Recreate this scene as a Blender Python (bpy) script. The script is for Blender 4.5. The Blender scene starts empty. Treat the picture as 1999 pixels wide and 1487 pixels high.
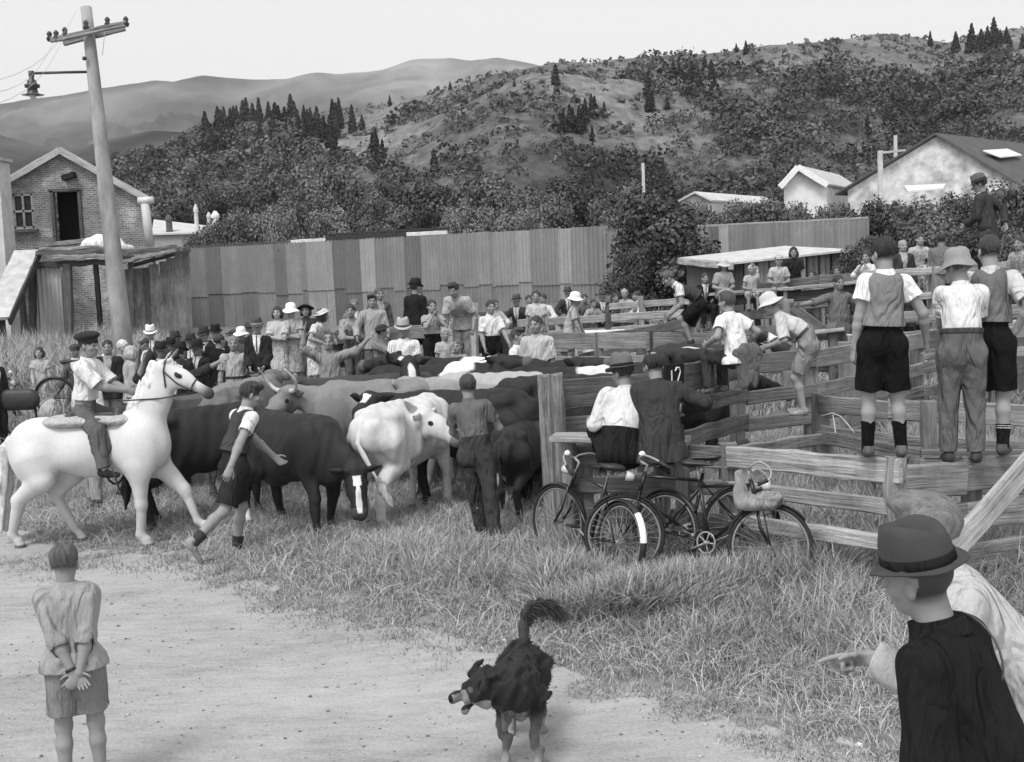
import bpy, math, random
import numpy as np
from mathutils import Vector, Matrix, Euler
random.seed(7); RNG = np.random.default_rng(7)
rad = math.radians
SC = bpy.context.scene
COL = SC.collection

# ------------------------------------------------------------ camera
W, H, FPX = 1999.0, 1487.0, 2300.0
CAM_H, PITCH, ROLL = 2.8, rad(5.34), rad(2.2)
Fv = Vector((0, math.cos(PITCH), -math.sin(PITCH)))
R0 = Vector((1, 0, 0)); U0 = Vector((0, math.sin(PITCH), math.cos(PITCH)))
Rv = R0*math.cos(ROLL) - U0*math.sin(ROLL)
Uv = R0*math.sin(ROLL) + U0*math.cos(ROLL)
CP = Vector((0, 0, CAM_H))
cam = bpy.data.cameras.new("camera"); co = bpy.data.objects.new("camera", cam); COL.objects.link(co)
cam.sensor_width = 36; cam.lens = 36*FPX/W; cam.clip_end = 20000; cam.clip_start = .1
co.matrix_world = Matrix(((Rv.x, Uv.x, -Fv.x, CP.x), (Rv.y, Uv.y, -Fv.y, CP.y), (Rv.z, Uv.z, -Fv.z, CP.z), (0, 0, 0, 1)))
SC.camera = co
# ------------------------------------------------------------ light
SUN_EL, SUN_AZ = rad(56), rad(-150)     # azimuth from +Y towards +X: high, behind the camera and to the left
world = bpy.data.worlds.new("World"); SC.world = world; world.use_nodes = True
nt = world.node_tree; nt.nodes.clear()
sky = nt.nodes.new('ShaderNodeTexSky'); sky.sky_type = 'NISHITA'; sky.sun_disc = False
sky.sun_elevation = SUN_EL; sky.sun_rotation = SUN_AZ; sky.dust_density = 3.0; sky.air_density = 1.0; sky.ozone_density = 0
bw = nt.nodes.new('ShaderNodeRGBToBW'); gm = nt.nodes.new('ShaderNodeGamma'); gm.inputs[1].default_value = .35
bg = nt.nodes.new('ShaderNodeBackground'); bg.inputs['Strength'].default_value = .15
mlt = nt.nodes.new('ShaderNodeMath'); mlt.operation = 'MULTIPLY'; mlt.inputs[1].default_value = 3.45
out = nt.nodes.new('ShaderNodeOutputWorld')
for a, b in ((sky.outputs[0], bw.inputs[0]), (bw.outputs[0], gm.inputs[0]), (gm.outputs[0], mlt.inputs[0]), (mlt.outputs[0], bg.inputs[0]), (bg.outputs[0], out.inputs[0])):
    nt.links.new(a, b)
sl = bpy.data.lights.new("sun", 'SUN'); sl.energy = 1.8; sl.angle = rad(17)
so = bpy.data.objects.new("sun", sl); COL.objects.link(so)
sd = Vector((math.sin(SUN_AZ)*math.cos(SUN_EL), math.cos(SUN_AZ)*math.cos(SUN_EL), math.sin(SUN_EL)))
so.rotation_euler = sd.to_track_quat('Z', 'Y').to_euler(); so.location = sd*50
SC.view_settings.view_transform = 'Standard'; SC.view_settings.look = 'None'
SC.view_settings.gamma = 1; SC.view_settings.exposure = 0.4
SC.render.engine = 'CYCLES'; SC.cycles.max_bounces = 5; SC.cycles.diffuse_bounces = 2; SC.cycles.volume_bounces = 0
SC.cycles.use_denoising = True

# ------------------------------------------------------------ projection helpers
def ray(px, py): return Fv + Rv*((px-W/2)/FPX) + Uv*((H/2-py)/FPX)
def P(px, py, D): return CP + ray(px, py)*D
def PZ(px, py, z):
    r = ray(px, py); return CP + r*((z-CAM_H)/r.z)
def PY(px, py, Y):
    r = ray(px, py); return CP + r*(Y/r.y)
def proj(p):
    q = Vector(p)-CP; d = q.dot(Fv); return (W/2+FPX*q.dot(Rv)/d, H/2-FPX*q.dot(Uv)/d, d)
def sm(a, b, x):
    t = np.clip((x-a)/(b-a), 0, 1); return t*t*(3-2*t)
def hh(x, y):      # ground height: level by the road, a bank behind the cattle
    return .6*sm(14.5, 21.5, y)*(.45+.55*sm(9., 2., x)) + .05*sm(6, 9, y+1.3*x) + .025*np.sin(x*1.3+1)*np.sin(y*.9)*sm(8, 11, y)
def G(px, py):
    z = 0.
    for _ in range(12):
        p = PZ(px, py, z); z = float(hh(p.x, p.y))
    return Vector((p.x, p.y, z))
def at(px, D, dz=0):    # ground point under picture column px at depth D
    p = P(px, 600, D); q = P(px, 1000, D)
    t = 0.
    for _ in range(6):
        z = float(hh(p.x+(q.x-p.x)*t, p.y+(q.y-p.y)*t)); t = (p.z-z)/(p.z-q.z)
    r = p+(q-p)*t; return Vector((r.x, r.y, float(hh(r.x, r.y))+dz))

# ------------------------------------------------------------ materials (the photograph has no colour: greys)
MC = {}
def nodes(name):
    m = bpy.data.materials.new(name); m.use_nodes = True; t = m.node_tree
    return m, t, t.nodes['Principled BSDF']
def g3(g): return (g, g, g, 1)
def N(t, k, **kw):
    n = t.nodes.new(k)
    for a, b in kw.items():
        if a.startswith('i_'): n.inputs[int(a[2:]) if a[2:].isdigit() else a[2:]].default_value = b
        else: setattr(n, a, b)
    return n
def mathn(t, op, a, b):
    n = N(t, 'ShaderNodeMath', operation=op)
    for i, v in enumerate((a, b)):
        if isinstance(v, (int, float)): n.inputs[i].default_value = v
        else: t.links.new(v, n.inputs[i])
    return n.outputs[0]
def ramp(t, src, stops):
    r = N(t, 'ShaderNodeValToRGB'); e = r.color_ramp.elements
    while len(e) < len(stops): e.new(.5)
    for el, (p, g) in zip(e, stops): el.position = p; el.color = g3(g)
    t.links.new(src, r.inputs[0]); return r.outputs[0]
def noise(t, vec, scale, detail=4, rough=.55, stretch=None):
    if stretch:
        mp = N(t, 'ShaderNodeMapping'); mp.inputs['Scale'].default_value = stretch; t.links.new(vec, mp.inputs[0]); vec = mp.outputs[0]
    n = N(t, 'ShaderNodeTexNoise'); n.inputs['Scale'].default_value = scale; n.inputs['Detail'].default_value = detail
    n.inputs['Roughness'].default_value = rough; t.links.new(vec, n.inputs['Vector']); return n.outputs[0]
def bump(t, b, src, strength, dist=.01):
    n = N(t, 'ShaderNodeBump'); n.inputs['Strength'].default_value = strength; n.inputs['Distance'].default_value = dist
    t.links.new(src, n.inputs['Height']); t.links.new(n.outputs[0], b.inputs['Normal'])
def M(kind, g=.3, var=.2, scale=8., rough=.85, spec=.25, bs=.3, stretch=None):
    """mottled grey material; g None reads the mesh colour attribute 'tone'"""
    key = (kind, None if g is None else round(g, 3), var, scale, rough, spec, bs, stretch)
    if key in MC: return MC[key]
    m, t, b = nodes(kind); b.inputs['Roughness'].default_value = rough; b.inputs['Specular IOR Level'].default_value = spec
    tc = N(t, 'ShaderNodeTexCoord').outputs['Object']
    n = noise(t, tc, scale, 6, .6, stretch)
    f = ramp(t, n, ((.28, max(0, 1-var)), (.72, 1+var)))
    if g is None: base = N(t, 'ShaderNodeAttribute', attribute_name='tone').outputs['Fac']
    else: v = N(t, 'ShaderNodeValue'); v.outputs[0].default_value = g; base = v.outputs[0]
    t.links.new(mathn(t, 'MULTIPLY', base, f), b.inputs['Base Color'])
    if bs: bump(t, b, noise(t, tc, scale*4, 3, .6, stretch), bs, .01)
    MC[key] = m; return m
def m_wood(g, var=.45):
    key = ('wood', round(g, 3), var)
    if key in MC: return MC[key]
    m, t, b = nodes('weathered_wood'); b.inputs['Roughness'].default_value = .92; b.inputs['Specular IOR Level'].default_value = .12
    tc = N(t, 'ShaderNodeTexCoord').outputs['Object']; rnd = N(t, 'ShaderNodeObjectInfo').outputs['Random']
    mp = N(t, 'ShaderNodeMapping'); t.links.new(tc, mp.inputs[0]); cx = N(t, 'ShaderNodeCombineXYZ'); t.links.new(mathn(t, 'MULTIPLY', rnd, 40), cx.inputs[0]); t.links.new(mathn(t, 'MULTIPLY', rnd, 17), cx.inputs[2]); t.links.new(cx.outputs[0], mp.inputs['Location']); tc = mp.outputs[0]
    n1 = noise(t, tc, 5, 6, .62, (.22, 3, 3)); n2 = noise(t, tc, 16, 4, .7, (.12, 3, 3)); n3 = noise(t, tc, 3.2, 5, .7)
    v = mathn(t, 'ADD', mathn(t, 'MULTIPLY', n1, .4), mathn(t, 'ADD', mathn(t, 'MULTIPLY', n2, .33), mathn(t, 'MULTIPLY', n3, .27)))
    f = ramp(t, v, ((.36, max(.1, 1-var*1.5)), (.47, 1-var*.3), (.62, 1+var*1.1)))
    t.links.new(mathn(t, 'MULTIPLY', f, g), b.inputs['Base Color']); bump(t, b, mathn(t, 'ADD', n2, n1), 1., .02); MC[key] = m; return m
def m_cloth(g):
    if isinstance(g, tuple): return M('printed_cloth', g[1], .65, 24., .95, .1, .3)
    key = ('cloth', round(g, 3))
    if key in MC: return MC[key]
    m, t, b = nodes('cloth'); b.inputs['Roughness'].default_value = .95; b.inputs['Specular IOR Level'].default_value = .1
    tc = N(t, 'ShaderNodeTexCoord').outputs['Object']; rnd = N(t, 'ShaderNodeObjectInfo').outputs['Random']
    n1 = noise(t, tc, 6, 3, .5, (1, 1, .5)); n2 = noise(t, tc, 15, 3, .6, (1.2, 1.2, .4)); n3 = noise(t, tc, 120, 2, .6)
    w = N(t, 'ShaderNodeTexNoise'); w.inputs['Scale'].default_value = 5; w.inputs['Detail'].default_value = 2; w.inputs['Distortion'].default_value = .9; mp = N(t, 'ShaderNodeMapping'); mp.inputs['Scale'].default_value = (1.3, 1.3, .45); mp.inputs['Rotation'].default_value = (.25, .2, 0); t.links.new(tc, mp.inputs[0]); t.links.new(mp.outputs[0], w.inputs['Vector'])
    fold = mathn(t, 'ABSOLUTE', mathn(t, 'SUBTRACT', w.outputs[0], .5), 0)
    hgt = mathn(t, 'ADD', mathn(t, 'MULTIPLY', fold, 1.6), mathn(t, 'ADD', mathn(t, 'MULTIPLY', n2, .35), mathn(t, 'MULTIPLY', n3, .03)))
    t.links.new(mathn(t, 'MULTIPLY', ramp(t, n1, ((.3, .86), (.7, 1.1))), mathn(t, 'MULTIPLY', mathn(t, 'ADD', mathn(t, 'MULTIPLY', rnd, .16), .92), g)), b.inputs['Base Color'])
    bump(t, b, hgt, 1., .075); MC[key] = m; return m
def m_felt(g): return M('felt', g, .13, 7., .85, .2, .12)
def m_skin(): return M('skin', None, .08, 14., .6, .3, .15)
def m_fur(v=.12): return M('fur', None, v, 16., .68, .25, .5)
def m_hair(g): return M('hair', g, .45, 22., .55, .4, .8, (3, 1, .5))
def m_metal(g, r=.4, var=.2):
    key = ('metal', g, r, var)
    if key in MC: return MC[key]
    m = M('painted_metal', g, var, 20., r, .5, 0); MC[key] = m; return m
def m_leaf(): return M('foliage', None, .15, 2., .85, .12, 0)

# ------------------------------------------------------------ objects
def tag(o, label=None, cat=None, group=None, kind=None):
    if label: o['label'] = label
    if cat: o['category'] = cat
    if group: o['group'] = group
    if kind: o['kind'] = kind
    return o
def empty(name, loc, rz=0.):
    o = bpy.data.objects.new(name, None); o.empty_display_size = .1; COL.objects.link(o)
    o.matrix_basis = Matrix.Translation(loc) @ Matrix.Rotation(rz, 4, 'Z'); return o
def wm(o):
    m = o.matrix_basis.copy()
    while o.parent is not None: o = o.parent; m = o.matrix_basis @ m
    return m
def link(name, me, m, parent=None, mw=None):
    o = bpy.data.objects.new(name, me); COL.objects.link(o)
    if m is not None and not me.materials: me.materials.append(m)
    mw = mw or Matrix()
    if parent is not None:
        o.parent = parent; o.matrix_basis = wm(parent).inverted() @ mw
    else: o.matrix_basis = mw
    return o
def cparent(o, parent):     # hang o (built in world space) under parent
    o.matrix_basis = wm(parent).inverted() @ o.matrix_basis; o.parent = parent
def np_mesh(name, V, Fc, tone=None, smooth=True):
    """V (n,3), Fc (m,k) uniform polygons"""
    V = np.ascontiguousarray(V, np.float32); Fc = np.ascontiguousarray(Fc, np.int32)
    me = bpy.data.meshes.new(name); me.vertices.add(len(V)); me.vertices.foreach_set('co', V.ravel())
    k = Fc.shape[1]; me.loops.add(Fc.size); me.loops.foreach_set('vertex_index', Fc.ravel())
    me.polygons.add(len(Fc)); me.polygons.foreach_set('loop_start', np.arange(0, Fc.size, k, dtype=np.int32))
    me.polygons.foreach_set('loop_total', np.full(len(Fc), k, np.int32))
    if smooth: me.polygons.foreach_set('use_smooth', np.ones(len(Fc), bool))
    if tone is not None:
        at_ = me.color_attributes.new('tone', 'FLOAT_COLOR', 'POINT')
        c = np.ones((len(V), 4), np.float32); c[:, :3] = np.asarray(tone, np.float32)[:, None]; at_.data.foreach_set('color', c.ravel())
    me.update(calc_edges=True); return me
class MB:                   # collects simple shapes into one mesh
    def __init__(s): s.v = []; s.f = []; s.t = []
    def add(s, v, f, tone=1.):
        n = len(s.v); s.v += [tuple(p) for p in v]; s.f += [tuple(i+n for i in q) for q in f]; s.t += [tone]*len(v)
    def box(s, c, d, mw=None, tone=1.):
        v = [Vector((c[0]+d[0]*x/2, c[1]+d[1]*y/2, c[2]+d[2]*z/2)) for x in (-1, 1) for y in (-1, 1) for z in (-1, 1)]
        if mw: v = [mw @ p for p in v]
        s.add(v, [(0, 1, 3, 2), (4, 6, 7, 5), (0, 4, 5, 1), (2, 3, 7, 6), (0, 2, 6, 4), (1, 5, 7, 3)], tone)
    def tube(s, pts, r, n=8, cap=True, tone=1.):
        pts = [Vector(p) for p in pts]; rr = r if isinstance(r, (list, tuple)) else [r]*len(pts)
        base = len(s.v); up = Vector((0, 0, 1)); prev = None
        for i, p in enumerate(pts):
            d = (pts[min(i+1, len(pts)-1)]-pts[max(i-1, 0)]).normalized()
            u = (prev - d*prev.dot(d)) if prev is not None else d.cross(up if abs(d.z) < .9 else Vector((1, 0, 0)))
            u.normalize(); prev = u; w = d.cross(u)
            for k in range(n):
                a = 2*math.pi*k/n; s.v.append(tuple(p+(u*math.cos(a)+w*math.sin(a))*rr[i])); s.t.append(tone)
        for i in range(len(pts)-1):
            for k in range(n):
                a = base+i*n+k; b = base+i*n+(k+1) % n; s.f.append((a, b, b+n, a+n))
        if cap:
            s.f.append(tuple(base+k for k in range(n))[::-1]); e = base+(len(pts)-1)*n; s.f.append(tuple(e+k for k in range(n)))
    def lathe(s, prof, n=24, mw=None, tone=1., fn=None):
        base = len(s.v)
        for (r, z) in prof:
            for k in range(n):
                a = 2*math.pi*k/n; p = Vector((r*math.cos(a), r*math.sin(a), z))
                if fn: p = fn(p)
                s.v.append(tuple(mw @ p if mw else p)); s.t.append(tone)
        for i in range(len(prof)-1):
            for k in range(n):
                a = base+i*n+k; b = base+i*n+(k+1) % n; s.f.append((a, b, b+n, a+n))
    def build(s, name, m, parent=None, smooth=False, mw=None, tones=False):
        me = bpy.data.meshes.new(name); me.from_pydata(s.v, [], s.f)
        if smooth:
            me.polygons.foreach_set('use_smooth', np.ones(len(me.polygons), bool))
        if tones:
            a = me.color_attributes.new('tone', 'FLOAT_COLOR', 'POINT')
            c = np.ones((len(s.v), 4), np.float32); c[:, :3] = np.asarray(s.t, np.float32)[:, None]; a.data.foreach_set('color', c.ravel())
        me.update(); o = bpy.data.objects.new(name, me); COL.objects.link(o); me.materials.append(m)
        if mw: o.matrix_basis = mw
        if parent is not None: cparent(o, parent)
        return o
def frame_x(a, b, up=Vector((0, 0, 1))):
    x = (b-a).normalized(); y = up.cross(x); y = y.normalized() if y.length > 1e-4 else Vector((0, 1, 0)); z = x.cross(y)
    return Matrix(((x.x, y.x, z.x, a.x), (x.y, y.y, z.y, a.y), (x.z, y.z, z.z, a.z), (0, 0, 0, 1)))
def beam(name, a, b, w, h, m, parent=None, rough=.012, ch=.012, taper=1., up=Vector((0, 0, 1)), seg=None):
    """sawn or hewn timber from a to b: local X runs along it, h along up, w across; a,b are centre points"""
    a = Vector(a); b = Vector(b); L = (b-a).length; n = seg or max(2, min(14, int(L/.25)))
    v = []; f = []
    for i in range(n+1):
        k = 1+(taper-1)*i/n; jx = (random.random()-.5)*rough*1.5; jz = (random.random()-.5)*rough*1.5
        hw, hz = w*k/2, h*k/2
        for (y, z) in ((-hw+ch, -hz), (hw-ch, -hz), (hw, -hz+ch), (hw, hz-ch), (hw-ch, hz), (-hw+ch, hz), (-hw, hz-ch), (-hw, -hz+ch)):
            v.append((L*i/n + (random.random()-.5)*rough*(1 if i in (0, n) else .3), y+jx*.5+(random.random()-.5)*rough*.5, z+jz+(random.random()-.5)*rough*.5))
    for i in range(n):
        for k in range(8):
            f.append((i*8+k, i*8+(k+1) % 8, i*8+8+(k+1) % 8, i*8+8+k))
    f = [q[::-1] for q in f]
    f.append(tuple(range(8))); f.append(tuple(range(n*8, n*8+8))[::-1])
    me = bpy.data.meshes.new(name); me.from_pydata(v, [], f); me.update()
    return link(name, me, m, parent, frame_x(a, b, up))
def log_post(name, base, top, r, m, parent=None, n=14):
    base = Vector(base); top = Vector(top); L = (top-base).length; v = []; f = []; k = max(3, int(L/.15))
    ph = [random.random()*.16 for _ in range(n)]
    for i in range(k+1):
        for j in range(n):
            a = 2*math.pi*j/n; q = r*(1-.06*i/k)*(1-ph[j]*(1.4 if j % 3 == 0 else .8)+(random.random()-.5)*.07)
            v.append((L*i/k+(random.random()-.5)*(.03 if i == k else 0), q*math.cos(a), q*math.sin(a)))
    for i in range(k):
        for j in range(n): f.append((i*n+j, i*n+n+j, i*n+n+(j+1) % n, i*n+(j+1) % n)[::-1])
    f.append(tuple(range(n))[::-1]); f.append(tuple(range(k*n, k*n+n)))
    me = bpy.data.meshes.new(name); me.from_pydata(v, [], f); me.update()
    return link(name, me, m, parent, frame_x(base, top))

# ------------------------------------------------------------ implicit surfaces -> one continuous skin
def V3(*a): return np.array(a, np.float64)
class Fld:
    def __init__(s): s.p = []; s.cl = []; s.nz = None
    def cap(s, a, b, ra, rb=None, k=.02, flat=1., side=None, cut0=None, cut1=None, neg=False):
        """tapered round bar; side = unit vector across, flat = depth/width ratio"""
        s.p.append(('c', np.asarray(a, float), np.asarray(b, float), ra, ra if rb is None else rb, k, flat, None if side is None else np.asarray(side, float), cut0, cut1, neg)); return s
    def ell(s, c, r, R=None, k=.02, neg=False):
        s.p.append(('e', np.asarray(c, float), np.asarray(r, float), R, k, neg)); return s
    def clip(s, n, c): s.cl.append((np.asarray(n, float), c)); return s
    def mesh(s, h, pad=.03):
        lo = np.full(3, 1e9); hi = -lo; bb = []
        for q in s.p:
            if q[0] == 'c':
                m = max(q[3], q[4]); l = np.minimum(q[1], q[2])-m; u = np.maximum(q[1], q[2])+m; k, neg = q[5], q[10]
            else:
                m = max(q[2]); l = q[1]-m; u = q[1]+m; k, neg = q[4], q[5]
            bb.append((l-k-h*2, u+k+h*2))
            if not neg: lo = np.minimum(lo, l); hi = np.maximum(hi, u)
        lo = lo-pad-h; hi = hi+pad+h
        n = np.maximum(4, np.ceil((hi-lo)/h).astype(int)+1)
        f = np.full(n, .5, np.float32)
        ax = [lo[i]+h*np.arange(n[i]) for i in range(3)]
        for q, (l, u) in zip(s.p, bb):
            i0 = np.clip(np.floor((l-lo)/h).astype(int), 0, n); i1 = np.clip(np.ceil((u-lo)/h).astype(int)+1, 0, n)
            if (i1 <= i0).any(): continue
            X = ax[0][i0[0]:i1[0], None, None]; Y = ax[1][None, i0[1]:i1[1], None]; Z = ax[2][None, None, i0[2]:i1[2]]
            if q[0] == 'c':
                _, a, b, ra, rb, k, flat, side, c0, c1, neg = q
                ab = b-a; L2 = max(ab @ ab, 1e-9); L = math.sqrt(L2)
                dx, dy, dz = X-a[0], Y-a[1], Z-a[2]
                tr = (dx*ab[0]+dy*ab[1]+dz*ab[2])/L2; t = np.clip(tr, 0, 1)
                ex, ey, ez = dx-t*ab[0], dy-t*ab[1], dz-t*ab[2]
                d2 = ex*ex+ey*ey+ez*ez
                if side is not None and flat != 1.:
                    fr = np.cross(ab/L, side); fr /= np.linalg.norm(fr)
                    e = ex*fr[0]+ey*fr[1]+ez*fr[2]; d2 = d2+e*e*(1/flat**2-1)
                d = np.sqrt(d2)-(ra+(rb-ra)*t)
                if flat < 1 and side is not None: d = d*(.5+.5*flat)
                if c0 is not None: d = np.maximum(d, -(tr-c0)*L)
                if c1 is not None: d = np.maximum(d, (tr-c1)*L)
            else:
                _, c, r, R, k, neg = q
                dx, dy, dz = X-c[0], Y-c[1], Z-c[2]
                if R is not None:
                    dx, dy, dz = (R[0, i]*dx+R[1, i]*dy+R[2, i]*dz for i in range(3))
                k0 = np.sqrt((dx/r[0])**2+(dy/r[1])**2+(dz/r[2])**2)
                k1 = np.sqrt((dx/r[0]**2)**2+(dy/r[1]**2)**2+(dz/r[2]**2)**2)
                d = k0*(k0-1)/np.maximum(k1, 1e-6)
            sl_ = (slice(i0[0], i1[0]), slice(i0[1], i1[1]), slice(i0[2], i1[2]))
            g = f[sl_]
            if neg: f[sl_] = np.maximum(g, -d)
            elif k <= 0: f[sl_] = np.minimum(g, d)
            else:
                w = np.clip(.5+.5*(g-d)/k, 0, 1); f[sl_] = g*(1-w)+d*w-k*w*(1-w)
        X = ax[0][:, None, None]; Y = ax[1][None, :, None]; Z = ax[2][None, None, :]
        if s.nz: f += s.nz(X, Y, Z)
        for nn, c in s.cl: f = np.maximum(f, (X*nn[0]+Y*nn[1]+Z*nn[2]-c).astype(np.float32))
        f[0], f[-1] = .5, .5; f[:, 0], f[:, -1] = .5, .5; f[:, :, 0], f[:, :, -1] = .5, .5
        return nets(f, lo, h)
def nets(f, lo, h):
    s = f < 0
    c = np.zeros(np.array(f.shape)-1, np.uint8); n = f.shape
    for a in (0, 1):
        for b in (0, 1):
            for d in (0, 1): c += s[a:n[0]-1+a, b:n[1]-1+b, d:n[2]-1+d]
    cell = (c > 0) & (c < 8); ijk = np.argwhere(cell)
    if len(ijk) == 0: return np.zeros((0, 3)), np.zeros((0, 4), int)
    idx = np.full(c.shape, -1, np.int32); idx[cell] = np.arange(len(ijk))
    pos = np.zeros((len(ijk), 3)); cnt = np.zeros(len(ijk))
    for axis in range(3):
        o1, o2 = [q for q in range(3) if q != axis]
        for u in (0, 1):
            for v in (0, 1):
                A = ijk.copy(); A[:, o1] += u; A[:, o2] += v; B = A.copy(); B[:, axis] += 1
                fa = f[A[:, 0], A[:, 1], A[:, 2]]; fb = f[B[:, 0], B[:, 1], B[:, 2]]
                m = (fa < 0) != (fb < 0); t = np.where(m, fa/np.where(m, fa-fb, 1), 0)
                q = A-ijk; q = q.astype(float); q[:, axis] += t
                pos[m] += q[m]; cnt += m
    V = lo+(ijk+pos/np.maximum(cnt, 1)[:, None])*h
    Q = []
    for axis in range(3):
        o1, o2 = [(axis+1) % 3, (axis+2) % 3]
        sa = [slice(None)]*3; sb = [slice(None)]*3; sa[axis] = slice(0, -1); sb[axis] = slice(1, None)
        e = np.argwhere(s[tuple(sa)] != s[tuple(sb)])
        e = e[(e[:, o1] > 0) & (e[:, o2] > 0) & (e[:, o1] < c.shape[o1]) & (e[:, o2] < c.shape[o2])]
        if not len(e): continue
        def cid(a, b):
            k = e.copy(); k[:, o1] -= a; k[:, o2] -= b; return idx[k[:, 0], k[:, 1], k[:, 2]]
        q = np.stack([cid(1, 1), cid(0, 1), cid(0, 0), cid(1, 0)], 1)
        inside = s[e[:, 0], e[:, 1], e[:, 2]]; q[~inside] = q[~inside][:, ::-1]; Q.append(q)
    return V, np.concatenate(Q)
def sdf_obj(name, F, h, m, parent, mw, tone=None):
    V, Q = F.mesh(h)
    if len(V) == 0: return None
    me = np_mesh(name, V, Q, tone(V) if tone else None)
    return link(name, me, m, parent, mw)
def wnoise(amp, sc, seed=0., stretch=1.):
    a = seed*7.3
    def fn(X, Y, Z):
        Z = Z*stretch
        w = np.sin(sc*(X*1.7+Z*.6)+a+1.3*np.sin(sc*.7*Y+a*2))+np.sin(sc*(Y*1.5-Z*.8+X*.4)+a*1.7+1.1*np.sin(sc*.9*X-a))+.6*np.sin(sc*2.1*(Z*.7+X-Y*.6)+a*3)
        return (amp*.5*w).astype(np.float32)
    return fn
def sph(V, c, r): return np.clip(1.3-((V-np.asarray(c))**2/np.asarray(r)**2).sum(1), 0, 1)
# ============================================================ ground, road, grass
def lerpf(x, xs, ys): return np.interp(x, xs, ys)
_edge = [G(*q) for q in ((-160, 985), (0, 1010), (90, 1060), (330, 1075), (420, 1100), (520, 1140), (690, 1195), (860, 1225), (1000, 1262), (1090, 1310), (1200, 1335), (1400, 1385), (1560, 1430), (1700, 1462), (1900, 1500), (2200, 1560))]
EX = np.array([p.x for p in _edge]); EY = np.array([p.y for p in _edge])
def yedge(x): return np.interp(x, EX, EY) + .10*np.sin(x*3.1)+.07*np.sin(x*7.7+1)+.05*np.sin(x*17+2)+.04*np.sin(x*31+1)+.03*np.sin(x*53)
def grid_mesh(name, xs, ys, zf, tone=None):
    X, Y = np.meshgrid(xs, ys, indexing='ij'); Z = zf(X, Y); n, m = X.shape
    V = np.stack([X, Y, Z], -1).reshape(-1, 3); i = np.arange(n*m).reshape(n, m)
    Q = np.stack([i[:-1, :-1], i[1:, :-1], i[1:, 1:], i[:-1, 1:]], -1).reshape(-1, 4)
    return np_mesh(name, V, Q, tone)
def mat_soil():
    m, t, b = nodes('grassy_soil'); b.inputs['Roughness'].default_value = .95; b.inputs['Specular IOR Level'].default_value = .1
    tc = N(t, 'ShaderNodeTexCoord').outputs['Object']
    a = noise(t, tc, .8, 8, .65); c = noise(t, tc, 14, 5, .7)
    v = mathn(t, 'ADD', mathn(t, 'MULTIPLY', a, .5), mathn(t, 'MULTIPLY', c, .5))
    t.links.new(ramp(t, v, ((.3, .12), (.5, .23), (.7, .38))), b.inputs['Base Color']); bump(t, b, c, .8, .04); return m
def mat_road():
    m, t, b = nodes('gravel_road'); b.inputs['Roughness'].default_value = .95; b.inputs['Specular IOR Level'].default_value = .1
    tc = N(t, 'ShaderNodeTexCoord').outputs['Object']
    a = noise(t, tc, .55, 6, .6, (.7, 1.6, 1)); c = noise(t, tc, 34, 4, .75); d = noise(t, tc, 5, 5, .6, (.6, 1.6, 1)); e = noise(t, tc, 130, 2, .6)
    v = mathn(t, 'ADD', mathn(t, 'MULTIPLY', a, .34), mathn(t, 'ADD', mathn(t, 'MULTIPLY', c, .26), mathn(t, 'ADD', mathn(t, 'MULTIPLY', d, .26), mathn(t, 'MULTIPLY', e, .14))))
    t.links.new(ramp(t, v, ((.34, .17), (.43, .33), (.52, .43), (.66, .54))), b.inputs['Base Color'])
    bump(t, b, mathn(t, 'ADD', c, mathn(t, 'ADD', mathn(t, 'MULTIPLY', d, 1.6), mathn(t, 'MULTIPLY', e, .4))), .75, .03); return m
xs = np.concatenate([-np.geomspace(3000, 14, 22), np.linspace(-13, 13, 131), np.geomspace(14, 3000, 22)])
ys = np.concatenate([[-60, -20, -8], np.linspace(-4, 32, 181), np.geomspace(33, 3500, 34)])
tag(link('ground', grid_mesh('ground', xs, ys, lambda X, Y: hh(X, Y)), mat_soil()), kind='structure')
_n, _m = 420, 60
_x = np.linspace(-14, 9, _n); _v = np.linspace(0, 1, _m)
X = np.repeat(_x[:, None], _m, 1); Y = -6+(yedge(X)+6)*(1-(1-_v[None, :])**1.0); Z = hh(X, Y)+.006
i_ = np.arange(_n*_m).reshape(_n, _m)
tag(link('road', np_mesh('road', np.stack([X, Y, Z], -1).reshape(-1, 3), np.stack([i_[:-1, :-1], i_[1:, :-1], i_[1:, 1:], i_[:-1, 1:]], -1).reshape(-1, 4)), mat_road()), kind='structure')

def blades(x, y, hgt, wid, tone, lean, z=None, curl=1.):
    n = len(x); a = RNG.uniform(0, 2*np.pi, n); la = RNG.uniform(0, 2*np.pi, n)
    z = hh(x, y) if z is None else z
    dx, dy = np.cos(a)*wid/2, np.sin(a)*wid/2
    V = np.zeros((n, 8, 3))
    for k, (s, w) in enumerate(((0, 1), (.4, .9), (.75, .65), (1, .12))):
        off = lean*hgt*s**(1+.7*curl); zz = hgt*(s-.42*lean*s**2.2)
        cx, cy = x+np.cos(la)*off, y+np.sin(la)*off
        V[:, 2*k] = np.stack([cx-dx*w, cy-dy*w, z+zz], 1); V[:, 2*k+1] = np.stack([cx+dx*w, cy+dy*w, z+zz], 1)
    b = (np.arange(n)*8)[:, None]
    Q = np.concatenate([b+np.array([[0, 1, 3, 2]]), b+np.array([[2, 3, 5, 4]]), b+np.array([[4, 5, 7, 6]])])
    return V.reshape(-1, 3), Q, np.repeat(tone, 8)
def clump(x, y): return .5+.5*np.sin(x*2.3+1.3*np.sin(y*1.9))*np.sin(y*2.7+1.1*np.sin(x*1.7+2))
VV = []; QQ = []; TT = []; nv = 0
def addb(q):
    global nv
    VV.append(q[0]); QQ.append(q[1]+nv); TT.append(q[2]); nv += len(q[0])
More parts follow.
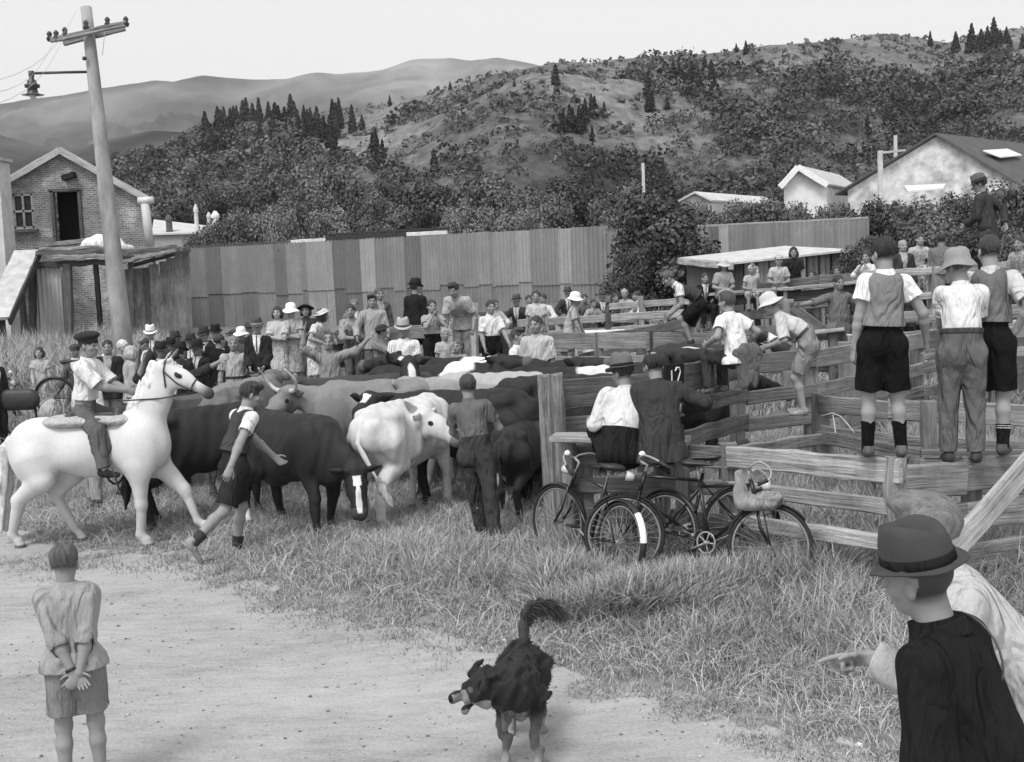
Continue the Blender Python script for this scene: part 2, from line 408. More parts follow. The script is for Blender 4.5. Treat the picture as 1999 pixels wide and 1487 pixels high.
def scatter(n, d0, d1, px0=-80, px1=2080, pw=1.6):
    D = (d0**pw+(d1**pw-d0**pw)*RNG.random(n))**(1/pw); px = RNG.uniform(px0, px1, n)
    return (px-W/2)/FPX*D, D*1.0
# near verge and stock ground
x, y = scatter(250000, 6.0, 16.5)
e = y-yedge(x); keep = e > -.25*RNG.random(len(x))**2
tr = sm(10.9, 12.3, y-.25*x*0)*sm(1.6, .2, x)            # trampled by the cattle
keep &= RNG.random(len(x)) < (.35+.65*sm(0, .8, e))*(1-.45*tr)
keep &= ~((clump(x*1.7, y*1.7) < .16) & (RNG.random(len(x)) < .7))
x, y, e, tr = x[keep], y[keep], e[keep], tr[keep]; cl = clump(x, y); n = len(x)
hg = (.05+.15*sm(0, 1.5, e)+.16*cl*sm(.3, 1.8, e)+.13*sm(1.2, 2.6, x+.0*y)*sm(8.6, 9.6, y))*(1-.5*tr)*RNG.uniform(.55, 1.35, n)
addb(blades(x, y, hg, RNG.uniform(.004, .009, n), np.clip(RNG.normal(.33, .11, n)+.16*(cl-.45), .08, .68), RNG.uniform(.15, 1.15, n)))
# tangled straw lying among it
x, y = scatter(20000, 6.2, 14.5); e = y-yedge(x); k_ = e > .15; x, y = x[k_], y[k_]; n = len(x)
addb(blades(x, y, RNG.uniform(.12, .34, n), RNG.uniform(.003, .006, n), RNG.uniform(.38, .62, n), RNG.uniform(1.1, 1.6, n)))
# far side: behind the cattle, yards and bank
x, y = scatter(60000, 16, 34, pw=1.3); cl = clump(x*.6, y*.6); n = len(x)
addb(blades(x, y, (.1+.25*cl)*RNG.uniform(.5, 1.4, n), RNG.uniform(.012, .03, n), np.clip(RNG.normal(.3, .09, n)+.14*(cl-.5), .08, .55), RNG.uniform(.15, .9, n)))
# long pale grass on the rough bank below the brick store and in front of the crowd
for (p0, p1, d0, d1, hm, cnt, tn) in ((-60, 330, 24, 40, .95, 16000, .36), (425, 720, 18.2, 20.5, .62, 5200, .3), (700, 1000, 17.5, 19, .45, 2500, .22), (1195, 1420, 36, 41, .9, 3000, .3), (1700, 1990, 11, 19, .45, 7000, .3), (1560, 1760, 10.5, 14, .4, 5000, .28), (1040, 1600, 9.2, 10.8, .42, 14000, .3), (1040, 1640, 8.8, 9.75, .46, 20000, .34)):
    x, y = scatter(cnt, d0, d1, p0, p1); n = len(x); cl = clump(x*.9, y*.9)
    addb(blades(x, y, hm*(.5+.6*cl)*RNG.uniform(.5, 1.25, n), RNG.uniform(.006, .012, n)*(1+d0/22), np.clip(RNG.normal(tn, .09, n), .08, .6), RNG.uniform(.15, .9, n)))
# thin dry turf straggling over the road edge
x = RNG.uniform(-7, 6, 60000); y = yedge(x)+RNG.normal(-.02, .3, 60000); k_ = (clump(x*2.2, y*2.6) > .38+.3*sm(0, -.7, y-yedge(x))); x, y = x[k_], y[k_]; n = len(x)
addb(blades(x, y, RNG.uniform(.015, .07, n), RNG.uniform(.004, .008, n), np.clip(RNG.normal(.34, .1, n), .1, .6), RNG.uniform(.3, 1.3, n)))
# stray tufts on the road edge
pts = []
for _ in range(46):
    px = random.uniform(-20, 900); py = 1108-.00022*(px-170)**2*.2+random.gauss(0, 9) if px < 330 else np.interp(px, (330, 900), (1100, 1262))+abs(random.gauss(0, 22))
    q = G(px, py); pts.append((q.x, q.y))
pts = np.array(pts); k_ = RNG.integers(0, len(pts), 2600); x = pts[k_, 0]+RNG.normal(0, .12, 2600); y = pts[k_, 1]+RNG.normal(0, .09, 2600)
addb(blades(x, y, RNG.uniform(.02, .07, 2600), RNG.uniform(.004, .008, 2600), RNG.uniform(.1, .3, 2600), RNG.uniform(.2, 1.2, 2600)))
tag(link('grass', np_mesh('grass', np.concatenate(VV), np.concatenate(QQ), np.concatenate(TT), False), M('grass_blade', None, .1, 3., .8, .15, 0)), 'rough dry grass over the verge and stock yards', 'grass', kind='stuff')
# loose stones on the road
x, y = scatter(2600, 5.2, 13); k_ = y < yedge(x)+.4; x, y = x[k_], y[k_]; n = len(x)
ico = np.array([(1, 0, 0), (-1, 0, 0), (0, 1, 0), (0, -1, 0), (0, 0, 1), (0, 0, -1)], float); ff = np.array([(0, 2, 4), (2, 1, 4), (1, 3, 4), (3, 0, 4), (2, 0, 5), (1, 2, 5), (3, 1, 5), (0, 3, 5)])
V = ico[None]*(RNG.uniform(.004, .013, n)*RNG.choice([1, 1, 1, 1.7], n))[:, None, None]*RNG.uniform(.6, 1.3, (n, 6, 1)); V[:, :, 2] *= .6
V += np.stack([x, y, hh(x, y)+.008], 1)[:, None]
tag(link('gravel', np_mesh('gravel', V.reshape(-1, 3), ((np.arange(n)*6)[:, None, None]+ff[None]).reshape(-1, 3), np.repeat(RNG.uniform(.12, .5, n), 6), False), M('stone', None, .1, 30)), 'loose pebbles scattered over the pale road', 'gravel', kind='stuff')
def stone(px, py, r, lab, g=.85):
    p = G(px, py); f = Fld().ell((0, 0, r*.6), (r, r*.8, r*.7)).ell((r*.4, .2*r, r*.5), (r*.6, r*.6, r*.5), k=r*.3)
    tag(sdf_obj('stone', f, r*.16, M('pale_stone', g, .1, 20), None, Matrix.Translation(p)), lab, 'stone')
stone(1101, 1240, .033, 'small white stone in the grass beside the dog tail')
stone(1677, 1459, .022, 'small white stone on the road edge by the hatted man')
stone(984, 1254, .02, 'tiny white stone just behind the dog on the verge')

# ============================================================ hills
def fbm(x, y, o=5, s=0.):
    v = 0; a = 1.; 
    for k in range(o):
        v = v+a*np.sin(x+1.7*np.sin(y*.8+s+k)+s*3)*np.sin(y*1.1+1.3*np.sin(x*.7+k*2+s)+k); x = x*1.93+3; y = y*1.97+1; a *= .52
    return v
def hillside(name, crest, D0, Dc, zb, ncol, nrow, amp, fs, pw, tonef, m, back=1.25, px0=-300, px1=2300, ridged=0.):
    px = np.linspace(px0, px1, ncol); t = np.linspace(0, back, nrow)
    cx, cy = np.array(crest).T; cyy = np.interp(px, cx, cy)
    V = np.zeros((ncol, nrow, 3)); dc = Dc(px) if callable(Dc) else np.full(ncol, Dc)
    for i in range(ncol):
        top = P(px[i], cyy[i], dc[i]); d0 = D0(px[i]) if callable(D0) else D0
        D = d0+(dc[i]-d0)*t; V[i, :, 0] = top.x/top.y*D; V[i, :, 1] = D
        V[i, :, 2] = np.where(t <= 1, zb+(top.z-zb)*t**pw, top.z-(top.z-zb)*(t-1)*1.2)
    tt = t[None, :]; V[:, :, 2] += ridged*np.clip(tt*(1.02-tt)*3.4, 0.0, 1)*(.25-2*np.abs(np.sin(V[:, :, 0]*.0042+.9*np.sin(V[:, :, 1]*.0026)+.5*np.sin(V[:, :, 0]*.011)))+.8*(.1-np.abs(np.sin(V[:, :, 0]*.0131+1.2*np.sin(V[:, :, 1]*.006+1)))))
    V[:, :, 2] += amp*fbm(V[:, :, 0]*fs, V[:, :, 1]*fs*.8, 6)*np.clip(tt*(1.02-tt)*3.4, 0.02, 1)
    i = np.arange(ncol*nrow).reshape(ncol, nrow)
    Q = np.stack([i[:-1, :-1], i[1:, :-1], i[1:, 1:], i[:-1, 1:]], -1).reshape(-1, 4)
    VF = V.reshape(-1, 3); q = VF-np.array(CP); d = q @ np.array(Fv)
    PXY = np.stack([W/2+FPX*(q @ np.array(Rv))/d, H/2-FPX*(q @ np.array(Uv))/d], 1)
    tag(link(name, np_mesh(name, VF, Q, tonef(VF, PXY)), m), kind='structure')
    return V, PXY.reshape(ncol, nrow, 2)
def m_hill(v, sc): return M('hill_grass', None, v, sc, .95, .05, .5)
FAR = [(-300, 230), (0, 203), (40, 195), (100, 190), (160, 188), (200, 180), (250, 172), (300, 165), (340, 168), (400, 153), (470, 150), (560, 152), (620, 147), (660, 148), (740, 138), (800, 122), (850, 117), (880, 116), (920, 124), (970, 120), (1040, 130), (1100, 138), (1300, 150), (2300, 200)]
def tone_far(V, p): return np.clip(.13+.1*fbm(V[:, 0]*.0035, V[:, 2]*.011, 5)+.05*sm(230, 300, p[:, 1]), .05, .36)
hillside('far_range', FAR, 900, 2600, 5., 420, 120, 55., .0085, 1.15, tone_far, m_hill(.4, .012), ridged=60.)
LEFT = [(-300, 250), (0, 268), (60, 285), (130, 298), (220, 276), (300, 258), (380, 262), (500, 280), (900, 330), (2300, 400)]
def tone_l(V, p): return np.clip(.075+.035*fbm(V[:, 0]*.03, V[:, 2]*.05, 5), .03, .16)
hillside('low_spur', LEFT, 240, 620, 2., 200, 30, 5., .03, 1.1, tone_l, m_hill(.2, .1))
NEAR = [(-300, 420), (0, 400), (180, 350), (290, 300), (380, 262), (440, 246), (500, 240), (560, 236), (640, 226), (700, 216), (760, 203), (850, 181), (905, 170), (960, 154), (1010, 145), (1060, 134), (1100, 126), (1150, 130), (1200, 122), (1280, 113), (1380, 109), (1440, 104), (1500, 93), (1620, 91), (1680, 80), (1730, 73), (1800, 82), (1850, 92), (1880, 78), (1999, 62), (2300, 40)]
def bushd(px, py):
    g = lambda x, y, rx, ry: np.exp(-((px-x)/rx)**2-((py-y)/ry)**2)
    low = sm(272, 330, py+18*np.sin(px*.013)+12*np.sin(px*.037))
    right = sm(1180, 1420, px)*sm(118, 165, py+14*np.sin(px*.02))*.95
    d = np.maximum(low, right)+.7*g(1000, 285, 130, 30)+.5*g(880, 235, 90, 12)+.6*g(1240, 180, 70, 25)+.9*g(450, 275, 140, 28)
    d = d-.9*g(1085, 262, 85, 32)-.8*g(1180, 215, 120, 40)-.7*g(500, 310, 80, 16)-.7*g(720, 310, 110, 36)-.55*g(820, 300, 90, 16)-.45*g(1330, 280, 60, 20)-.5*g(1240, 300, 50, 20)-.5*g(1500, 130, 120, 26)-.4*g(1360, 215, 80, 18)-.3*g(1700, 230, 60, 25)
    return np.clip(d, 0, 1)
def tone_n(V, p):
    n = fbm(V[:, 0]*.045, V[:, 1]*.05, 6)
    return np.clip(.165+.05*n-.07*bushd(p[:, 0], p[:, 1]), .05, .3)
HV, HP = hillside('near_hill', NEAR, 100, lambda px: 360+90*np.sin(px*.003+1)+30*np.sin(px*.011), .6, 420, 110, 6.5, .026, 1.2, tone_n, m_hill(.5, .5))
_hd = np.linalg.norm(HV-np.array(CP), axis=2)
def on_hill(px, py):
    d = ((HP-np.array([px, py]))**2).sum(2); d[:, 89:] = 1e9
    j = np.argsort(d.ravel())[:6]; k = j[np.argmin(_hd.ravel()[j])]; return Vector(HV.reshape(-1, 3)[k])
def quads(C, R, tone, u=None, asp=1.):
    """n leaf quads, centres C, half size R, facing roughly along u"""
    n = len(C); a = RNG.normal(size=(n, 3)); 
    if u is not None: a = a*.55+u
    a /= np.linalg.norm(a, axis=1)[:, None]; b = np.cross(a, RNG.normal(size=(n, 3))); b /= np.linalg.norm(b, axis=1)[:, None]; c = np.cross(a, b)
    R = np.asarray(R).reshape(-1, 1)*np.ones((n, 1)); b = b*R; c = c*R*asp
    V = np.stack([C-b*.9-c*.6, C+b*.5-c, C+b+c*.5, C-b*.4+c], 1).reshape(-1, 3)
    return V, np.arange(n*4).reshape(n, 4), np.repeat(tone, 4)
def blob_quads(C, Rr, per, q, tone):
    n = len(C); d = RNG.normal(size=(n, per, 3)); d[:, :, 2] = np.abs(d[:, :, 2])*1.1-.25; d /= np.linalg.norm(d, axis=2)[:, :, None]
    rr = RNG.uniform(.72, 1.08, (n, per, 1))*Rr[:, None, :]
    return quads((C[:, None]+d*rr).reshape(-1, 3), (Rr[:, :1]*q*RNG.uniform(.7, 1.3, (n, per))).ravel(), np.repeat(tone, per)*RNG.uniform(.86, 1.16, n*per), d.reshape(-1, 3))
# the bush that covers the slopes, one mass
hp = HP[:, :88].reshape(-1, 2); hv = HV[:, :88].reshape(-1, 3)
w = bushd(hp[:, 0], hp[:, 1])*(.35+.65*(fbm(hv[:, 0]*.06, hv[:, 1]*.06, 4) > -.35)); w = w*np.maximum(np.gradient(HV[:, :, 1], axis=1)[:, :88].ravel()*hv[:, 1]/60000, 0)
w[(hp[:, 0] < -100) | (hp[:, 0] > 2100)] = 0
NB = 8200; k_ = RNG.choice(len(w), NB, p=w/w.sum()); C = hv[k_]+RNG.normal(0, 1.6, (NB, 3))*np.array([1, 1, .0])
R = RNG.uniform(.9, 2.7, NB)*RNG.choice([1, 1, 1.5], NB)*np.clip(hv[k_, 1]/260, .55, 1.1); Rr = np.stack([R, R, R*RNG.uniform(.7, 1.2, NB)], 1)
b_ = blob_quads(C, Rr, 95, .115, np.clip(RNG.normal(.092, .032, NB)+.025*fbm(C[:, 0]*.05, C[:, 1]*.05, 3), .03, .2))
k_ = RNG.choice(len(hv), 26000); k_ = k_[(hp[k_, 1] < 335) & (hp[k_, 0] > 250) & (fbm(hv[k_, 0]*.09, hv[k_, 1]*.09, 4)+RNG.normal(0, .5, 26000) > .2)]; C2 = hv[k_]+RNG.normal(0, 1.5, (len(k_), 3))*np.array([1, 1, 0]); R2 = RNG.uniform(.2, .8, len(k_))*RNG.choice([1, 1, 1.6], len(k_))
b2 = blob_quads(C2, np.stack([R2, R2, R2*.8], 1), 12, .35, RNG.uniform(.07, .17, len(k_)))
tag(link('bush', np_mesh('bush', np.concatenate([b_[0], b2[0]]), np.concatenate([b_[1], b2[1]+len(b_[0])]), np.concatenate([b_[2], b2[2]]), False), m_leaf()), 'dark scrub covering the lower slopes of the near hill', 'scrub', kind='stuff')

# ---- conifers
def conifer_mesh(seed, fat):
    r = np.random.default_rng(seed); n = 420; z = r.random(n)**.8; a = r.uniform(0, 2*np.pi, n)
    rad_ = fat*(1-z)**.85*(.55+.45*r.random(n))*(.8+.3*np.sin(z*38+a))+.01
    C = np.stack([np.cos(a)*rad_, np.sin(a)*rad_, .06+z*.94-rad_*.25], 1)
    u = np.stack([np.cos(a), np.sin(a), .5+0*a], 1)
    return quads(C, .035+.05*(1-z), np.clip(r.normal(.045, .016, n), .015, .1), u)
CONI = [np_mesh('crown', *conifer_mesh(s, f), False) for s, f in ((1, .17), (2, .21), (3, .26), (4, .3))]
_tr = MB(); _tr.tube(((0, 0, -.05), (0, 0, .5), (0, 0, .97)), [.02, .013, .003], 6); TRUNK = None
def conifer(px, py, hpx, kind, label, group=None):
    global TRUNK
    p = on_hill(px, py); D = proj(p)[2]; hgt = hpx*D/FPX
    root = empty('conifer', p, random.random()*6); tag(root, label, 'tree', group)
    mw = root.matrix_basis @ Matrix.Scale(hgt, 4)
    c = link('crown', CONI[kind], m_leaf(), root, mw)
    if TRUNK is None:
        o = _tr.build('trunk', M('bark', .06), None); TRUNK = o.data; o.matrix_basis = mw; cparent(o, root)
    else: link('trunk', TRUNK, None, root, mw)
gl = 'dark conifer packed into the plantation on the left hill crest'
for i in range(62):
    px = random.uniform(395, 668); by = random.uniform(238, 285)+max(0, (470-px)*.28)
    if px > 640: by = random.uniform(235, 262)
    conifer(px, by, random.uniform(36, 62), random.choice((0, 0, 1, 1, 2)), gl, 'conifers in the plantation on the left crest')
gl2 = 'dark conifer in the straggling line below the plantation'
for (px, by, h_) in ((330, 330, 40), (318, 345, 45), (345, 322, 34), (362, 310, 40), (377, 318, 34), (398, 305, 36), (455, 312, 22), (560, 318, 42), (548, 305, 40), (590, 305, 34), (505, 296, 20), (604, 290, 44), (615, 280, 40), (470, 322, 20)):
    conifer(px, by, h_, random.choice((1, 2, 3)), gl2, 'conifers straggling below the plantation')
gl3 = 'tall dark conifer in the loose group on the hill behind the wall'
for (px, by, h_) in ((652, 312, 62), (658, 262, 42), (668, 310, 26), (690, 255, 40), (684, 250, 45), (702, 250, 30), (722, 300, 46), (735, 305, 52), (748, 308, 42), (734, 326, 38), (645, 280, 52)):
    conifer(px, by, h_, random.choice((1, 2, 2)), gl3, 'loose group of conifers mid hill')
gl4 = 'dark conifer in the small clump on the bare hillside'
for (px, by, h_) in ((1086, 240, 26), (1094, 246, 36), (1101, 248, 40), (1108, 252, 45), (1116, 250, 52), (1123, 252, 44), (1130, 252, 46), (1137, 246, 50), (1145, 246, 46), (1152, 240, 48), (1158, 222, 46), (1166, 222, 40), (1175, 222, 30)):
    conifer(px, by, h_, random.choice((0, 0, 1)), gl4, 'clump of conifers on the bare slope')
for (px, by, h_, k, lab) in ((1082, 158, 40, 3, 'bushy lone conifer standing up on the central ridge line'), (1092, 176, 22, 2, 'small conifer just below the lone ridge conifer'), (1001, 168, 15, 2, 'tiny conifer on the ridge left of the lone conifer'), (757, 206, 22, 1, 'small conifer on the ridge right of the plantation'), (878, 172, 18, 3, 'squat dark tree on the ridge among low scrub'), (938, 180, 13, 1, 'tiny lone conifer on the grassy upper slope'), (1016, 204, 15, 1, 'tiny conifer in the middle of the bare slope'), (1082, 195, 13, 2, 'tiny conifer above the small clump'), (1160, 272, 30, 0, 'slim conifer below the small clump'), (1163, 292, 24, 1, 'slim low conifer beneath another under the clump'), (840, 326, 42, 3, 'broad conifer alone in the scrub mid hill'), (1265, 182, 46, 2, 'conifer at the edge of the right hand scrub'), (1450, 104, 26, 3, 'round crowned tree on the right ridge line'), (1436, 96, 18, 2, 'small thin tree on the right ridge line'), (1571, 94, 12, 1, 'tiny conifer on the far right ridge'), (1865, 98, 40, 3, 'broad dark conifer on the right skyline'), (1818, 88, 30, 1, 'slim dark conifer on the right skyline'), (1245, 143, 18, 1, 'small conifer on the ridge right of the lone conifer'), (560, 340, 30, 2, 'conifer low in the scrub left of the wall middle'), (1350, 160, 40, 2, 'dark conifer at the top of the right gully')):
    conifer(px, by, h_, k, lab)
for i in range(14): conifer(random.uniform(1880, 2010), random.uniform(75, 112), random.uniform(28, 50), random.choice((2, 3)), 'dark tree in the row along the top right skyline', 'trees along the top right skyline')
for i in range(16): conifer(random.uniform(1250, 1420), random.uniform(140, 215), random.uniform(24, 44), random.choice((1, 2, 3)), 'dark conifer in the gully right of the bare slope', 'conifers in the right gully')
for i in range(9):
    px = random.uniform(1690, 1800); conifer(px, random.uniform(150, 260), random.uniform(30, 50), random.choice((1, 2)), 'dark conifer scattered on the right hand hill face', 'conifers on the right hill face')

# ---- leafy shrubs behind the wall
def shrub_mesh(seed, nb, q, tone, nq):
    r = np.random.default_rng(seed); C = []; U = []; T = []
    bl = [(r.uniform(-.36, .36), r.uniform(-.36, .36), r.uniform(.35, .95), r.uniform(.1, .2)) for _ in range(nb*2)]+[(0, 0, .8, .22), (.05, .1, .55, .34), (0, 0, .25, .36), (-.2, 0, .18, .3), (.22, 0, .2, .3)]
    bl = [(x*(1.25-.75*z), y*(1.25-.75*z), z, q_) for x, y, z, q_ in bl]
    for (x, y, z, rr) in bl:
        k = int(nq*rr*rr/.08); d = r.normal(size=(k, 3)); d[:, 2] += .25; d /= np.linalg.norm(d, axis=1)[:, None]
        C.append(np.array([x, y, z])+d*rr*(r.random((k, 1))**.35)*r.uniform(.8, 1.15, (k, 1))); U.append(d); T.append(tone*r.uniform(.7, 1.35)*r.uniform(.7, 1.4, k))
    C = np.concatenate(C); C[:, 2] = np.maximum(C[:, 2], .01)
    return quads(C, q*r.uniform(.6, 1.4, len(C)), np.clip(np.concatenate(T), .015, .25), np.concatenate(U), .7)
SHR = {}
for nm, sd_, nb, q, tn in (('dark', 11, 11, .015, .07), ('dark', 12, 9, .016, .075), ('mid', 13, 12, .015, .12), ('mid', 14, 10, .016, .125), ('pale', 15, 12, .014, .19), ('pale', 16, 9, .015, .18)):
    SHR.setdefault(nm, []).append(np_mesh('crown', *shrub_mesh(sd_, nb, q, tn, 1500), False))
STEM = None
def shrub(px, topy, wpx, D, tone, label, group=None, base=None, name='shrub', hh_=1.1):
    global STEM
    top = P(px, topy, D); gz = float(hh(top.x, top.y)) if base is None else base
    hgt = (top.z-gz)/hh_; wd = max(wpx*D/FPX*1.5, hgt*.55)
    root = empty(name, (top.x, top.y, gz), random.random()*6); tag(root, label, 'tree' if name != 'shrub' else 'shrub', group)
    mw = root.matrix_basis @ Matrix.Diagonal((wd, wd, hgt, 1))
    link('crown', random.choice(SHR[tone]), m_leaf(), root, mw)
    if STEM is None:
        s_ = MB(); s_.tube(((0, 0, -.02), (.01, 0, .3), (-.02, .01, .6)), [.035, .025, .008], 7)
        for a in range(5): s_.tube(((0, 0, .15+.05*a), (.12*math.cos(a*1.3), .12*math.sin(a*1.3), .4+.05*a), (.24*math.cos(a*1.3), .24*math.sin(a*1.3), .6)), [.018, .012, .004], 5)
        o = s_.build('trunk', M('bark', .07), None); o.matrix_basis = mw; cparent(o, root); STEM = o.data
    else: link('trunk', STEM, None, root, mw)
ga = 'leafy shrub rising behind the corrugated iron wall'
for (px, ty, w_, D, tn) in ((385, 440, 70, 66, 'mid'), (440, 405, 90, 70, 'mid'), (500, 398, 100, 74, 'pale'), (560, 385, 110, 80, 'mid'), (610, 360, 100, 95, 'mid'), (640, 405, 90, 72, 'pale'), (700, 395, 110, 78, 'dark'), (735, 375, 80, 92, 'mid'), (780, 400, 100, 72, 'mid'), (838, 390, 90, 70, 'dark'), (880, 400, 80, 66, 'pale'), (670, 330, 110, 105, 'mid'), (590, 330, 120, 108, 'mid'), (500, 350, 110, 105, 'dark'), (420, 365, 110, 105, 'dark'), (340, 385, 120, 100, 'dark'), (960, 352, 130, 70, 'mid'), (930, 385, 100, 64, 'pale'), (1030, 372, 120, 68, 'mid'), (1130, 342, 150, 70, 'dark'), (1085, 385, 100, 62, 'mid'), (1190, 385, 90, 62, 'mid'), (1010, 405, 90, 60, 'pale'), (870, 350, 130, 105, 'dark'), (780, 345, 110, 108, 'dark'), (1210, 350, 90, 75, 'mid'), (735, 420, 80, 62, 'mid')):
    shrub(px, ty, w_, D, tn, ga, 'shrubs behind the corrugated wall')
shrub(560, 402, 60, 68, 'pale', 'pale flowering shrub above the left part of the wall')
gb = 'leafy shrub between the right hand wall and the pale roofs'
for (px, ty, w_, D, tn) in ((1390, 400, 90, 58, 'mid'), (1440, 395, 100, 62, 'mid'), (1500, 390, 100, 62, 'mid'), (1560, 360, 80, 70, 'dark'), (1550, 395, 90, 60, 'mid'), (1610, 400, 80, 56, 'mid'), (1350, 390, 80, 60, 'mid')):
    shrub(px, ty, w_, D, tn, gb, 'shrubs between right wall and roofs')
gc = 'dark leafy bush in the thicket at the right beyond the yards'
for (px, ty, w_, D, tn) in ((1660, 395, 110, 46, 'mid'), (1700, 405, 110, 43, 'dark'), (1740, 380, 120, 44, 'dark'), (1800, 390, 130, 42, 'mid'), (1850, 400, 120, 38, 'dark'), (1900, 375, 120, 42, 'mid'), (1960, 360, 140, 38, 'mid'), (1780, 420, 110, 36, 'dark'), (1830, 430, 120, 34, 'mid'), (1990, 400, 120, 33, 'dark'), (1680, 470, 90, 34, 'dark'), (1720, 450, 90, 36, 'dark'), (1900, 430, 110, 32, 'dark'), (1965, 445, 90, 31, 'mid')):
    shrub(px, ty, w_, D, tn, gc, 'bushes in the right thicket')
shrub(1300, 372, 180, 40, 'dark', 'big dark leafy tree standing against the corrugated wall gap', name='broadleaf_tree')
shrub(1228, 470, 80, 38.5, 'dark', 'small dark bush at the foot of the big tree by the wall')
shrub(1330, 440, 130, 39, 'dark', 'dark bush to the right under the big tree by the wall')
# ============================================================ corrugated iron walls
def m_iron():
    m, t, b = nodes('corrugated_iron'); b.inputs['Roughness'].default_value = .6; b.inputs['Specular IOR Level'].default_value = .3
    tc = N(t, 'ShaderNodeTexCoord').outputs['Object']; a = N(t, 'ShaderNodeAttribute', attribute_name='tone').outputs['Fac']
    st = noise(t, tc, 3., 6, .65, (1.6, 1, .12)); bl = noise(t, tc, 1.2, 6, .7); fi = noise(t, tc, 12, 3, .7, (1, 1, .4))
    v = mathn(t, 'ADD', mathn(t, 'MULTIPLY', st, .3), mathn(t, 'ADD', mathn(t, 'MULTIPLY', bl, .45), mathn(t, 'MULTIPLY', fi, .25)))
    t.links.new(mathn(t, 'MULTIPLY', a, ramp(t, v, ((.32, .5), (.42, .85), (.55, 1.), (.7, 1.4)))), b.inputs['Base Color']); return m
IRON = m_iron()
def iron_panel(V, Q, T, a, b, z0, z1, tone, pitch=.17, off=0., nz=5):
    """corrugated sheet from a to b (plan points), z0/z1 give bottom and top height at the two ends"""
    a = np.array(a[:2]); b = np.array(b[:2]); L = np.linalg.norm(b-a); d = (b-a)/L; nrm = np.array([d[1], -d[0]])
    n = max(4, int(L/pitch*8)); s = np.linspace(0, L, n+1); wv = .032*np.cos(s/pitch*2*np.pi)+off
    base = sum(len(v) for v in V); P_ = np.zeros((n+1, nz, 3)); t = (s/L)[:, None]; k = np.linspace(0, 1, nz)[None]
    xy = a+d*s[:, None]+nrm*wv[:, None]; P_[:, :, :2] = xy[:, None]
    P_[:, :, 2] = (z0[0]+(z0[1]-z0[0])*t)*(1-k)+(z1[0]+(z1[1]-z1[0])*t)*k
    i = np.arange((n+1)*nz).reshape(n+1, nz)+base
    V.append(P_.reshape(-1, 3)); Q.append(np.stack([i[:-1, :-1], i[1:, :-1], i[1:, 1:], i[:-1, 1:]], -1).reshape(-1, 4)); T.append(np.full((n+1)*nz, tone))
def iron_wall(label, A, B, group, edges, drops, name='iron_wall', seam=.42):
    """A,B: (px, y_top, D); edges: [(px, tone)] sheets along the wall by the picture column where each begins"""
    pa, pb = P(*A), P(*B); za, zb = pa.z, pb.z
    root = empty(name, (pa.x, pa.y, float(hh(pa.x, pa.y)))); tag(root, label, 'wall', group)
    def along(px):   # parameter along the wall for a picture column (at mid height)
        lo, hi = -.2, 1.2
        for _ in range(30):
            m = (lo+hi)/2; q = pa.lerp(pb, m); q.z -= 1.5
            lo, hi = (m, hi) if proj(q)[0] < px else (lo, m)
        return lo
    V, Q, T = [], [], []; es = [(along(p), t) for p, t in edges]+[(1., 0)]
    for j in range(len(es)-1):
        t0, t1 = max(0, es[j][0]), es[j+1][0]
        if t1-t0 < .001: continue
        q0, q1 = pa.lerp(pb, t0), pa.lerp(pb, t1); g0, g1 = float(hh(q0.x, q0.y))-.1, float(hh(q1.x, q1.y))-.1
        s0, s1 = g0+(q0.z-g0)*seam, g1+(q1.z-g1)*seam; dz = random.uniform(-.12, .12); tn = es[j][1]
        iron_panel(V, Q, T, q0, q1, (s0+dz, s1+dz), (q0.z+random.uniform(-.03, .03), q1.z+random.uniform(-.03, .03)), tn, off=.012+(j % 2)*.012)
        iron_panel(V, Q, T, q0, q1, (g0, g1), (s0+dz+.08, s1+dz+.08), tn*random.uniform(.78, 1.), off=-.03+(j % 2)*.01)
    link('sheeting', np_mesh('sheeting', np.concatenate(V), np.concatenate(Q), np.concatenate(T)), IRON, root)
    back = Vector((0, .12, 0))
    for k in range(int((pb-pa).length/2.5)+1):
        q = pa.lerp(pb, min(1, k*2.5/(pb-pa).length))+back; beam('post', Vector((q.x, q.y, float(hh(q.x, q.y))-.2)), Vector((q.x, q.y, q.z-.1)), .1, .1, m_wood(.12), root)
    for (t0, t1, tn, hgt, dz) in drops:
        q0, q1 = pa.lerp(pb, along(t0)), pa.lerp(pb, along(t1))
        beam('capping', q0+Vector((0, .06, dz)), q1+Vector((0, .06, dz)), .12, hgt, M('iron_capping', tn, .2, 4), root)
    return root
e = [(368, .2), (405, .15), (434, .22), (470, .2), (503, .21), (538, .15), (561, .22), (590, .2), (600, .26), (652, .13), (675, .14), (706, .28), (734, .18), (768, .2), (792, .13), (824, .21), (858, .2), (905, .19), (934, .22), (960, .2), (968, .23), (1012, .27), (1038, .19), (1092, .27), (1116, .2), (1150, .18), (1168, .19)]
iron_wall('long corrugated iron wall of patched sheets behind the crowd', (368, 484, 56), (1186, 440, 48), None, [(p_, t_*1.25) for p_, t_ in e], [(372, 570, .08, .12, .03), (572, 640, .62, .16, .04), (640, 798, .04, .22, .08), (798, 876, .6, .17, .08), (640, 880, .04, .1, .26)])
iron_wall('short lower iron wall section left of the big tree', (1186, 449, 47.5), (1262, 452, 46), None, [(1180, .2), (1215, .18), (1240, .21)], [(1186, 1262, .1, .1, .02)])
iron_wall('right hand iron wall running behind the small shed', (1330, 444, 45), (1697, 426, 42), None, [(1320, .24), (1388, .15), (1405, .36), (1424, .23), (1450, .21), (1478, .25), (1510, .23), (1545, .28), (1590, .24), (1630, .27), (1660, .24)], [(1330, 1697, .3, .08, .02)], seam=.05)
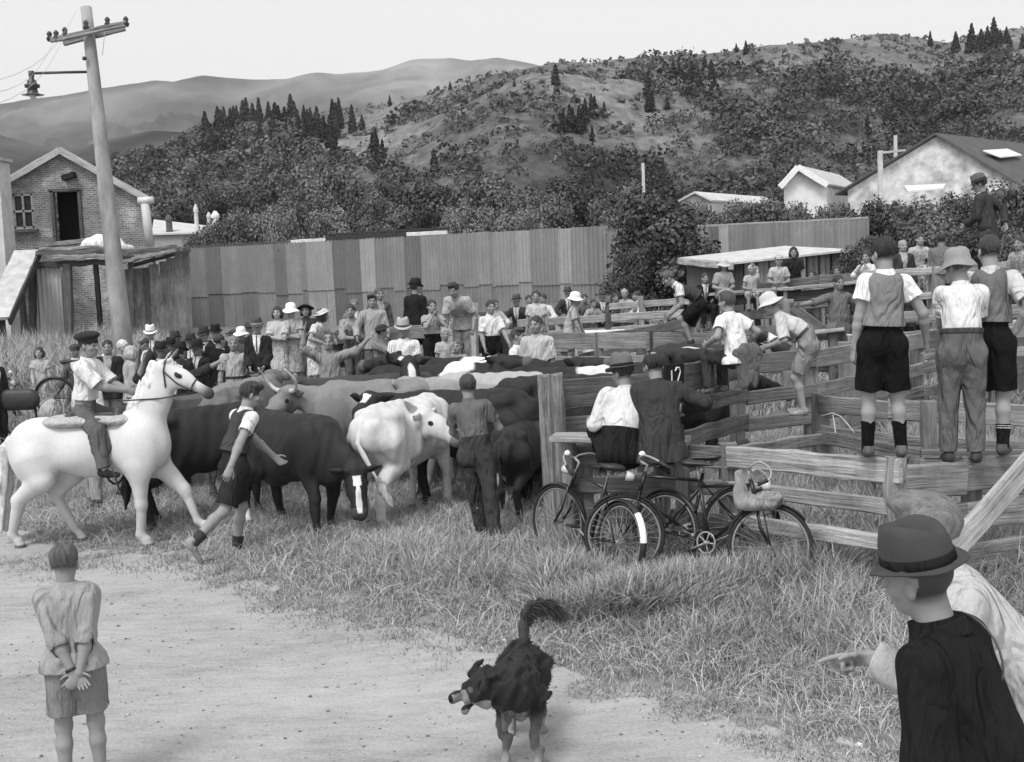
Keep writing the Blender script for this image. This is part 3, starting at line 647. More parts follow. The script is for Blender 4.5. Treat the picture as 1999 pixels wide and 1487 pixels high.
# torn gap: a near-black sheet over the wall paints in its shade
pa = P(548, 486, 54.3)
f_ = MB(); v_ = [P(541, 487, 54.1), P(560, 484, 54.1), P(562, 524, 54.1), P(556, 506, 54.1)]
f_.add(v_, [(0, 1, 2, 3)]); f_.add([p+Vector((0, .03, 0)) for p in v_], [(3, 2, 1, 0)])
tag(f_.build('gap_shade', M('gap_dark_paint', .03)), 'near black piece painting the shade of a torn gap in the long iron wall', 'painted shade')

# ------------------------------------------------------------ small shed in front of the right wall
def slab(pts, th, name, m, parent, tones=None):
    """flat slab from 4 top corners, th thick downwards"""
    b = MB(); t = [Vector(p) for p in pts]; u = [p-Vector((0, 0, th)) for p in t]; n = len(t)
    b.add(t+u, [tuple(range(n)), tuple(range(2*n-1, n-1, -1))]+[(i, n+i, n+(i+1) % n, (i+1) % n) for i in range(n)])
    return b.build(name, m, parent)
sh = empty('shed', at(1520, 37)); tag(sh, 'low corrugated shed with pale flat roof near the right wall', 'shed')
fl, fr = P(1452, 511, 34.5), P(1646, 487, 35.5)
a0 = Vector((fl.x, fl.y, 0)); b0 = Vector((fr.x, fr.y, 0)); zl, zr = fl.z, fr.z
back = Vector((-1.2, 3., 0))
V, Q, T = [], [], []; g0 = float(hh(a0.x, a0.y))-.1
for k in range(8): iron_panel(V, Q, T, a0.lerp(b0, k/8), a0.lerp(b0, (k+1)/8), (g0, g0), (zl+(zr-zl)*k/8-.05, zl+(zr-zl)*(k+1)/8-.05), (.24, .22, .28, .24, .4, .22, .28, .24)[k], off=(k % 2)*.01)
link('front_wall', np_mesh('front_wall', np.concatenate(V), np.concatenate(Q), np.concatenate(T)), IRON, sh)
V, Q, T = [], [], []; iron_panel(V, Q, T, a0+back, a0, (g0, g0), (zl-.05, zl-.05), .09); iron_panel(V, Q, T, b0, b0+back, (g0, g0), (zr-.05, zr-.05), .2)
iron_panel(V, Q, T, b0+back, a0+back, (g0, g0), (zr-.05, zl-.05), .15)
link('side_wall', np_mesh('side_wall', np.concatenate(V), np.concatenate(Q), np.concatenate(T)), IRON, sh)
o_ = Vector((-.35, -.3, 0)); o2 = Vector((.2, -.3, 0))
slab([Vector((a0.x, a0.y, zl))+o_, Vector((b0.x, b0.y, zr))+o2, Vector((b0.x, b0.y, zr+.22))+back+Vector((.2, .2, 0)), Vector((a0.x, a0.y, zl+.22))+back+Vector((-.2, .2, 0))], .06, 'roof', M('roof_iron', .5, .25, 3), sh)
beam('fascia', Vector((a0.x, a0.y, zl-.12))+o_*1.1, Vector((a0.x, a0.y, zl+.1))+back+Vector((-.25, .2, 0)), .05, .2, m_wood(.4), sh)

# ------------------------------------------------------------ brick store with loft door at the left
def m_brick(g):
    m, t, b = nodes('brick'); tc = N(t, 'ShaderNodeTexCoord').outputs['Object']; b.inputs['Roughness'].default_value = .95
    sx = N(t, 'ShaderNodeSeparateXYZ'); t.links.new(tc, sx.inputs[0]); cb = N(t, 'ShaderNodeCombineXYZ')
    t.links.new(mathn(t, 'ADD', sx.outputs[0], sx.outputs[1]), cb.inputs[0]); t.links.new(sx.outputs[2], cb.inputs[1])
    br = N(t, 'ShaderNodeTexBrick'); t.links.new(cb.outputs[0], br.inputs['Vector']); br.inputs['Scale'].default_value = 1
    br.inputs['Brick Width'].default_value = .24; br.inputs['Row Height'].default_value = .085; br.inputs['Mortar Size'].default_value = .012
    br.inputs['Color1'].default_value = g3(g*.7); br.inputs['Color2'].default_value = g3(g*1.25); br.inputs['Mortar'].default_value = g3(.34)
    n = ramp(t, noise(t, tc, .9, 6, .7), ((.3, .55), (.52, 1.), (.66, 1.9)))
    mx = N(t, 'ShaderNodeMix', data_type='RGBA', blend_type='MULTIPLY'); mx.inputs[0].default_value = 1
    t.links.new(br.outputs[0], mx.inputs[6]); t.links.new(n, mx.inputs[7]); t.links.new(mx.outputs[2], b.inputs['Base Color']); bump(t, b, br.outputs[0], .4, .02); return m
BRICK = m_brick(.19); YH = 47.
def q(px, py, dy=0): return PY(px, py, YH+dy)
hs = empty('brick_store', at(120, 47)); tag(hs, 'old two storey brick store with gable loft door and pale barges', 'building')
xr, xl = q(288, 400).x, q(-60, 400).x; zt = q(122, 296).z; xm = q(122, 296).x; ze = q(290, 388).z
dx0, dx1, dz0, dz1 = q(105, 420).x, q(158, 420).x, q(130, 470).z, q(130, 374).z
wx0, wx1, wz0, wz1 = q(26, 420).x, q(66, 420).x, q(45, 446).z, q(45, 378).z
zb = .3
wl = MB()
def fb(x0, x1, z0, z1): wl.box(((x0+x1)/2, YH+.15, (z0+z1)/2), (x1-x0, .3, z1-z0))
zs = max(dz1, wz1); DV = Vector((-4.4, 10.5, 0))
def prism(pts):
    n = len(pts); wl.add([(x, YH, z) for x, z in pts]+[(x, YH+.3, z) for x, z in pts], [tuple(range(n)), tuple(range(2*n-1, n-1, -1))]+[(i, n+i, n+(i+1) % n, (i+1) % n) for i in range(n)])
fz = (zt-zs)/(zt-ze); xRs, xLs = xm+(xr-xm)*fz, xm+(xl-xm)*fz
fb(xl, wx0, zb, ze); fb(wx0, wx1, zb, wz0); fb(wx1, dx0, zb, zs); fb(dx0, dx1, zb, dz0); fb(dx1, xr, zb, ze)
prism([(dx1, ze), (xr, ze), (xRs, zs), (dx1, zs)]); prism([(xl, ze), (wx0, ze), (wx0, zs), (xLs, zs)])
if zs-wz1 > .01: fb(wx0, wx1, wz1, zs)
if zs-dz1 > .01: fb(dx0, dx1, dz1, zs)
prism([(xLs, zs), (xRs, zs), (xm, zt)])
wl.build('wall', BRICK, hs)
sw = MB()
for x in (xr, xl):
    p = [Vector((x-.001*(x > 0), YH+.3, zb)), Vector((x, YH+.3, zb))+DV, Vector((x, YH+.3, ze))+DV, Vector((x, YH+.3, ze))]; o3 = Vector((-.3 if x == xr else .3, 0, 0))
    sw.add(p+[v+o3 for v in p], [(0, 1, 2, 3), (7, 6, 5, 4), (0, 4, 5, 1), (3, 2, 6, 7), (1, 5, 6, 2), (0, 3, 7, 4)])
sw.build('side_wall', BRICK, hs)
slp = (zt-ze)/(xr-xm); ov = .25
for sgn, xe in ((1, xr), (-1, xl)):
    x2 = xe+sgn*ov; z2 = zt-abs(x2-xm)*((zt-ze)/abs(xe-xm))
    slab([(xm, YH-.25, zt+.16), (x2, YH-.25, z2+.16), (x2+DV.x, YH+DV.y, z2+.16), (xm+DV.x, YH+DV.y, zt+.16)][::sgn], .1, 'roof', M('roof_iron', .36, .25, 2), hs)
    beam('bargeboard', Vector((xm, YH-.28, zt+.03)), Vector((x2, YH-.28, z2+.03)), .06, .26, m_wood(.4, .35), hs, up=Vector((0, 0, 1)))
gp = q(270, 392, -.3); gq = q(299, 390, -.3)
g_ = MB(); g_.tube((gp, gq), .14, 14); g_.build('gutter', m_metal(.6, .5), hs, True)
g_ = MB(); g_.tube((q(283, 398, -.3), q(288, 440, -.3), q(293, 482, -.3)), .17, 12); g_.build('downpipe', m_metal(.5, .6), hs, True)
dk = MB(); dk.box(((dx0+dx1)/2, YH+.9, (dz0+dz1)/2), (dx1-dx0+.3, .04, dz1-dz0+.3)); dk.build('door_shade_panel', M('painted_dark', .008), hs)  # near-black panel; the shade inside the loft doorway is put into its colour
fr = MB()
for x in (dx0, dx1): fr.box((x, YH-.02, (dz0+dz1)/2), (.12, .14, dz1-dz0+.1))
fr.box(((dx0+dx1)/2, YH-.02, dz1+.06), (dx1-dx0+.24, .14, .12)); fr.build('door_frame', m_wood(.1), hs)
rl = MB(); rl.box((q(138, 345).x, YH-.2, q(138, 345).z), (.5, .35, .2), Matrix.Translation(q(138, 345)) @ Matrix.Rotation(-.3, 4, 'Y') @ Matrix.Translation(-q(138, 345))); rl.build('hoist_block', m_wood(.03), hs)
wn = MB(); wc = (wx0+wx1)/2
for x in (wx0+.04, wc, wx1-.04): wn.box((x, YH+.05, (wz0+wz1)/2), (.08, .08, wz1-wz0))
for z in (wz0+.04, (wz0+wz1)/2, wz1-.04): wn.box((wc, YH+.045, z), (wx1-wx0, .07, .08))
wf = wn.build('window', m_wood(.3), hs)
gl_ = MB(); gl_.box((wc, YH+.1, (wz0+wz1)/2), (wx1-wx0, .02, wz1-wz0)); gl_.build('pane', M('window_glass', .03, .2, 3, .15, .6, 0), wf)
si = MB(); si.box((wc, YH-.06, wz0-.09), (wx1-wx0+.3, .3, .12)); si.build('sill', m_wood(.12), wf)
# pale rendered corner at the picture's left edge
pb = empty('rendered_building', at(0, 44)); tag(pb, 'pale rendered wall corner at the left edge beside the brick store', 'building')
c1, c0 = PY(4, 420, 43.8), PY(-260, 420, 43.8); tz = PY(10, 312, 43.8).z
w_ = MB(); w_.box(((c0.x+c1.x)/2, 44.3, (tz+.3)/2), (c1.x-c0.x, 1., tz-.3)); w_.build('wall', M('render', .52, .2, 2.5), pb)
w_ = MB(); w_.box(((c0.x+c1.x)/2, 44.3, tz+.06), (c1.x-c0.x+.2, 1.2, .12)); w_.build('coping', M('render', .4, .2, 2.5), pb)
# loading stage of sheets and planks in front of the loft door
st = empty('loading_stage', at(150, 43)); tag(st, 'ramshackle timber loading stage of planks under the loft door', 'platform')
Y0 = 43.
def s_(px, py, dy=0): return PY(px, py, Y0+dy)
for (x0, y0, x1, y1, th, tn, dy, w) in ((72, 494, 360, 486, .14, .12, -.4, .3), (72, 480, 180, 468, .16, .2, .5, .5), (80, 486, 215, 482, .1, .3, -.1, .4), (105, 502, 215, 498, .14, .28, -.5, .35), (60, 517, 240, 510, .2, .06, -.3, .25), (210, 505, 300, 494, .1, .22, .6, .6), (215, 518, 345, 488, .1, .3, -.6, .5), (225, 500, 365, 484, .1, .2, 1.4, .8), (240, 490, 340, 481, .08, .24, 2.2, .9)):
    beam('plank', s_(x0, y0, dy), s_(x1, y1, dy), w, th, m_wood(tn, .5), st, rough=.05)
for px, y0, tn, w, lean in ((62, 500, .05, .22, 4), (132, 515, .12, .26, 5), (186, 505, .025, .16, 14), (255, 510, .1, .16, 6)):
    p1 = s_(px, y0, -.3); p0 = s_(px+lean, 690, -.3); p0.z = float(hh(p0.x, p0.y))-.1; beam('post', p0, p1, w, w, m_wood(tn), st)
V, Q, T = [], [], []
a_, b_ = s_(66, 560, -.2), s_(120, 560, -.2); iron_panel(V, Q, T, a_, b_, (.3, .3), (s_(66, 522).z, s_(120, 518).z), .4); link('sheeting', np_mesh('sheeting', np.concatenate(V), np.concatenate(Q), np.concatenate(T)), IRON, st)
# leaning palings between the stage and the iron wall
pl = empty('paling_fence', at(310, 44)); tag(pl, 'leaning grey paling fence joining the stage to the iron wall', 'fence')
for px0, px1, y0, w, tn in ((255, 262, 525, .5, .16), (270, 276, 524, .28, .22), (284, 290, 522, .3, .12), (300, 304, 516, .38, .24), (318, 322, 510, .3, .2), (334, 340, 503, .4, .2), (348, 356, 498, .3, .22), (362, 366, 492, .28, .17)):
    D_ = 44.5; p1 = P(px0, y0, D_); p0 = P(px1+4, 660, D_); p0.z = float(hh(p0.x, p0.y))-.1; beam('paling', p0, p1, .04, w, m_wood(tn), pl, up=Vector((1, 0, 0)))
beam('rail', P(250, 520, 44.7), P(372, 488, 44.7), .1, .14, m_wood(.1), pl); beam('rail', P(254, 600, 44.7), P(372, 585, 44.7), .1, .14, m_wood(.08), pl)
# chute
ch = empty('chute', at(20, 40)); tag(ch, 'pale boarded chute sloping down from the loading stage', 'chute')
t0, t1 = P(52, 490, 42.5), P(-8, 622, 39); beam('deck', t1, t0, .85, .12, M('pale_board', .45, .25, 3), ch); 
for k in (0, 1): beam('support', Vector((t1.lerp(t0, .15+.6*k).x, t1.lerp(t0, .15+.6*k).y, .3)), t1.lerp(t0, .15+.6*k)-Vector((0, 0, .1)), .18, .18, m_wood(.06), ch)
beam('side_rail', t1+Vector((.45, 0, -.12)), t0+Vector((.45, 0, -.12)), .1, .25, m_wood(.06), ch)
# tarpaulin heap
tp = Fld().ell((0, 0, .3), (.75, .5, .38)).ell((.5, .1, .15), (.6, .4, .24), k=.15).ell((-.5, 0, .12), (.5, .4, .2), k=.15); tp.nz = wnoise(.06, 6, 3.)
tag(sdf_obj('tarpaulin', tp, .05, m_cloth(.72), None, Matrix.Translation(s_(200, 494, .2))), 'crumpled white tarpaulin heaped on the loading stage by the pole', 'tarpaulin')
# mid distance: low house roofs between store and wall
lo = empty('cottage', at(355, 75)); tag(lo, 'distant cottage with pale roof and chimneys above the paling fence', 'house')
L_ = lambda px, py, d=75: P(px, py, d)
slab([L_(296, 456), L_(420, 452), L_(405, 440, 80), L_(300, 428, 80)], .1, 'roof', M('roof_iron', .5, .15, 2), lo)
w_ = MB(); m_ = (L_(296, 456)+L_(420, 452))/2; w_.box((m_.x, m_.y+2, m_.z/2), (3.9, 3.6, m_.z-.1)); w_.build('wall', M('plaster', .3), lo)
for px, py, w, h_, tn in ((331, 442, .4, 1.1, .1), (384, 428, .25, 1.3, .6), (409, 434, .25, 1.0, .5), (422, 438, .45, 1.2, .7)):
    c = MB(); c.lathe([(0, -.9), (w/2*1.2, -.9), (w/2, h_*.6), (w/2*1.3, h_*.62), (w/2*1.3, h_*.75), (w*.2, h_), (0, h_)], 10, Matrix.Translation(P(px, py+10, 76))); c.build('chimney', M('plaster', tn), lo)

# ------------------------------------------------------------ buildings on the right
def gable_house(label, fl, fr, D, ridge, depth, roof_t, wall_t, name='house', barge=None, mw_=None):
    """gable end facing the road: eave points fl, fr and ridge in the picture at depth D, running back by the vector depth"""
    r = empty(name, at((fl[0]+fr[0])/2, D)); tag(r, label, 'building' if name != 'house' else 'house')
    a, b, c = P(fl[0], fl[1], D), P(fr[0], fr[1], D), P(ridge[0], ridge[1], D); a.z = b.z = (a.z+b.z)/2 if abs(a.z-b.z) < 1.5 else a.z; dv = Vector(depth); zb = -.2
    w = MB(); A0, B0 = Vector((a.x, a.y, zb)), Vector((b.x, b.y, zb))
    w.add([A0, B0, b, c, a, A0+dv, B0+dv, b+dv, c+dv, a+dv], [(0, 1, 2, 3, 4), (9, 8, 7, 6, 5), (1, 6, 7, 2), (0, 4, 9, 5)]); w.build('wall', mw_ or M('weatherboard', wall_t, .15, 2), r)
    up = Vector((0, 0, .12)); f = -dv.normalized()*.4
    for e_, s in ((a, -1), (b, 1)):
        e2 = c+(e_-c)*1.1
        slab([c+up+f, e2+up+f, e2+up+dv, c+up+dv][::s], .1, 'roof', M('roof_iron', roof_t, .18, 2), r)
        if barge: beam('bargeboard', c+f*1.1, e2+f*1.1, .08, .3, M('white_paint', barge, .1), r)
    return r
gable_house('white roofed house with white barges half hidden by bushes', (1530, 350), (1614, 372), 62, (1562, 327), (4.3, 8, 0), .5, .75, barge=.8)
gable_house('long low pale iron roof building behind the shrubs', (1330, 396), (1392, 392), 66, (1362, 378), (5.5, 8, 0), .55, .6)
bigm = M('mottled_wall', .55, .5, 1.6, .95, .1, .3)
bs = gable_house('big old shed with mottled pale gable and dark roof', (1655, 385), (1990, 345), 62, (1832, 264), (14, 14, 0), .1, .4, name='big_shed', mw_=bigm)
slab([P(1765, 362, 60), P(1846, 358, 60), P(1842, 366, 56), P(1772, 372, 56)], .08, 'lean_to_roof', M('roof_iron', .7, .1), bs)
_R, _E = P(1832, 264, 62), P(1990, 345, 62); _n = Vector((1, 1, 0)).cross(_E-_R); _n = (_n if _n.z > 0 else -_n).normalized(); _R = _R+Vector((0, 0, .2))
def on_roof(px, py):
    r = ray(px, py); return CP+r*((_R-CP).dot(_n)/r.dot(_n))+_n*.04
slab([on_roof(1918, 294), on_roof(1966, 291), on_roof(1994, 303), on_roof(1952, 307)], .06, 'skylight', M('skylight_glass', .75, .05, 3, .3), bs)
# power posts among the roofs
for px, y0, y1, D, lab, arm in ((1718, 294, 400, 55, 'white post with short crossarm in front of the big shed', 1), (1255, 318, 420, 85, 'thin pale post above shrubs left of the big tree', 0), (1748, 264, 330, 80, 'short pale post behind the big shed roofline', 0)):
    t_ = P(px, y0, D); r = empty('post', (t_.x, t_.y, float(hh(t_.x, t_.y)))); tag(r, lab, 'post')
    beam('shaft', r.location, t_, .2, .2, M('pale_paint', .55, .2), r)
    if arm: beam('crossarm', t_+Vector((0, -.25, -.12)), t_+Vector((1.1, -.25, -.05)), .09, .1, M('pale_paint', .45, .2), r)

# ------------------------------------------------------------ leaning power pole with lamp
PD = 26.; pt, pbm = P(168, 14, PD), P(246, 720, PD-.0)
gz = float(hh(pbm.x, pbm.y)); k = (pt.z-gz+.4)/(pt.z-pbm.z); pbm = pt.lerp(pbm, k)
pole = empty('power_pole', (pbm.x, pbm.y, gz)); tag(pole, 'leaning pale concrete power pole with crossarm and street lamp', 'power pole')
mm = M('pole_concrete', .3, .4, 1.3, .9, .15, .3, (3, 3, 1)); mb = MB(); n = 14
for i in range(n): pass
def pp(py): # pole axis at picture height
    t_ = (py-14)/(720-14); return P(168+(246-168)*t_, py, PD)
mb.tube([pp(y) for y in (14, 60, 130, 200, 300, 400, 500, 600)]+[pbm], [r*PD/FPX for r in (10.5, 11, 11.8, 12.8, 14, 15.3, 16.6, 18, 19)], 16)
mb.build('shaft', mm, pole, True)
ca, cb_ = P(99, 78, PD-.25), P(247, 46, PD-.25)
beam('crossarm', ca, cb_, .1, .12, m_wood(.3, .5), pole); beam('crossarm', ca+Vector((.1, .5, .02)), cb_+Vector((-.2, .5, .02)), .1, .12, m_wood(.25, .5), pole)
for px, py, tn in ((97, 75, .02), (110, 73, .03), (127, 67, .02), (168, 53, .04), (210, 47, .03), (246, 46, .03)):
    i_ = MB(); i_.lathe([(0, -.06), (.05, -.06), (.075, 0), (.04, .05), (.065, .09), (.03, .15), (0, .16)], 10, Matrix.Translation(P(px, py, PD-.25))); i_.build('insulator', m_metal(tn, .3), pole, True)
i_ = MB(); i_.lathe([(0, -.04), (.05, -.03), (.05, .03), (0, .05)], 8, Matrix.Translation(P(165, 114, PD-.2))); i_.build('insulator', m_metal(.03), pole, True)
ar = MB(); ar.tube((P(176, 140, PD), P(120, 141, PD-.1), P(60, 143, PD-.2)), .03, 8); arm_ = ar.build('lamp_arm', m_metal(.05), pole, True)
lt = Matrix.Translation(P(61, 143, PD-.2))
lm = MB(); lm.lathe([(0, .06), (.06, .05), (.06, -.05), (.05, -.12), (.1, -.16), (.1, -.22), (.16, -.24), (.16, -.3), (.1, -.32), (.12, -.42), (.16, -.46), (0, -.46)], 16, lt); lp = lm.build('lamp_housing', m_metal(.04, .4), arm_, True)
gb_ = MB(); gb_.lathe([(.24, -.46), (.24, -.465), (0, -.44)], 16, lt); gb_.lathe([(.06, -.46), (.07, -.53), (0, -.58)], 10, lt); gb_.build('lamp_shade', m_metal(.6, .4), arm_, True)
for i, (x0, y0, x1, y1) in enumerate(((150, 20, -60, 170), (110, 70, -60, 186), (128, 66, -60, 218))):
    a, b = P(x0, y0, PD-.2), P(x1, y1, 12); w = MB(); w.tube([a.lerp(b, t/8)-Vector((0, 0, .35*math.sin(math.pi*t/8))) for t in range(9)], .004, 5)
    tag(w.build('wire', m_metal(.35), None, True), ('uppermost thin overhead wire running left from the pole', 'middle thin overhead wire running left from the crossarm', 'lowest thin overhead wire running left from the crossarm')[i], 'wire')
w = MB(); a, b = P(205, 60, PD), P(200, 108, PD); w.tube((a, b), .006, 5); tag(w.build('wire', m_metal(.3), None, True), 'short wire hanging below the crossarm right of the pole', 'wire')
# ============================================================ stock yard fences
def fence(label, pts, offs, hs, tones, group=None, posts=(), pm=.2, w=.05, name='rail_fence', jit=.02, over=.0, post_top=.06):
    """pts: (px, y_top, D) along the top edge; one rail object per span and offset; posts: (px, y_top, D, width, tone)"""
    W_ = [P(*p) for p in pts]; root = empty(name, (W_[0].x, W_[0].y, float(hh(W_[0].x, W_[0].y)))); tag(root, label, 'fence', group)
    for i in range(len(W_)-1):
        a, b = W_[i], W_[i+1]; d = (b-a).normalized()
        nrm = Vector((d.y, -d.x, 0)).normalized()*.0
        for j, (o, h_) in enumerate(zip(offs, hs)):
            dz = Vector((0, 0, -o-h_/2)); e = random.uniform(-jit, jit)
            beam('rail', a+dz-d*over+Vector((0, 0, e)), b+dz+d*over+Vector((0, 0, random.uniform(-jit, jit))), w, h_*random.uniform(.9, 1.05), m_wood(random.choice(tones)), root, rough=.014)
    for (px, y, D, pw, tn) in posts:
        t = P(px, y, D); t.y += .5*(w+pw); beam('post', Vector((t.x+random.uniform(-.02, .02), t.y, float(hh(t.x, t.y))-.3)), t, pw, pw, m_wood(tn), root, rough=.02)
    return root
def zD(px, py, z): return proj(PZ(px, py, z))[2]
# big corner post
t = P(1075, 731, 11.7); pr = log_post('corner_post', Vector((t.x+.03, t.y, -.3)), t, .145, m_wood(.22, .8), n=26); tag(pr, 'thick weathered round corner post at the end of the yards', 'post')
# pen twelve fence
z1 = 1.68
pts = [(1097, 742, zD(1097, 742, z1)), (1262, 726, zD(1262, 726, z1)), (1455, 690, zD(1455, 690, z1))]
f1 = fence('tall board fence of pen twelve running from the corner post', pts, (0, .4, .74, 1.05), (.3, .19, .2, .16), (.16, .2, .13), posts=[(1254, 735, pts[1][2], .16, .2), (1440, 700, pts[2][2], .17, .22)])
pts = [(1455, 692, pts[2][2]+.02), (1590, 679, zD(1590, 679, z1)), (1800, 648, zD(1800, 648, z1)), (2010, 616, zD(2010, 616, z1))]
fence('paler board fence continuing right behind the standing boys', pts, (0, .44, .8, 1.15), (.25, .18, .17, .16), (.19, .24, .16), posts=[(1585, 682, pts[1][2], .17, .26), (1668, 668, pts[1][2]+1.3, .3, .25), (1795, 652, pts[2][2], .16, .2), (1905, 640, pts[2][2]+1.4, .16, .2)])
# the number board
nb = P(1317, 736, pts[0][2]-.95); 
a, b = P(1298, 737, zD(1298, 722, z1)-.06), P(1334, 732, zD(1334, 716, z1)-.06)
bd = beam('number_board', a, b, .02, .27, M('black_paint', .012, .2), None, rough=.002, ch=.004); tag(bd, 'small black board with chalked number 12 on the top rail', 'sign')
def strokes(mat4, lines, r, m, parent, name='digit'):
    for ln in lines:
        s = MB(); s.tube([mat4 @ Vector(p) for p in ln], r, 6); s.build(name, m, parent)
L_ = (b-a).length; bw_ = bd.matrix_basis
strokes(bw_, [[(L_*.3, -.014, .07), (L_*.31, -.014, 0), (L_*.3, -.014, -.075)]], .008, M('chalk', .75), bd)
strokes(bw_, [[(L_*.5, -.014, .06), (L_*.58, -.014, .095), (L_*.72, -.014, .09), (L_*.77, -.014, .045), (L_*.68, -.014, -.02), (L_*.6, -.014, -.065), (L_*.7, -.014, -.08), (L_*.8, -.014, -.07)]], .008, M('chalk', .75), bd)
# front fence behind the bicycles
F0, F1, F2, F3 = (1100, 866, 11.3), (1290, 868, 11.0), (1422, 873, 10.65), (1757, 901, 9.05)
fence('low front fence that the bicycles lean against', [F0, F1, F2], (0, .32, .6), (.2, .15, .15), (.2, .16, .24), posts=[(1122, 862, 11.3, .16, .26), (1148, 864, 11.25, .1, .22), (1290, 868, 11.0, .13, .2), (1424, 868, 10.62, .16, .2)])
fence('pale wide railed front fence right of the bicycles', [F2, F3], (0, .31, .58), (.19, .13, .13), (.38, .3), posts=[(1752, 896, 9.05, .14, .28), (1788, 898, 9.1, .09, .16)])
bb = empty('bench', at(1215, 11.1)); tag(bb, 'plank bench on top of the low fence under the seated men', 'bench')
beam('seat', P(1080, 853, 11.1), P(1345, 862, 10.8), .36, .05, m_wood(.33), bb, rough=.02)
beam('leg', Vector((P(1110, 870, 11.15).x, P(1110, 870, 11.15).y, -.1)), P(1110, 858, 11.15), .12, .12, m_wood(.25), bb)
beam('leg', Vector((P(1330, 870, 10.85).x, P(1330, 870, 10.85).y, -.1)), P(1330, 866, 10.85), .12, .12, m_wood(.25), bb)
# right part, lichen grown, under the three boys
fence('lichen spotted board fence beneath the three standing boys', [(1762, 903, 9.1), (1880, 897, 9.35), (2040, 884, 9.75)], (0, .34, .68), (.26, .2, .2), (.23, .26, .2), posts=[(1800, 900, 9.15, .13, .24), (1905, 893, 9.4, .13, .2)], w=.09)
br = beam('brace_plank', P(1838, 1100, 8.3), P(2030, 880, 8.9), .06, .2, m_wood(.42), None); tag(br, 'long diagonal brace plank behind the pointing man', 'plank')
# low fence behind it
fence('low fence with wide boards across the weedy pen behind the boys', [(1600, 772, 13.6), (1735, 780, 12.9), (2020, 792, 11.9)], (0, .36, .7), (.22, .2, .2), (.26, .2, .22), posts=[(1610, 770, 13.6, .18, .22), (1820, 784, 12.5, .15, .2)])
fence('thin rail linking the front fence to the pen behind it', [(1400, 876, 10.7), (1602, 846, 12.6)], (0,), (.13,), (.24,))
fence('single low rail crossing the weeds by the right hand pen', [(1598, 838, 12.8), (1800, 876, 11.2), (2020, 880, 10.9)], (0, .3), (.14, .12), (.2, .17), posts=[(1700, 858, 11.9, .12, .2)])
# middle yards
fence('broad board fence crossing the middle of the yards', [(985, 652, 20.5), (1060, 650, 20.2), (1262, 648, 19.2), (1405, 650, 18.6)], (0, .38, .7, 1.), (.29, .2, .18, .16), (.2, .23, .18), posts=[(1283, 646, 19.1, .26, .08), (1390, 648, 18.7, .18, .2), (1170, 650, 19.6, .15, .2)])
gt = fence('dark gate posts and boards where the boy in white leans', [(905, 656, 20.3), (985, 652, 20.2)], (0, .4, .75), (.34, .26, .24), (.13, .1), posts=[(968, 650, 20.1, .26, .05), (985, 654, 20.0, .12, .05)])
t = P(925, 592, 20.2); tag(log_post('gate_post', at(927, 20.2, -.3), t, .085, m_wood(.42)), 'slim pale round post the stooping man leans on', 'post')
fence('board fence far left where the onlookers lean', [(612, 650, 21.5), (760, 640, 21.3), (830, 634, 21.2), (905, 628, 21)], (0, .35, .68), (.24, .2, .18), (.34, .26, .22), posts=[(652, 648, 21.5, .18, .2), (668, 646, 21.5, .25, .1), (800, 636, 21.2, .16, .2)])
fence('low railing far back in the left yards', [(880, 612, 27), (1000, 606, 27), (1075, 600, 27)], (0, .3, .6), (.14, .14, .14), (.12, .2), posts=[(900, 610, 27, .14, .15)])
fence('pair of long pale rails across the far yards', [(1010, 622, 25), (1180, 612, 24.6), (1345, 600, 24)], (0, .3, .6), (.17, .16, .15), (.34, .28), posts=[(1190, 610, 24.5, .18, .08), (1100, 616, 24.8, .14, .2), (1320, 602, 24.1, .14, .2)])
fence('far back board fence with onlookers peering over', [(1060, 592, 29), (1190, 582, 28.5)], (0, .28), (.24, .2), (.24, .2), posts=[(1185, 578, 28.4, .16, .2)])
fence('far back pale railing at the foot of the big tree', [(1190, 592, 27.5), (1345, 582, 27)], (0, .3), (.16, .18), (.3, .36), posts=[(1252, 578, 27, .12, .3)])
fence('sloping dark rails in the pen with the white calf', [(1130, 655, 21.2), (1240, 640, 21), (1330, 622, 20.6)], (0, .3), (.17, .13), (.16, .12), posts=[(1250, 640, 20.9, .14, .14)])
# raised walkway along the right hand yards
cw = empty('walkway', at(1550, 25)); tag(cw, 'raised plank walkway along the yards where children sit', 'walkway')
for a, b in (((1372, 575, 26), (1560, 562, 24.5)), ((1560, 562, 24.5), (1745, 543, 23.2))):
    beam('plank', P(*a), P(*b), .5, .07, m_wood(.34), cw); beam('bearer', P(*a)-Vector((0, .1, .16)), P(*b)-Vector((0, .1, .16)), .1, .2, m_wood(.06), cw)
for px, y, D in ((1395, 578, 25.8), (1522, 568, 24.8), (1640, 556, 24), (1735, 548, 23.3)):
    t = P(px, y, D); beam('post', Vector((t.x, t.y, float(hh(t.x, t.y))-.2)), t, .2, .2, m_wood(.22), cw)
for o in (.5, .85): beam('rail', P(1372, 575, 26)-Vector((0, 0, o)), P(1560, 562, 24.5)-Vector((0, 0, o)), .06, .2, m_wood(.18), cw); 
fence('upper handrail beside the raised walkway', [(1470, 552, 25.5), (1600, 536, 24.6), (1690, 530, 24)], (0, .42), (.2, .15), (.12, .16), posts=[(1480, 550, 25.5, .12, .12), (1690, 526, 24, .14, .2)])
fence('pale rails at the far right behind the standing boys', [(1690, 530, 22.2), (1835, 522, 21.6), (2010, 505, 21)], (0, .45, .85), (.14, .14, .14), (.36, .3), posts=[(1716, 528, 22.1, .2, .26), (1832, 520, 21.6, .24, .24)])
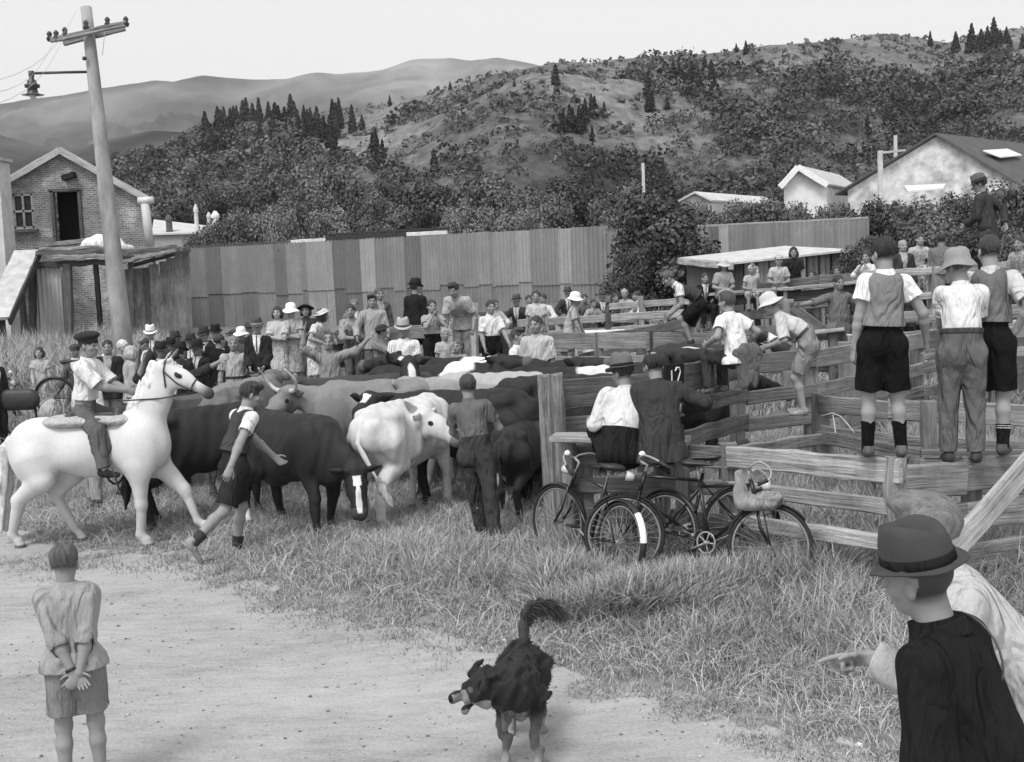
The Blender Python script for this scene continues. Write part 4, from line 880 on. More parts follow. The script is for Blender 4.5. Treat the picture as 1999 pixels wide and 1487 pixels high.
fence('board race behind the boys at the right edge', [(1690, 612, 18.2), (1850, 600, 17.6), (2020, 590, 17)], (0, .32, .62), (.2, .18, .16), (.3, .24), posts=[(1720, 606, 18.1, .16, .24), (1870, 598, 17.5, .2, .3), (1960, 590, 17.2, .2, .28)])
stp = empty('platform', at(1975, 19)); tag(stp, 'stepped plank platform under the man in the suit', 'platform')
for (x0, y0, x1, y1, D, w) in ((1880, 545, 2030, 532, 20.2, .9), (1935, 568, 2030, 560, 19.2, .4), (1930, 636, 2030, 628, 17.8, .4)):
    beam('plank', P(x0, y0, D), P(x1, y1, D), w, .08, m_wood(.42), stp)
for px, y, D in ((1890, 549, 20.2), (1990, 540, 20.2), (1942, 572, 19.2), (1945, 640, 17.8)):
    t = P(px, y, D); beam('post', Vector((t.x, t.y, 0)), t, .18, .18, m_wood(.2), stp)
# gate with diagonal brace
gtr = fence('closed plank gate with diagonal brace before the man with outstretched arm', [(1500, 590, 19.5), (1645, 580, 19)], (0, .5, 1.), (.14, .16, .2), (.18, .14), posts=[(1540, 585, 19.3, .2, .26), (1650, 572, 19, .16, .2)], name='yard_gate')
beam('brace', P(1548, 600, 19.2), P(1640, 668, 18.9), .05, .16, m_wood(.16), gtr)
beam('shelf', P(1585, 650, 18.8), P(1650, 640, 18.6), .4, .06, m_wood(.4), gtr)
t = P(1676, 655, 17.3); tag(log_post('stump_post', at(1676, 17.3, -.3), t, .17, m_wood(.3)), 'stout cut off post with pale sawn top by the gate', 'post')
beam('cap', t+Vector((-.14, 0, .012)), t+Vector((.14, 0, .012)), .27, .02, m_wood(.6), bpy.data.objects['stump_post'])
w = MB(); w.tube([P(*q_) for q_ in ((1603, 812, 13), (1625, 806, 12.9), (1640, 812, 12.8), (1655, 828, 12.7), (1668, 845, 12.6))], .008, 5); w.tube([P(*q_) for q_ in ((1626, 810, 12.9), (1632, 850, 12.8), (1634, 890, 12.6))], .008, 5)
tag(w.build('wire', m_metal(.4), None, True), 'loose bent fencing wire looping over the low fence board', 'wire')
# ============================================================ people
def nv_(v): v = np.asarray(v, float); n = np.linalg.norm(v); return v/n if n > 1e-9 else v
def rotm(yaw=0, pitch=0, roll=0):
    """yaw + to the person's left, pitch + nods down, roll + leans to the right"""
    return np.array(Euler((-rad(pitch), rad(roll), rad(yaw)), 'YXZ').to_matrix())
def ik(a, t, l1, l2, pole):
    a = np.asarray(a, float); t = np.asarray(t, float); d = t-a; L = np.linalg.norm(d); mx = (l1+l2)*.998
    if L > mx: d = d/L*mx; L = mx
    if L < abs(l1-l2)+.02: L = abs(l1-l2)+.02; d = nv_(d)*L
    u = d/L; x = (l1*l1-l2*l2+L*L)/(2*L); hgt = math.sqrt(max(0, l1*l1-x*x))
    p = np.asarray(pole, float); p = p-u*(p @ u); p = nv_(p if np.linalg.norm(p) > 1e-6 else V3(0, -1, .01))
    return a+u*x+p*hgt, a+d
STAND = dict(P0=(0, 0, .945), lean=0, side=0, twist=0, hy=0, hp=0, hr=0, LH=(-.24, .05, .80), RH=(.24, .05, .80), LE=(-.5, -1, 0), RE=(.5, -1, 0), LF=(-.10, 0, .075), RF=(.10, 0, .075), LK=(-.1, 1, .1), RK=(.1, 1, .1), lt=8, rt=8, Lfp=0, Rfp=0, hand='relax')
class Pose:
    def __init__(s, k, hs, **kw):
        q = dict(STAND); q.update(kw); s.q = q; s.k = k; s.hs = hs
        Rt = rotm(0, q['lean'], q['side']); Rs = Rt @ rotm(q['twist'])
        s.P0 = V3(*q['P0']); s.up = Rt @ V3(0, 0, 1); s.fw = Rs @ V3(0, 1, 0); s.rt = Rs @ V3(1, 0, 0)
        lw = rotm(q['twist']*.3, q['lean']*.35, q['side']*.4); s.prt = lw @ V3(1, 0, 0); s.pfw = lw @ V3(0, 1, 0); s.pup = lw @ V3(0, 0, 1)
        s.wst = s.P0+s.pup*.12+s.up*.02; s.ch = s.P0+s.up*.33; s.nb = s.P0+s.up*.525
        s.hip = [s.P0-s.prt*.088-s.pup*.045, s.P0+s.prt*.088-s.pup*.045]
        w = q.get('sw', .162 if k > .96 else .148); s.sh = [s.P0+s.up*.458-s.rt*w, s.P0+s.up*.458+s.rt*w]
        s.HM = rotm(q['hy'], q['hp'], q['hr'])
        nd = nv_(s.up*.75+s.HM @ V3(0, .12, .5)+V3(0, 0, .15)); s.hc = s.nb+nd*.105+s.HM @ V3(0, .012, .055)*hs
        s.el, s.wr, s.kn, s.an = [], [], [], []
        for i, S in enumerate('LR'):
            e, wv = ik(s.sh[i], q[S+'H'], .285, .25, V3(*q[S+'E'])); s.el.append(e); s.wr.append(wv)
            n, a = ik(s.hip[i], q[S+'F'], .42, .41, V3(*q[S+'K'])); s.kn.append(n); s.an.append(a)
        s.top = s.hc+s.HM @ V3(0, -.01, .117)*hs
    def foot(s, i):
        S = 'LR'[i]; yw = (s.q['lt'] if i == 0 else -s.q['rt']); R = rotm(yw, s.q[S+'fp']); return R
def scaled(F, k):      # scale all primitives
    for j, p in enumerate(F.p):
        if p[0] == 'c': F.p[j] = ('c', p[1]*k, p[2]*k, p[3]*k, p[4]*k, p[5]*k, p[6], p[7], p[8], p[9], p[10])
        else: F.p[j] = ('e', p[1]*k, p[2]*k, p[3], p[4]*k, p[5])
    F.cl = [(n, c*k) for n, c in F.cl]; return F
def hand_prims(F, wr, el, kind, pn, vox, thumb, hd=None):
    """palm, four fingers of different lengths and a thumb; pn = palm normal, thumb = side the thumb points"""
    d = nv_(hd if hd is not None else wr-el); n = np.asarray(pn, float); n = nv_(n-d*(n @ d)); s = np.cross(d, n); s = s if s @ np.asarray(thumb, float) > 0 else -s
    fr = max(.0082, vox*.62); pc = wr+d*.085
    F.cap(wr-d*.01, pc, .03, .041, .015, .4, s)
    curl = {'relax': (18, 28, 20), 'fist': (80, 95, 60), 'open': (2, 5, 4), 'point': (75, 90, 60), 'grip': (55, 70, 45)}[kind]
    for j, (off, ln) in enumerate(((.032, .074), (.011, .083), (-.011, .077), (-.031, .06))):
        a = pc+s*off+d*.0; cu = curl if not (kind == 'point' and j == 0) else (4, 8, 5)
        ang = 0; dd = d; r = fr*(1 if j < 3 else .88); spread = s*off*(.35 if kind in ('open', 'relax') else .05)*6
        for q, (c, fl) in enumerate(zip(cu, (.45, .32, .25))):
            ang += c*(1+.12*j); dd = nv_(d*math.cos(rad(ang))+n*math.sin(rad(ang))+spread*(.35 if q == 0 else .15))
            b = a+dd*ln*fl; F.cap(a, b, r*(1-.08*q), r*(.92-.08*q), .006); a = b
    t0 = wr+d*.03+s*.024; td = nv_(d*.6+s*.75+n*(.35 if kind != 'open' else .1)); t1 = t0+td*.035; t2 = t1+nv_(td+d*.7+n*(.5 if kind in ('fist', 'grip') else .1))*.03; t3 = t2+nv_(td*.4+d+n*(.5 if kind in ('fist', 'grip', 'point') else 0))*.024
    F.cap(t0, t1, fr*1.35, fr*1.15, .012); F.cap(t1, t2, fr*1.15, fr, .006); F.cap(t2, t3, fr, fr*.85, .006)
def body_field(p, vox, sk, fat=1., stub=None):
    F = Fld(); hs = p.hs; HM = p.HM
    T = lambda x, y, z: p.hc+HM @ (V3(x, y, z)*hs)
    F.cap(p.hip[0], p.hip[1], .095*fat, .095*fat, .05, .85, None)
    F.cap(p.P0-p.pup*.02, p.wst, .135*fat, .122*fat, .06, .72, p.prt)
    F.cap(p.wst, p.ch+p.up*.03, .122*fat, .142*fat, .06, .7, p.rt)
    F.cap(p.sh[0]*.78+p.sh[1]*.22-p.up*.012, p.sh[1]*.78+p.sh[0]*.22-p.up*.012, .07, .07, .06)
    F.cap(p.nb-p.up*.03, p.hc-HM @ V3(0, .02, .05)*hs, .06, .052*hs, .035)
    F.ell(T(0, -.012, .03), np.array([.076, .096, .087])*hs, HM, .02)
    F.ell(T(0, .022, -.03), np.array([.064, .073, .087])*hs, HM, .03)
    F.ell(T(0, .05, -.086), np.array([.037, .036, .028])*hs, HM, .03)
    F.cap(T(0, .088, .004), T(0, .112, -.033), .010*hs, .0145*hs, .014)
    F.cap(T(-.034, .079, .021), T(.034, .079, .021), .013*hs, None, .015)
    F.cap(T(-.021, .083, -.066), T(.021, .083, -.066), .009*hs, None, .01)
    for x in (-1, 1): F.ell(T(.076*x, -.008, -.012), np.array([.012, .021, .031])*hs, HM @ rotm(18*x), .006); F.ell(T(.043*x, .058, -.03), np.array([.026, .024, .022])*hs, HM, .02)
    for i in (0, 1):
        sg = -1 if i == 0 else 1
        F.cap(p.sh[i], p.el[i], .052*fat, .040, .03); F.ell(p.sh[i], (.054, .054, .052), None, .03)
        m = p.el[i]+(p.wr[i]-p.el[i])*.3; F.cap(p.el[i], m, .040, .042, .02); F.cap(m, p.wr[i], .042, .026, .02)
        q = p.q; kind = q.get('LR'[i]+'hand', q['hand']); pn = q.get('LR'[i]+'pn', (-sg*1., .25, 0)); th = q.get('LR'[i]+'th', (-sg*.3, 1, .2))
        if 'LR'[i] not in q.get('fine', ''): hand_prims(F, p.wr[i], p.el[i], kind, pn, vox, th, q.get('LR'[i]+'hd'))
        F.cap(p.hip[i], p.kn[i], .086*fat, .056, .03); F.cap(p.kn[i], p.kn[i], .056, None, .02)
        kb = nv_(np.cross(p.prt, p.an[i]-p.kn[i])); kb = kb if kb @ p.pfw < 0 else -kb
        m = p.kn[i]*.68+p.an[i]*.32+kb*.014; F.cap(p.kn[i], m, .052, .054, .025); F.cap(m, p.an[i], .054, .035, .025)
        R = p.foot(i); F.cap(p.an[i], p.an[i]+R @ V3(0, -.025, -.035), .036, .034, .015); F.cap(p.an[i]+R @ V3(0, -.02, -.042), p.an[i]+R @ V3(0, .14, -.048), .032, .028, .02)
    def tone(V):
        V = V/p.k; L = ((V-p.hc)/hs) @ HM; t = np.full(len(V), sk*.74); e = max(1., vox/.011)
        fm = (L[:, 1] > .045) & (np.abs(L[:, 0]) < .06) & (np.abs(L[:, 2]) < .12)
        for x in (-1, 1):
            t[fm & (((L[:, 0]-.031*x)/(.016*e))**2+((L[:, 2]-.003)/(.0085*e))**2 < 1)] = sk*.22
            t[fm & (np.abs(L[:, 0]-.034*x) < .022) & (np.abs(L[:, 2]-.026) < .006*e)] = sk*.4
        t[fm & (np.abs(L[:, 0]) < .025) & (np.abs(L[:, 2]+.068) < .006*e)] = sk*.5
        if stub is not None:
            a = np.clip((L[:, 2]+.068)/.035, 0, 1)*np.clip((.012-L[:, 1])/.025, 0, 1)*(L[:, 2] < .1)*~((np.abs(L[:, 0]) > .07) & (L[:, 2] < .03) & (L[:, 1] > -.035)); t = t*(1-a)+stub*a
        return t
    return F, tone
def clip_at(F, n, pt): F.clip(n, float(np.dot(n, pt))); return F
def add_hat(kind, p, parent, mw, g, band, tilt=0):
    k = p.k; n = 32; T = Matrix(((*p.HM[0], p.hc[0]), (*p.HM[1], p.hc[1]), (*p.HM[2], p.hc[2]), (0, 0, 0, 1)))
    T = Matrix.Scale(k, 4) @ T @ Matrix.Scale(p.hs, 4) @ Matrix.Translation((0, -.006, .05)) @ Matrix.Rotation(rad(-8+tilt), 4, 'X')
    ms = m_felt(g); b = MB()
    if kind == 'fedora':
        cr = random.uniform(-.01, .012); bw = random.uniform(-.008, .008)
        def fn(v):
            x, y, z = v; r = math.hypot(x, y); y *= 1.17
            if z > .02 and r < .11:
                t = float(sm(.03, .12, np.array(z))); f = float(sm(.0, .1, np.array(y)))
                z += .012*t-.014*t*(-y/.1); x *= 1-.34*t*f
                if r < .085: z -= (.055*math.exp(-(x/.03)**2)*(1-.55*max(0, -y)/.1)+.014*f)*float(sm(.095, .122, np.array(v.z)))
            if r > .1: z += .22*max(0, abs(x)-.07)*(1-max(0, y)/.2)+.22*max(0, -y-.1)-.3*max(0, y-.09)
            return Vector((x, y, z))
        b.lathe([(.094, -.002), (.132+bw, -.01), (.136+bw, -.0085), (.1365+bw, -.006), (.136+bw, -.0035), (.132+bw, -.003), (.1, .003), (.0965, .012), (.096, .03), (.094, .06), (.09, .085+cr), (.085, .105+cr), (.077, .119+cr), (.066, .126+cr), (.05, .129+cr), (.035, .13+cr), (.018, .13+cr), (0, .13+cr)], n, None, 1, fn)
        ht = b.build('hat', ms, None, True); ht.matrix_basis = mw @ T; cparent(ht, parent)
        c = MB(); c.lathe([(.0975, .003), (.1, .006), (.0985, .034), (.096, .036)], n, None, 1, lambda v: Vector((v.x*(1-.06*float(sm(.0, .1, np.array(v.y)))), v.y*1.17, v.z))); bd = c.build('hat_band', m_cloth(band), None, True); bd.matrix_basis = mw @ T; cparent(bd, ht)
    elif kind in ('sun', 'bucket', 'flat'):
        dr = {'sun': -.035, 'bucket': -.05, 'flat': 0.}[kind]; w = {'sun': .16, 'bucket': .135, 'flat': .17}[kind]; hc = {'sun': .1, 'bucket': .1, 'flat': .06}[kind]; rr = random.random()*6
        def fn(v):
            a = math.atan2(v.y, v.x); r = math.hypot(v.x, v.y); return Vector((v.x*1.0, v.y*1.13, v.z+(.012*math.sin(3*a+rr) if r > .11 else .006*math.sin(2*a+rr)*(v.z > .06))))
        b.lathe([(.094, -.01), (w, -.012+dr), (w+.003, -.007+dr), (w-.003, -.002+dr), (.1, .002), (.097, .03), (.09, hc*.7), (.07, hc*.95), (.03, hc+.01), (0, hc+.012)], n, None, 1, fn)
        ht = b.build('hat', ms, None, True); ht.matrix_basis = mw @ T; cparent(ht, parent)
        if band is not None:
            c = MB(); c.lathe([(.1, .001), (.102, .006), (.099, .026), (.097, .028)], n, None, 1, lambda v: Vector((v.x, v.y*1.13, v.z))); bd = c.build('hat_band', m_cloth(band), None, True); bd.matrix_basis = mw @ T; cparent(bd, ht)
    elif kind in ('cap', 'beret'):
        F = Fld()
        if kind == 'cap': F.ell((0, -.004, .028), (.1, .122, .046)).ell((0, .09, .004), (.07, .065, .011), None, .012)
        else: F.ell((0, -.03, .045), (.125, .14, .05), np.array(Euler((.25, .1, 0)).to_matrix())).ell((0, -.005, .0), (.09, .11, .05), None, .03)
        sdf_obj('cap', F, max(.006, p.vox*.7), ms, parent, mw @ T)
def hair_obj(kind, p, parent, mw, g, vox):
    if not kind: return
    hs, HM = p.hs, p.HM; T = lambda x, y, z: p.hc+HM @ (V3(x, y, z)*hs); F = Fld()
    F.ell(T(0, -.016, .034), np.array([.084, .103, .094])*hs, HM, .0)
    if kind == 'bob':
        F.ell(T(0, -.04, -.03), np.array([.102, .088, .095])*hs, HM, .03); F.ell(T(-.078, .0, -.045), np.array([.03, .06, .07])*hs, HM, .03); F.ell(T(.078, .0, -.045), np.array([.03, .06, .07])*hs, HM, .03)
    if kind == 'quiff': F.ell(T(0, .05, .1), np.array([.062, .06, .035])*hs, HM, .03)
    if kind == 'mop': F.ell(T(.02, .03, .095), np.array([.07, .075, .035])*hs, HM, .03)
    F.ell(T(0, .098, -.028), np.array([.068, .075, .088 if kind != 'bob' else .08])*hs, HM, 0, neg=True)
    if kind == 'bald': F.ell(T(0, .0, .13), np.array([.062, .095, .075])*hs, HM, 0, neg=True)
    if kind != 'bob':
        for x in (-1, 1): F.ell(T(.09*x, .012, -.05), np.array([.036, .045, .058])*hs, HM, 0, neg=True)
        n = HM @ nv_(V3(0, -.35, -1)); clip_at(F, n, T(0, -.07, -.028))
    else: clip_at(F, HM @ V3(0, 0, -1.), T(0, 0, -.125))
    if kind == 'quiff': F.nz = lambda X, Y, Z: ((.0035*np.sin(X*150+Z*60+1.5*np.sin(Y*20))+.002*np.sin(X*310+Y*30))+0*Z).astype(np.float32)
    w = wnoise(.006 if vox > .008 else .007, 55 if vox > .008 else 90, g*10+len(kind), .35); F.nz = F.nz or w; scaled(F, p.k)
    sdf_obj('hair', F, vox*.85*p.k, m_hair(g), parent, mw)
def garment(name, F, p, vox, m, parent, mw, wr=.006, sc=26, seed=0.):
    if wr: F.nz = wnoise(wr*p.k, sc/p.k, seed)
    return sdf_obj(name, scaled(F, p.k), vox*p.k, m, parent, mw)
NP = [0]
def person(label, head, D, st, face, cl, group=None, gz=None, snap=True, cat='person', **kw):
    """head: picture point of the top of the bare head; D depth; st stature; face: 0 towards the camera, 90 to the right, 180 away.
    cl: sk skin, hair (kind, grey), hat (kind, grey, band), top (kind, grey, sleeve), under (grey, sleeve), bot (kind, grey, length), sock, shoe, tie"""
    NP[0] += 1; seed = NP[0]*1.37; random.seed(NP[0]*13+5)
    k = st/1.75; hs = 1+max(0, 1.7-st)*.38; vox = float(np.clip(.55*D/(FPX*.512), .0048, .0145))
    if 'vox' in kw: vox = kw.pop('vox')
    p = Pose(k, hs, **kw); p.vox = vox; fat = cl.get('fat', 1.)
    th = rad(face+180); Rz = Matrix.Rotation(th, 4, 'Z'); hp = P(head[0], head[1], D)
    loc = hp-(Rz @ Vector(p.top*k)); gr = float(hh(loc.x, loc.y)) if gz is None else gz
    if snap and abs(loc.z-gr) < .35:
        zt = hp.z-gr; k2 = zt/p.top[2]
        if .8 < k2/k < 1.2: k = k2; p.k = k; loc = hp-(Rz @ Vector(p.top*k))
    root = empty('person', loc, th); tag(root, label, cat, group); mw = root.matrix_basis.copy()
    F, tone = body_field(p, vox/k, cl.get('sk', .36), fat, cl.get('stub', cl['hair'][1]*1.3+.05 if cl.get('hair') and cl['hair'][0] != 'bob' else None)); scaled(F, k)
    body = sdf_obj('body', F, vox, m_skin(), root, mw, tone)
    for S in p.q.get('fine', ''):
        i = 'LR'.index(S); Fh = Fld(); sg = -1 if i == 0 else 1; Fh.cap(p.wr[i]*.75+p.el[i]*.25, p.wr[i], .031, .0262, .01)
        hand_prims(Fh, p.wr[i], p.el[i], p.q.get(S+'hand', p.q['hand']), p.q.get(S+'pn', (-sg*1., .25, 0)), .003, p.q.get(S+'th', (-sg*.3, 1, .2)), p.q.get(S+'hd')); sdf_obj('hand', scaled(Fh, k), .0032, m_skin(), body, mw, lambda V: np.full(len(V), cl.get('sk', .36)*.74))
    G_ = lambda nm, F_, g, par=None, wr=.006, sc=26: garment(nm, F_, p, vox/k, m_cloth(g), par or root, mw, wr if vox < .012 else wr*.7, sc, seed+len(nm))
    if cl.get('hair'): hair_obj(cl['hair'][0], p, body, mw, cl['hair'][1], vox/k)
    if cl.get('hat'): add_hat(cl['hat'][0], p, body, mw, cl['hat'][1], cl['hat'][2], cl['hat'][3] if len(cl['hat']) > 3 else 0)
    bot = cl.get('bot')
    if bot and bot[0] in ('trousers', 'shorts'):
        L = bot[2] if len(bot) > 2 else (.78 if bot[0] == 'shorts' else 1); F = Fld(); e = {'loose': -.006, 'jacket': .0, 'vest': .006}.get(cl.get('top', ('',))[0], .016)
        F.cap(p.P0-p.pup*.03, p.wst+p.pup*.01, .138*fat+e+.006, .126*fat+e+(.02 if e > .01 else .004), .05, .78, p.prt); F.cap(p.hip[0], p.hip[1], .1*fat+e, .1*fat+e, .05)
        e = .016
        for i in (0, 1):
            a, b = p.hip[i], p.kn[i]
            if bot[0] == 'shorts': F.cap(a, a+(b-a)*L, .093*fat+e, .082+e*1.6, .03, cut1=1.); 
            else:
                F.cap(a, b, .093*fat+e, .066+e, .03); F.cap(b, p.an[i]+(b-p.an[i])*.04, .066+e, .05+e*1.3, .03, cut1=1.)
        if bot[0] == 'shorts' and vox < .009:
            for i in (0, 1): a, b = p.hip[i], p.kn[i]; F.cap(a+(b-a)*(L-.06), b, .076+e*.9, None, 0, neg=True); 
        clip_at(F, p.up, p.wst+p.up*.035); G_(bot[0], F, bot[1], None, .005, 22)
        if (vox < .009 and bot[0] == 'shorts' and cl.get('top', ('',))[0] == 'shirt') or cl.get('belt'):
            F = Fld(); F.cap(p.wst-p.up*.01, p.wst+p.up*.03, .126*fat+.045, .126*fat+.045, .0, .79, p.prt, 0, 1); G_('waistband' if not cl.get('belt') else 'belt', F, cl.get('belt', bot[1]*.8+.004), None, .0)
    if bot and bot[0] == 'skirt':
        F = Fld(); m = (p.kn[0]+p.kn[1])/2; L = bot[2]; F.cap(p.wst, p.P0, .135*fat, .155*fat, .05, .78, p.prt); F.cap(p.P0, p.P0+(m-p.P0)*L, .15*fat, .2, .05, .78, p.prt, None, 1.)
        clip_at(F, p.up, p.wst+p.up*.03); G_('skirt', F, bot[1], None, .006, 34)
    def torso(F, e, hem, collar=True, skirt=0.):
        F.cap(p.wst, p.ch+p.up*.03, .122*fat+e, .145*fat+e, .05, .72, p.rt); F.cap(p.P0-p.pup*.02, p.wst, .14*fat+e, .124*fat+e, .06, .74, p.prt)
        if hem > .04: F.cap(p.P0-p.pup*hem, p.P0, .15*fat+e+skirt, .142*fat+e, .05, .76, p.prt, 0.); F.cap(p.hip[0]-p.pup*(hem-.06), p.hip[1]-p.pup*(hem-.06), .1*fat+e+skirt*.6, None, .05); clip_at(F, -p.pup, p.P0-p.pup*hem)
        F.cap(p.sh[0]*.8+p.sh[1]*.2-p.up*.01, p.sh[1]*.8+p.sh[0]*.2-p.up*.01, .07+e*.75, None, .05)
        if collar: F.cap(p.nb-p.up*.035, p.nb+nv_(p.hc-p.nb)*.035, .076+e*.3, .062+e*.3, .02, cut1=1.)
        if hem <= .04: clip_at(F, -p.up, p.wst-p.up*hem)
    def notch(F):
        F.cap(p.nb+p.fw*.1+p.up*.03, p.ch+p.up*.08+p.fw*.135, .036, .008, 0, neg=True)
    def sleeves(F, e, L, cuff=.0):
        for i in (0, 1):
            a, b, w = p.sh[i], p.el[i], p.wr[i]
            F.ell(a-p.up*.012, (.047+e, .047+e, .048+e), None, .03)
            if L <= 1: F.cap(a, a+(b-a)*L, .057*fat+e, .05+e*1.4+cuff, .03, cut1=1.)
            else: F.cap(a, b, .056*fat+e, .048+e, .03); F.cap(b, b+(w-b)*(L-1), .048+e, .036+e*1.2+cuff, .025, cut1=1.)
        if vox < .009 and L < 1.9:
            for i in (0, 1):
                a, b, w = p.sh[i], p.el[i], p.wr[i]; m = a+(b-a)*L if L <= 1 else b+(w-b)*(L-1); d = nv_(b-a if L <= 1 else w-b); F.cap(m-d*.05, m+d*.02, .047+e*.4, .045+e, 0, neg=True)
    if cl.get('under'):
        F = Fld(); torso(F, .007, .0); sleeves(F, .012, cl['under'][1], .008); G_('shirt', F, cl['under'][0], None, .004)
    top = cl.get('top')
    if top:
        kind, g, sl_ = top[:3]; F = Fld()
        if kind == 'shirt': torso(F, .014, .015); F.cap(p.wst+p.up*.085, p.wst+p.up*.12, .126*fat+.018, .13*fat+.018, .03, .74, p.rt); sleeves(F, .014, sl_, .006); notch(F); G_('shirt', F, g, None, .0045, 22)
        elif kind == 'loose': torso(F, .024, cl.get('hem', .1), skirt=.022); sleeves(F, .017, sl_, .012); notch(F); G_('shirt', F, g, None, .006, 20)
        elif kind == 'jacket': torso(F, .026, .16, skirt=.022); sleeves(F, .018, sl_, .004); G_('jacket', F, g, None, .004, 20)
        elif kind == 'dress':
            torso(F, .012, .0); sleeves(F, .013, sl_, .006); m = (p.kn[0]+p.kn[1])/2
            F.cap(p.wst, p.P0, .13*fat, .152*fat, .03, .78, p.prt); F.cap(p.P0, p.P0+(m-p.P0)*1.06, .152*fat, .2, .05, .78, p.prt, None, 1.); F.cl = []; G_('dress', F, g, None, .004, 30)
        elif kind == 'vest':
            torso(F, .018, .03, collar=False); F.cap(p.wst-p.up*.03, p.wst+p.up*.03, .126*fat+.048, .126*fat+.034, .02, .8, p.prt)
            for i in (0, 1): F.cap(p.sh[i]*1.02-p.rt*0, p.el[i], .066, .06, 0, neg=True)
            clip_at(F, nv_(p.up*1.-p.fw*.0), p.nb+p.up*.012); G_('knitted_vest', F, g, None, .004, 24)
    if cl.get('front') is not None:     # shirt front and tie showing between lapels
        for nm, g, w, e, z0 in (('shirt_front', cl['front'], .05, .033, .1),)+((('tie', cl['tie'], .016, .039, .1),) if cl.get('tie') is not None else ()):
            F = Fld(); F.cap(p.wst, p.ch+p.up*.03, .122*fat+e, .145*fat+e, .05, .72, p.rt); F.cap(p.ch+p.up*.05, p.nb-p.up*.01, .098+e, .078+e*.6, .03)
            a = p.wst+p.up*.03; s_ = nv_(p.rt-p.up*(.2 if nm == 'shirt_front' else 0)); clip_at(F, s_, a+p.rt*.012); s_ = nv_(-p.rt-p.up*(.2 if nm == 'shirt_front' else 0)); clip_at(F, s_, a-p.rt*.012)
            clip_at(F, -p.fw, p.ch); clip_at(F, -p.up, a); clip_at(F, p.up, p.nb+p.up*.03); G_(nm, F, g, None, 0)
    if cl.get('sock') is not None:
        for i in (0, 1):
            F = Fld(); hgt = cl.get('sockh', .45); a = p.an[i]+(p.kn[i]-p.an[i])*hgt; F.cap(a, p.an[i], .0595, .045, .02, cut0=0.); F.cap(p.an[i], p.an[i]+p.foot(i) @ V3(0, 0, -.03), .042, None, .02); s_ = G_('sock', F, cl['sock'], None, .002, 40)
            if cl.get('stripe'):
                for z in (.06, .16):
                    F = Fld(); a2 = a+(p.an[i]-a)*z; b2 = a+(p.an[i]-a)*(z+.05); F.cap(a2, b2, .062, .06, 0, cut0=0., cut1=1.); G_('sock_stripe', F, cl['stripe'], None, 0)
    if cl.get('shoe') is not None:
        for i in (0, 1):
            R = p.foot(i); A = lambda x, y, z: p.an[i]+R @ V3(x, y, z); F = Fld()
            F.cap(A(0, -.03, -.03), A(0, .03, -.035), .042, .041, .02); F.cap(A(0, .0, -.045), A(0, .15, -.052), .041, .031, .025); F.cap(A(0, -.02, -.02), A(0, -.02, .015), .042, .041, .015, cut1=1.)
            clip_at(F, R @ V3(0, 0, -1.), A(0, 0, -.078)); G_('shoe', F, cl['shoe'], None, 0)
    return root, p, mw
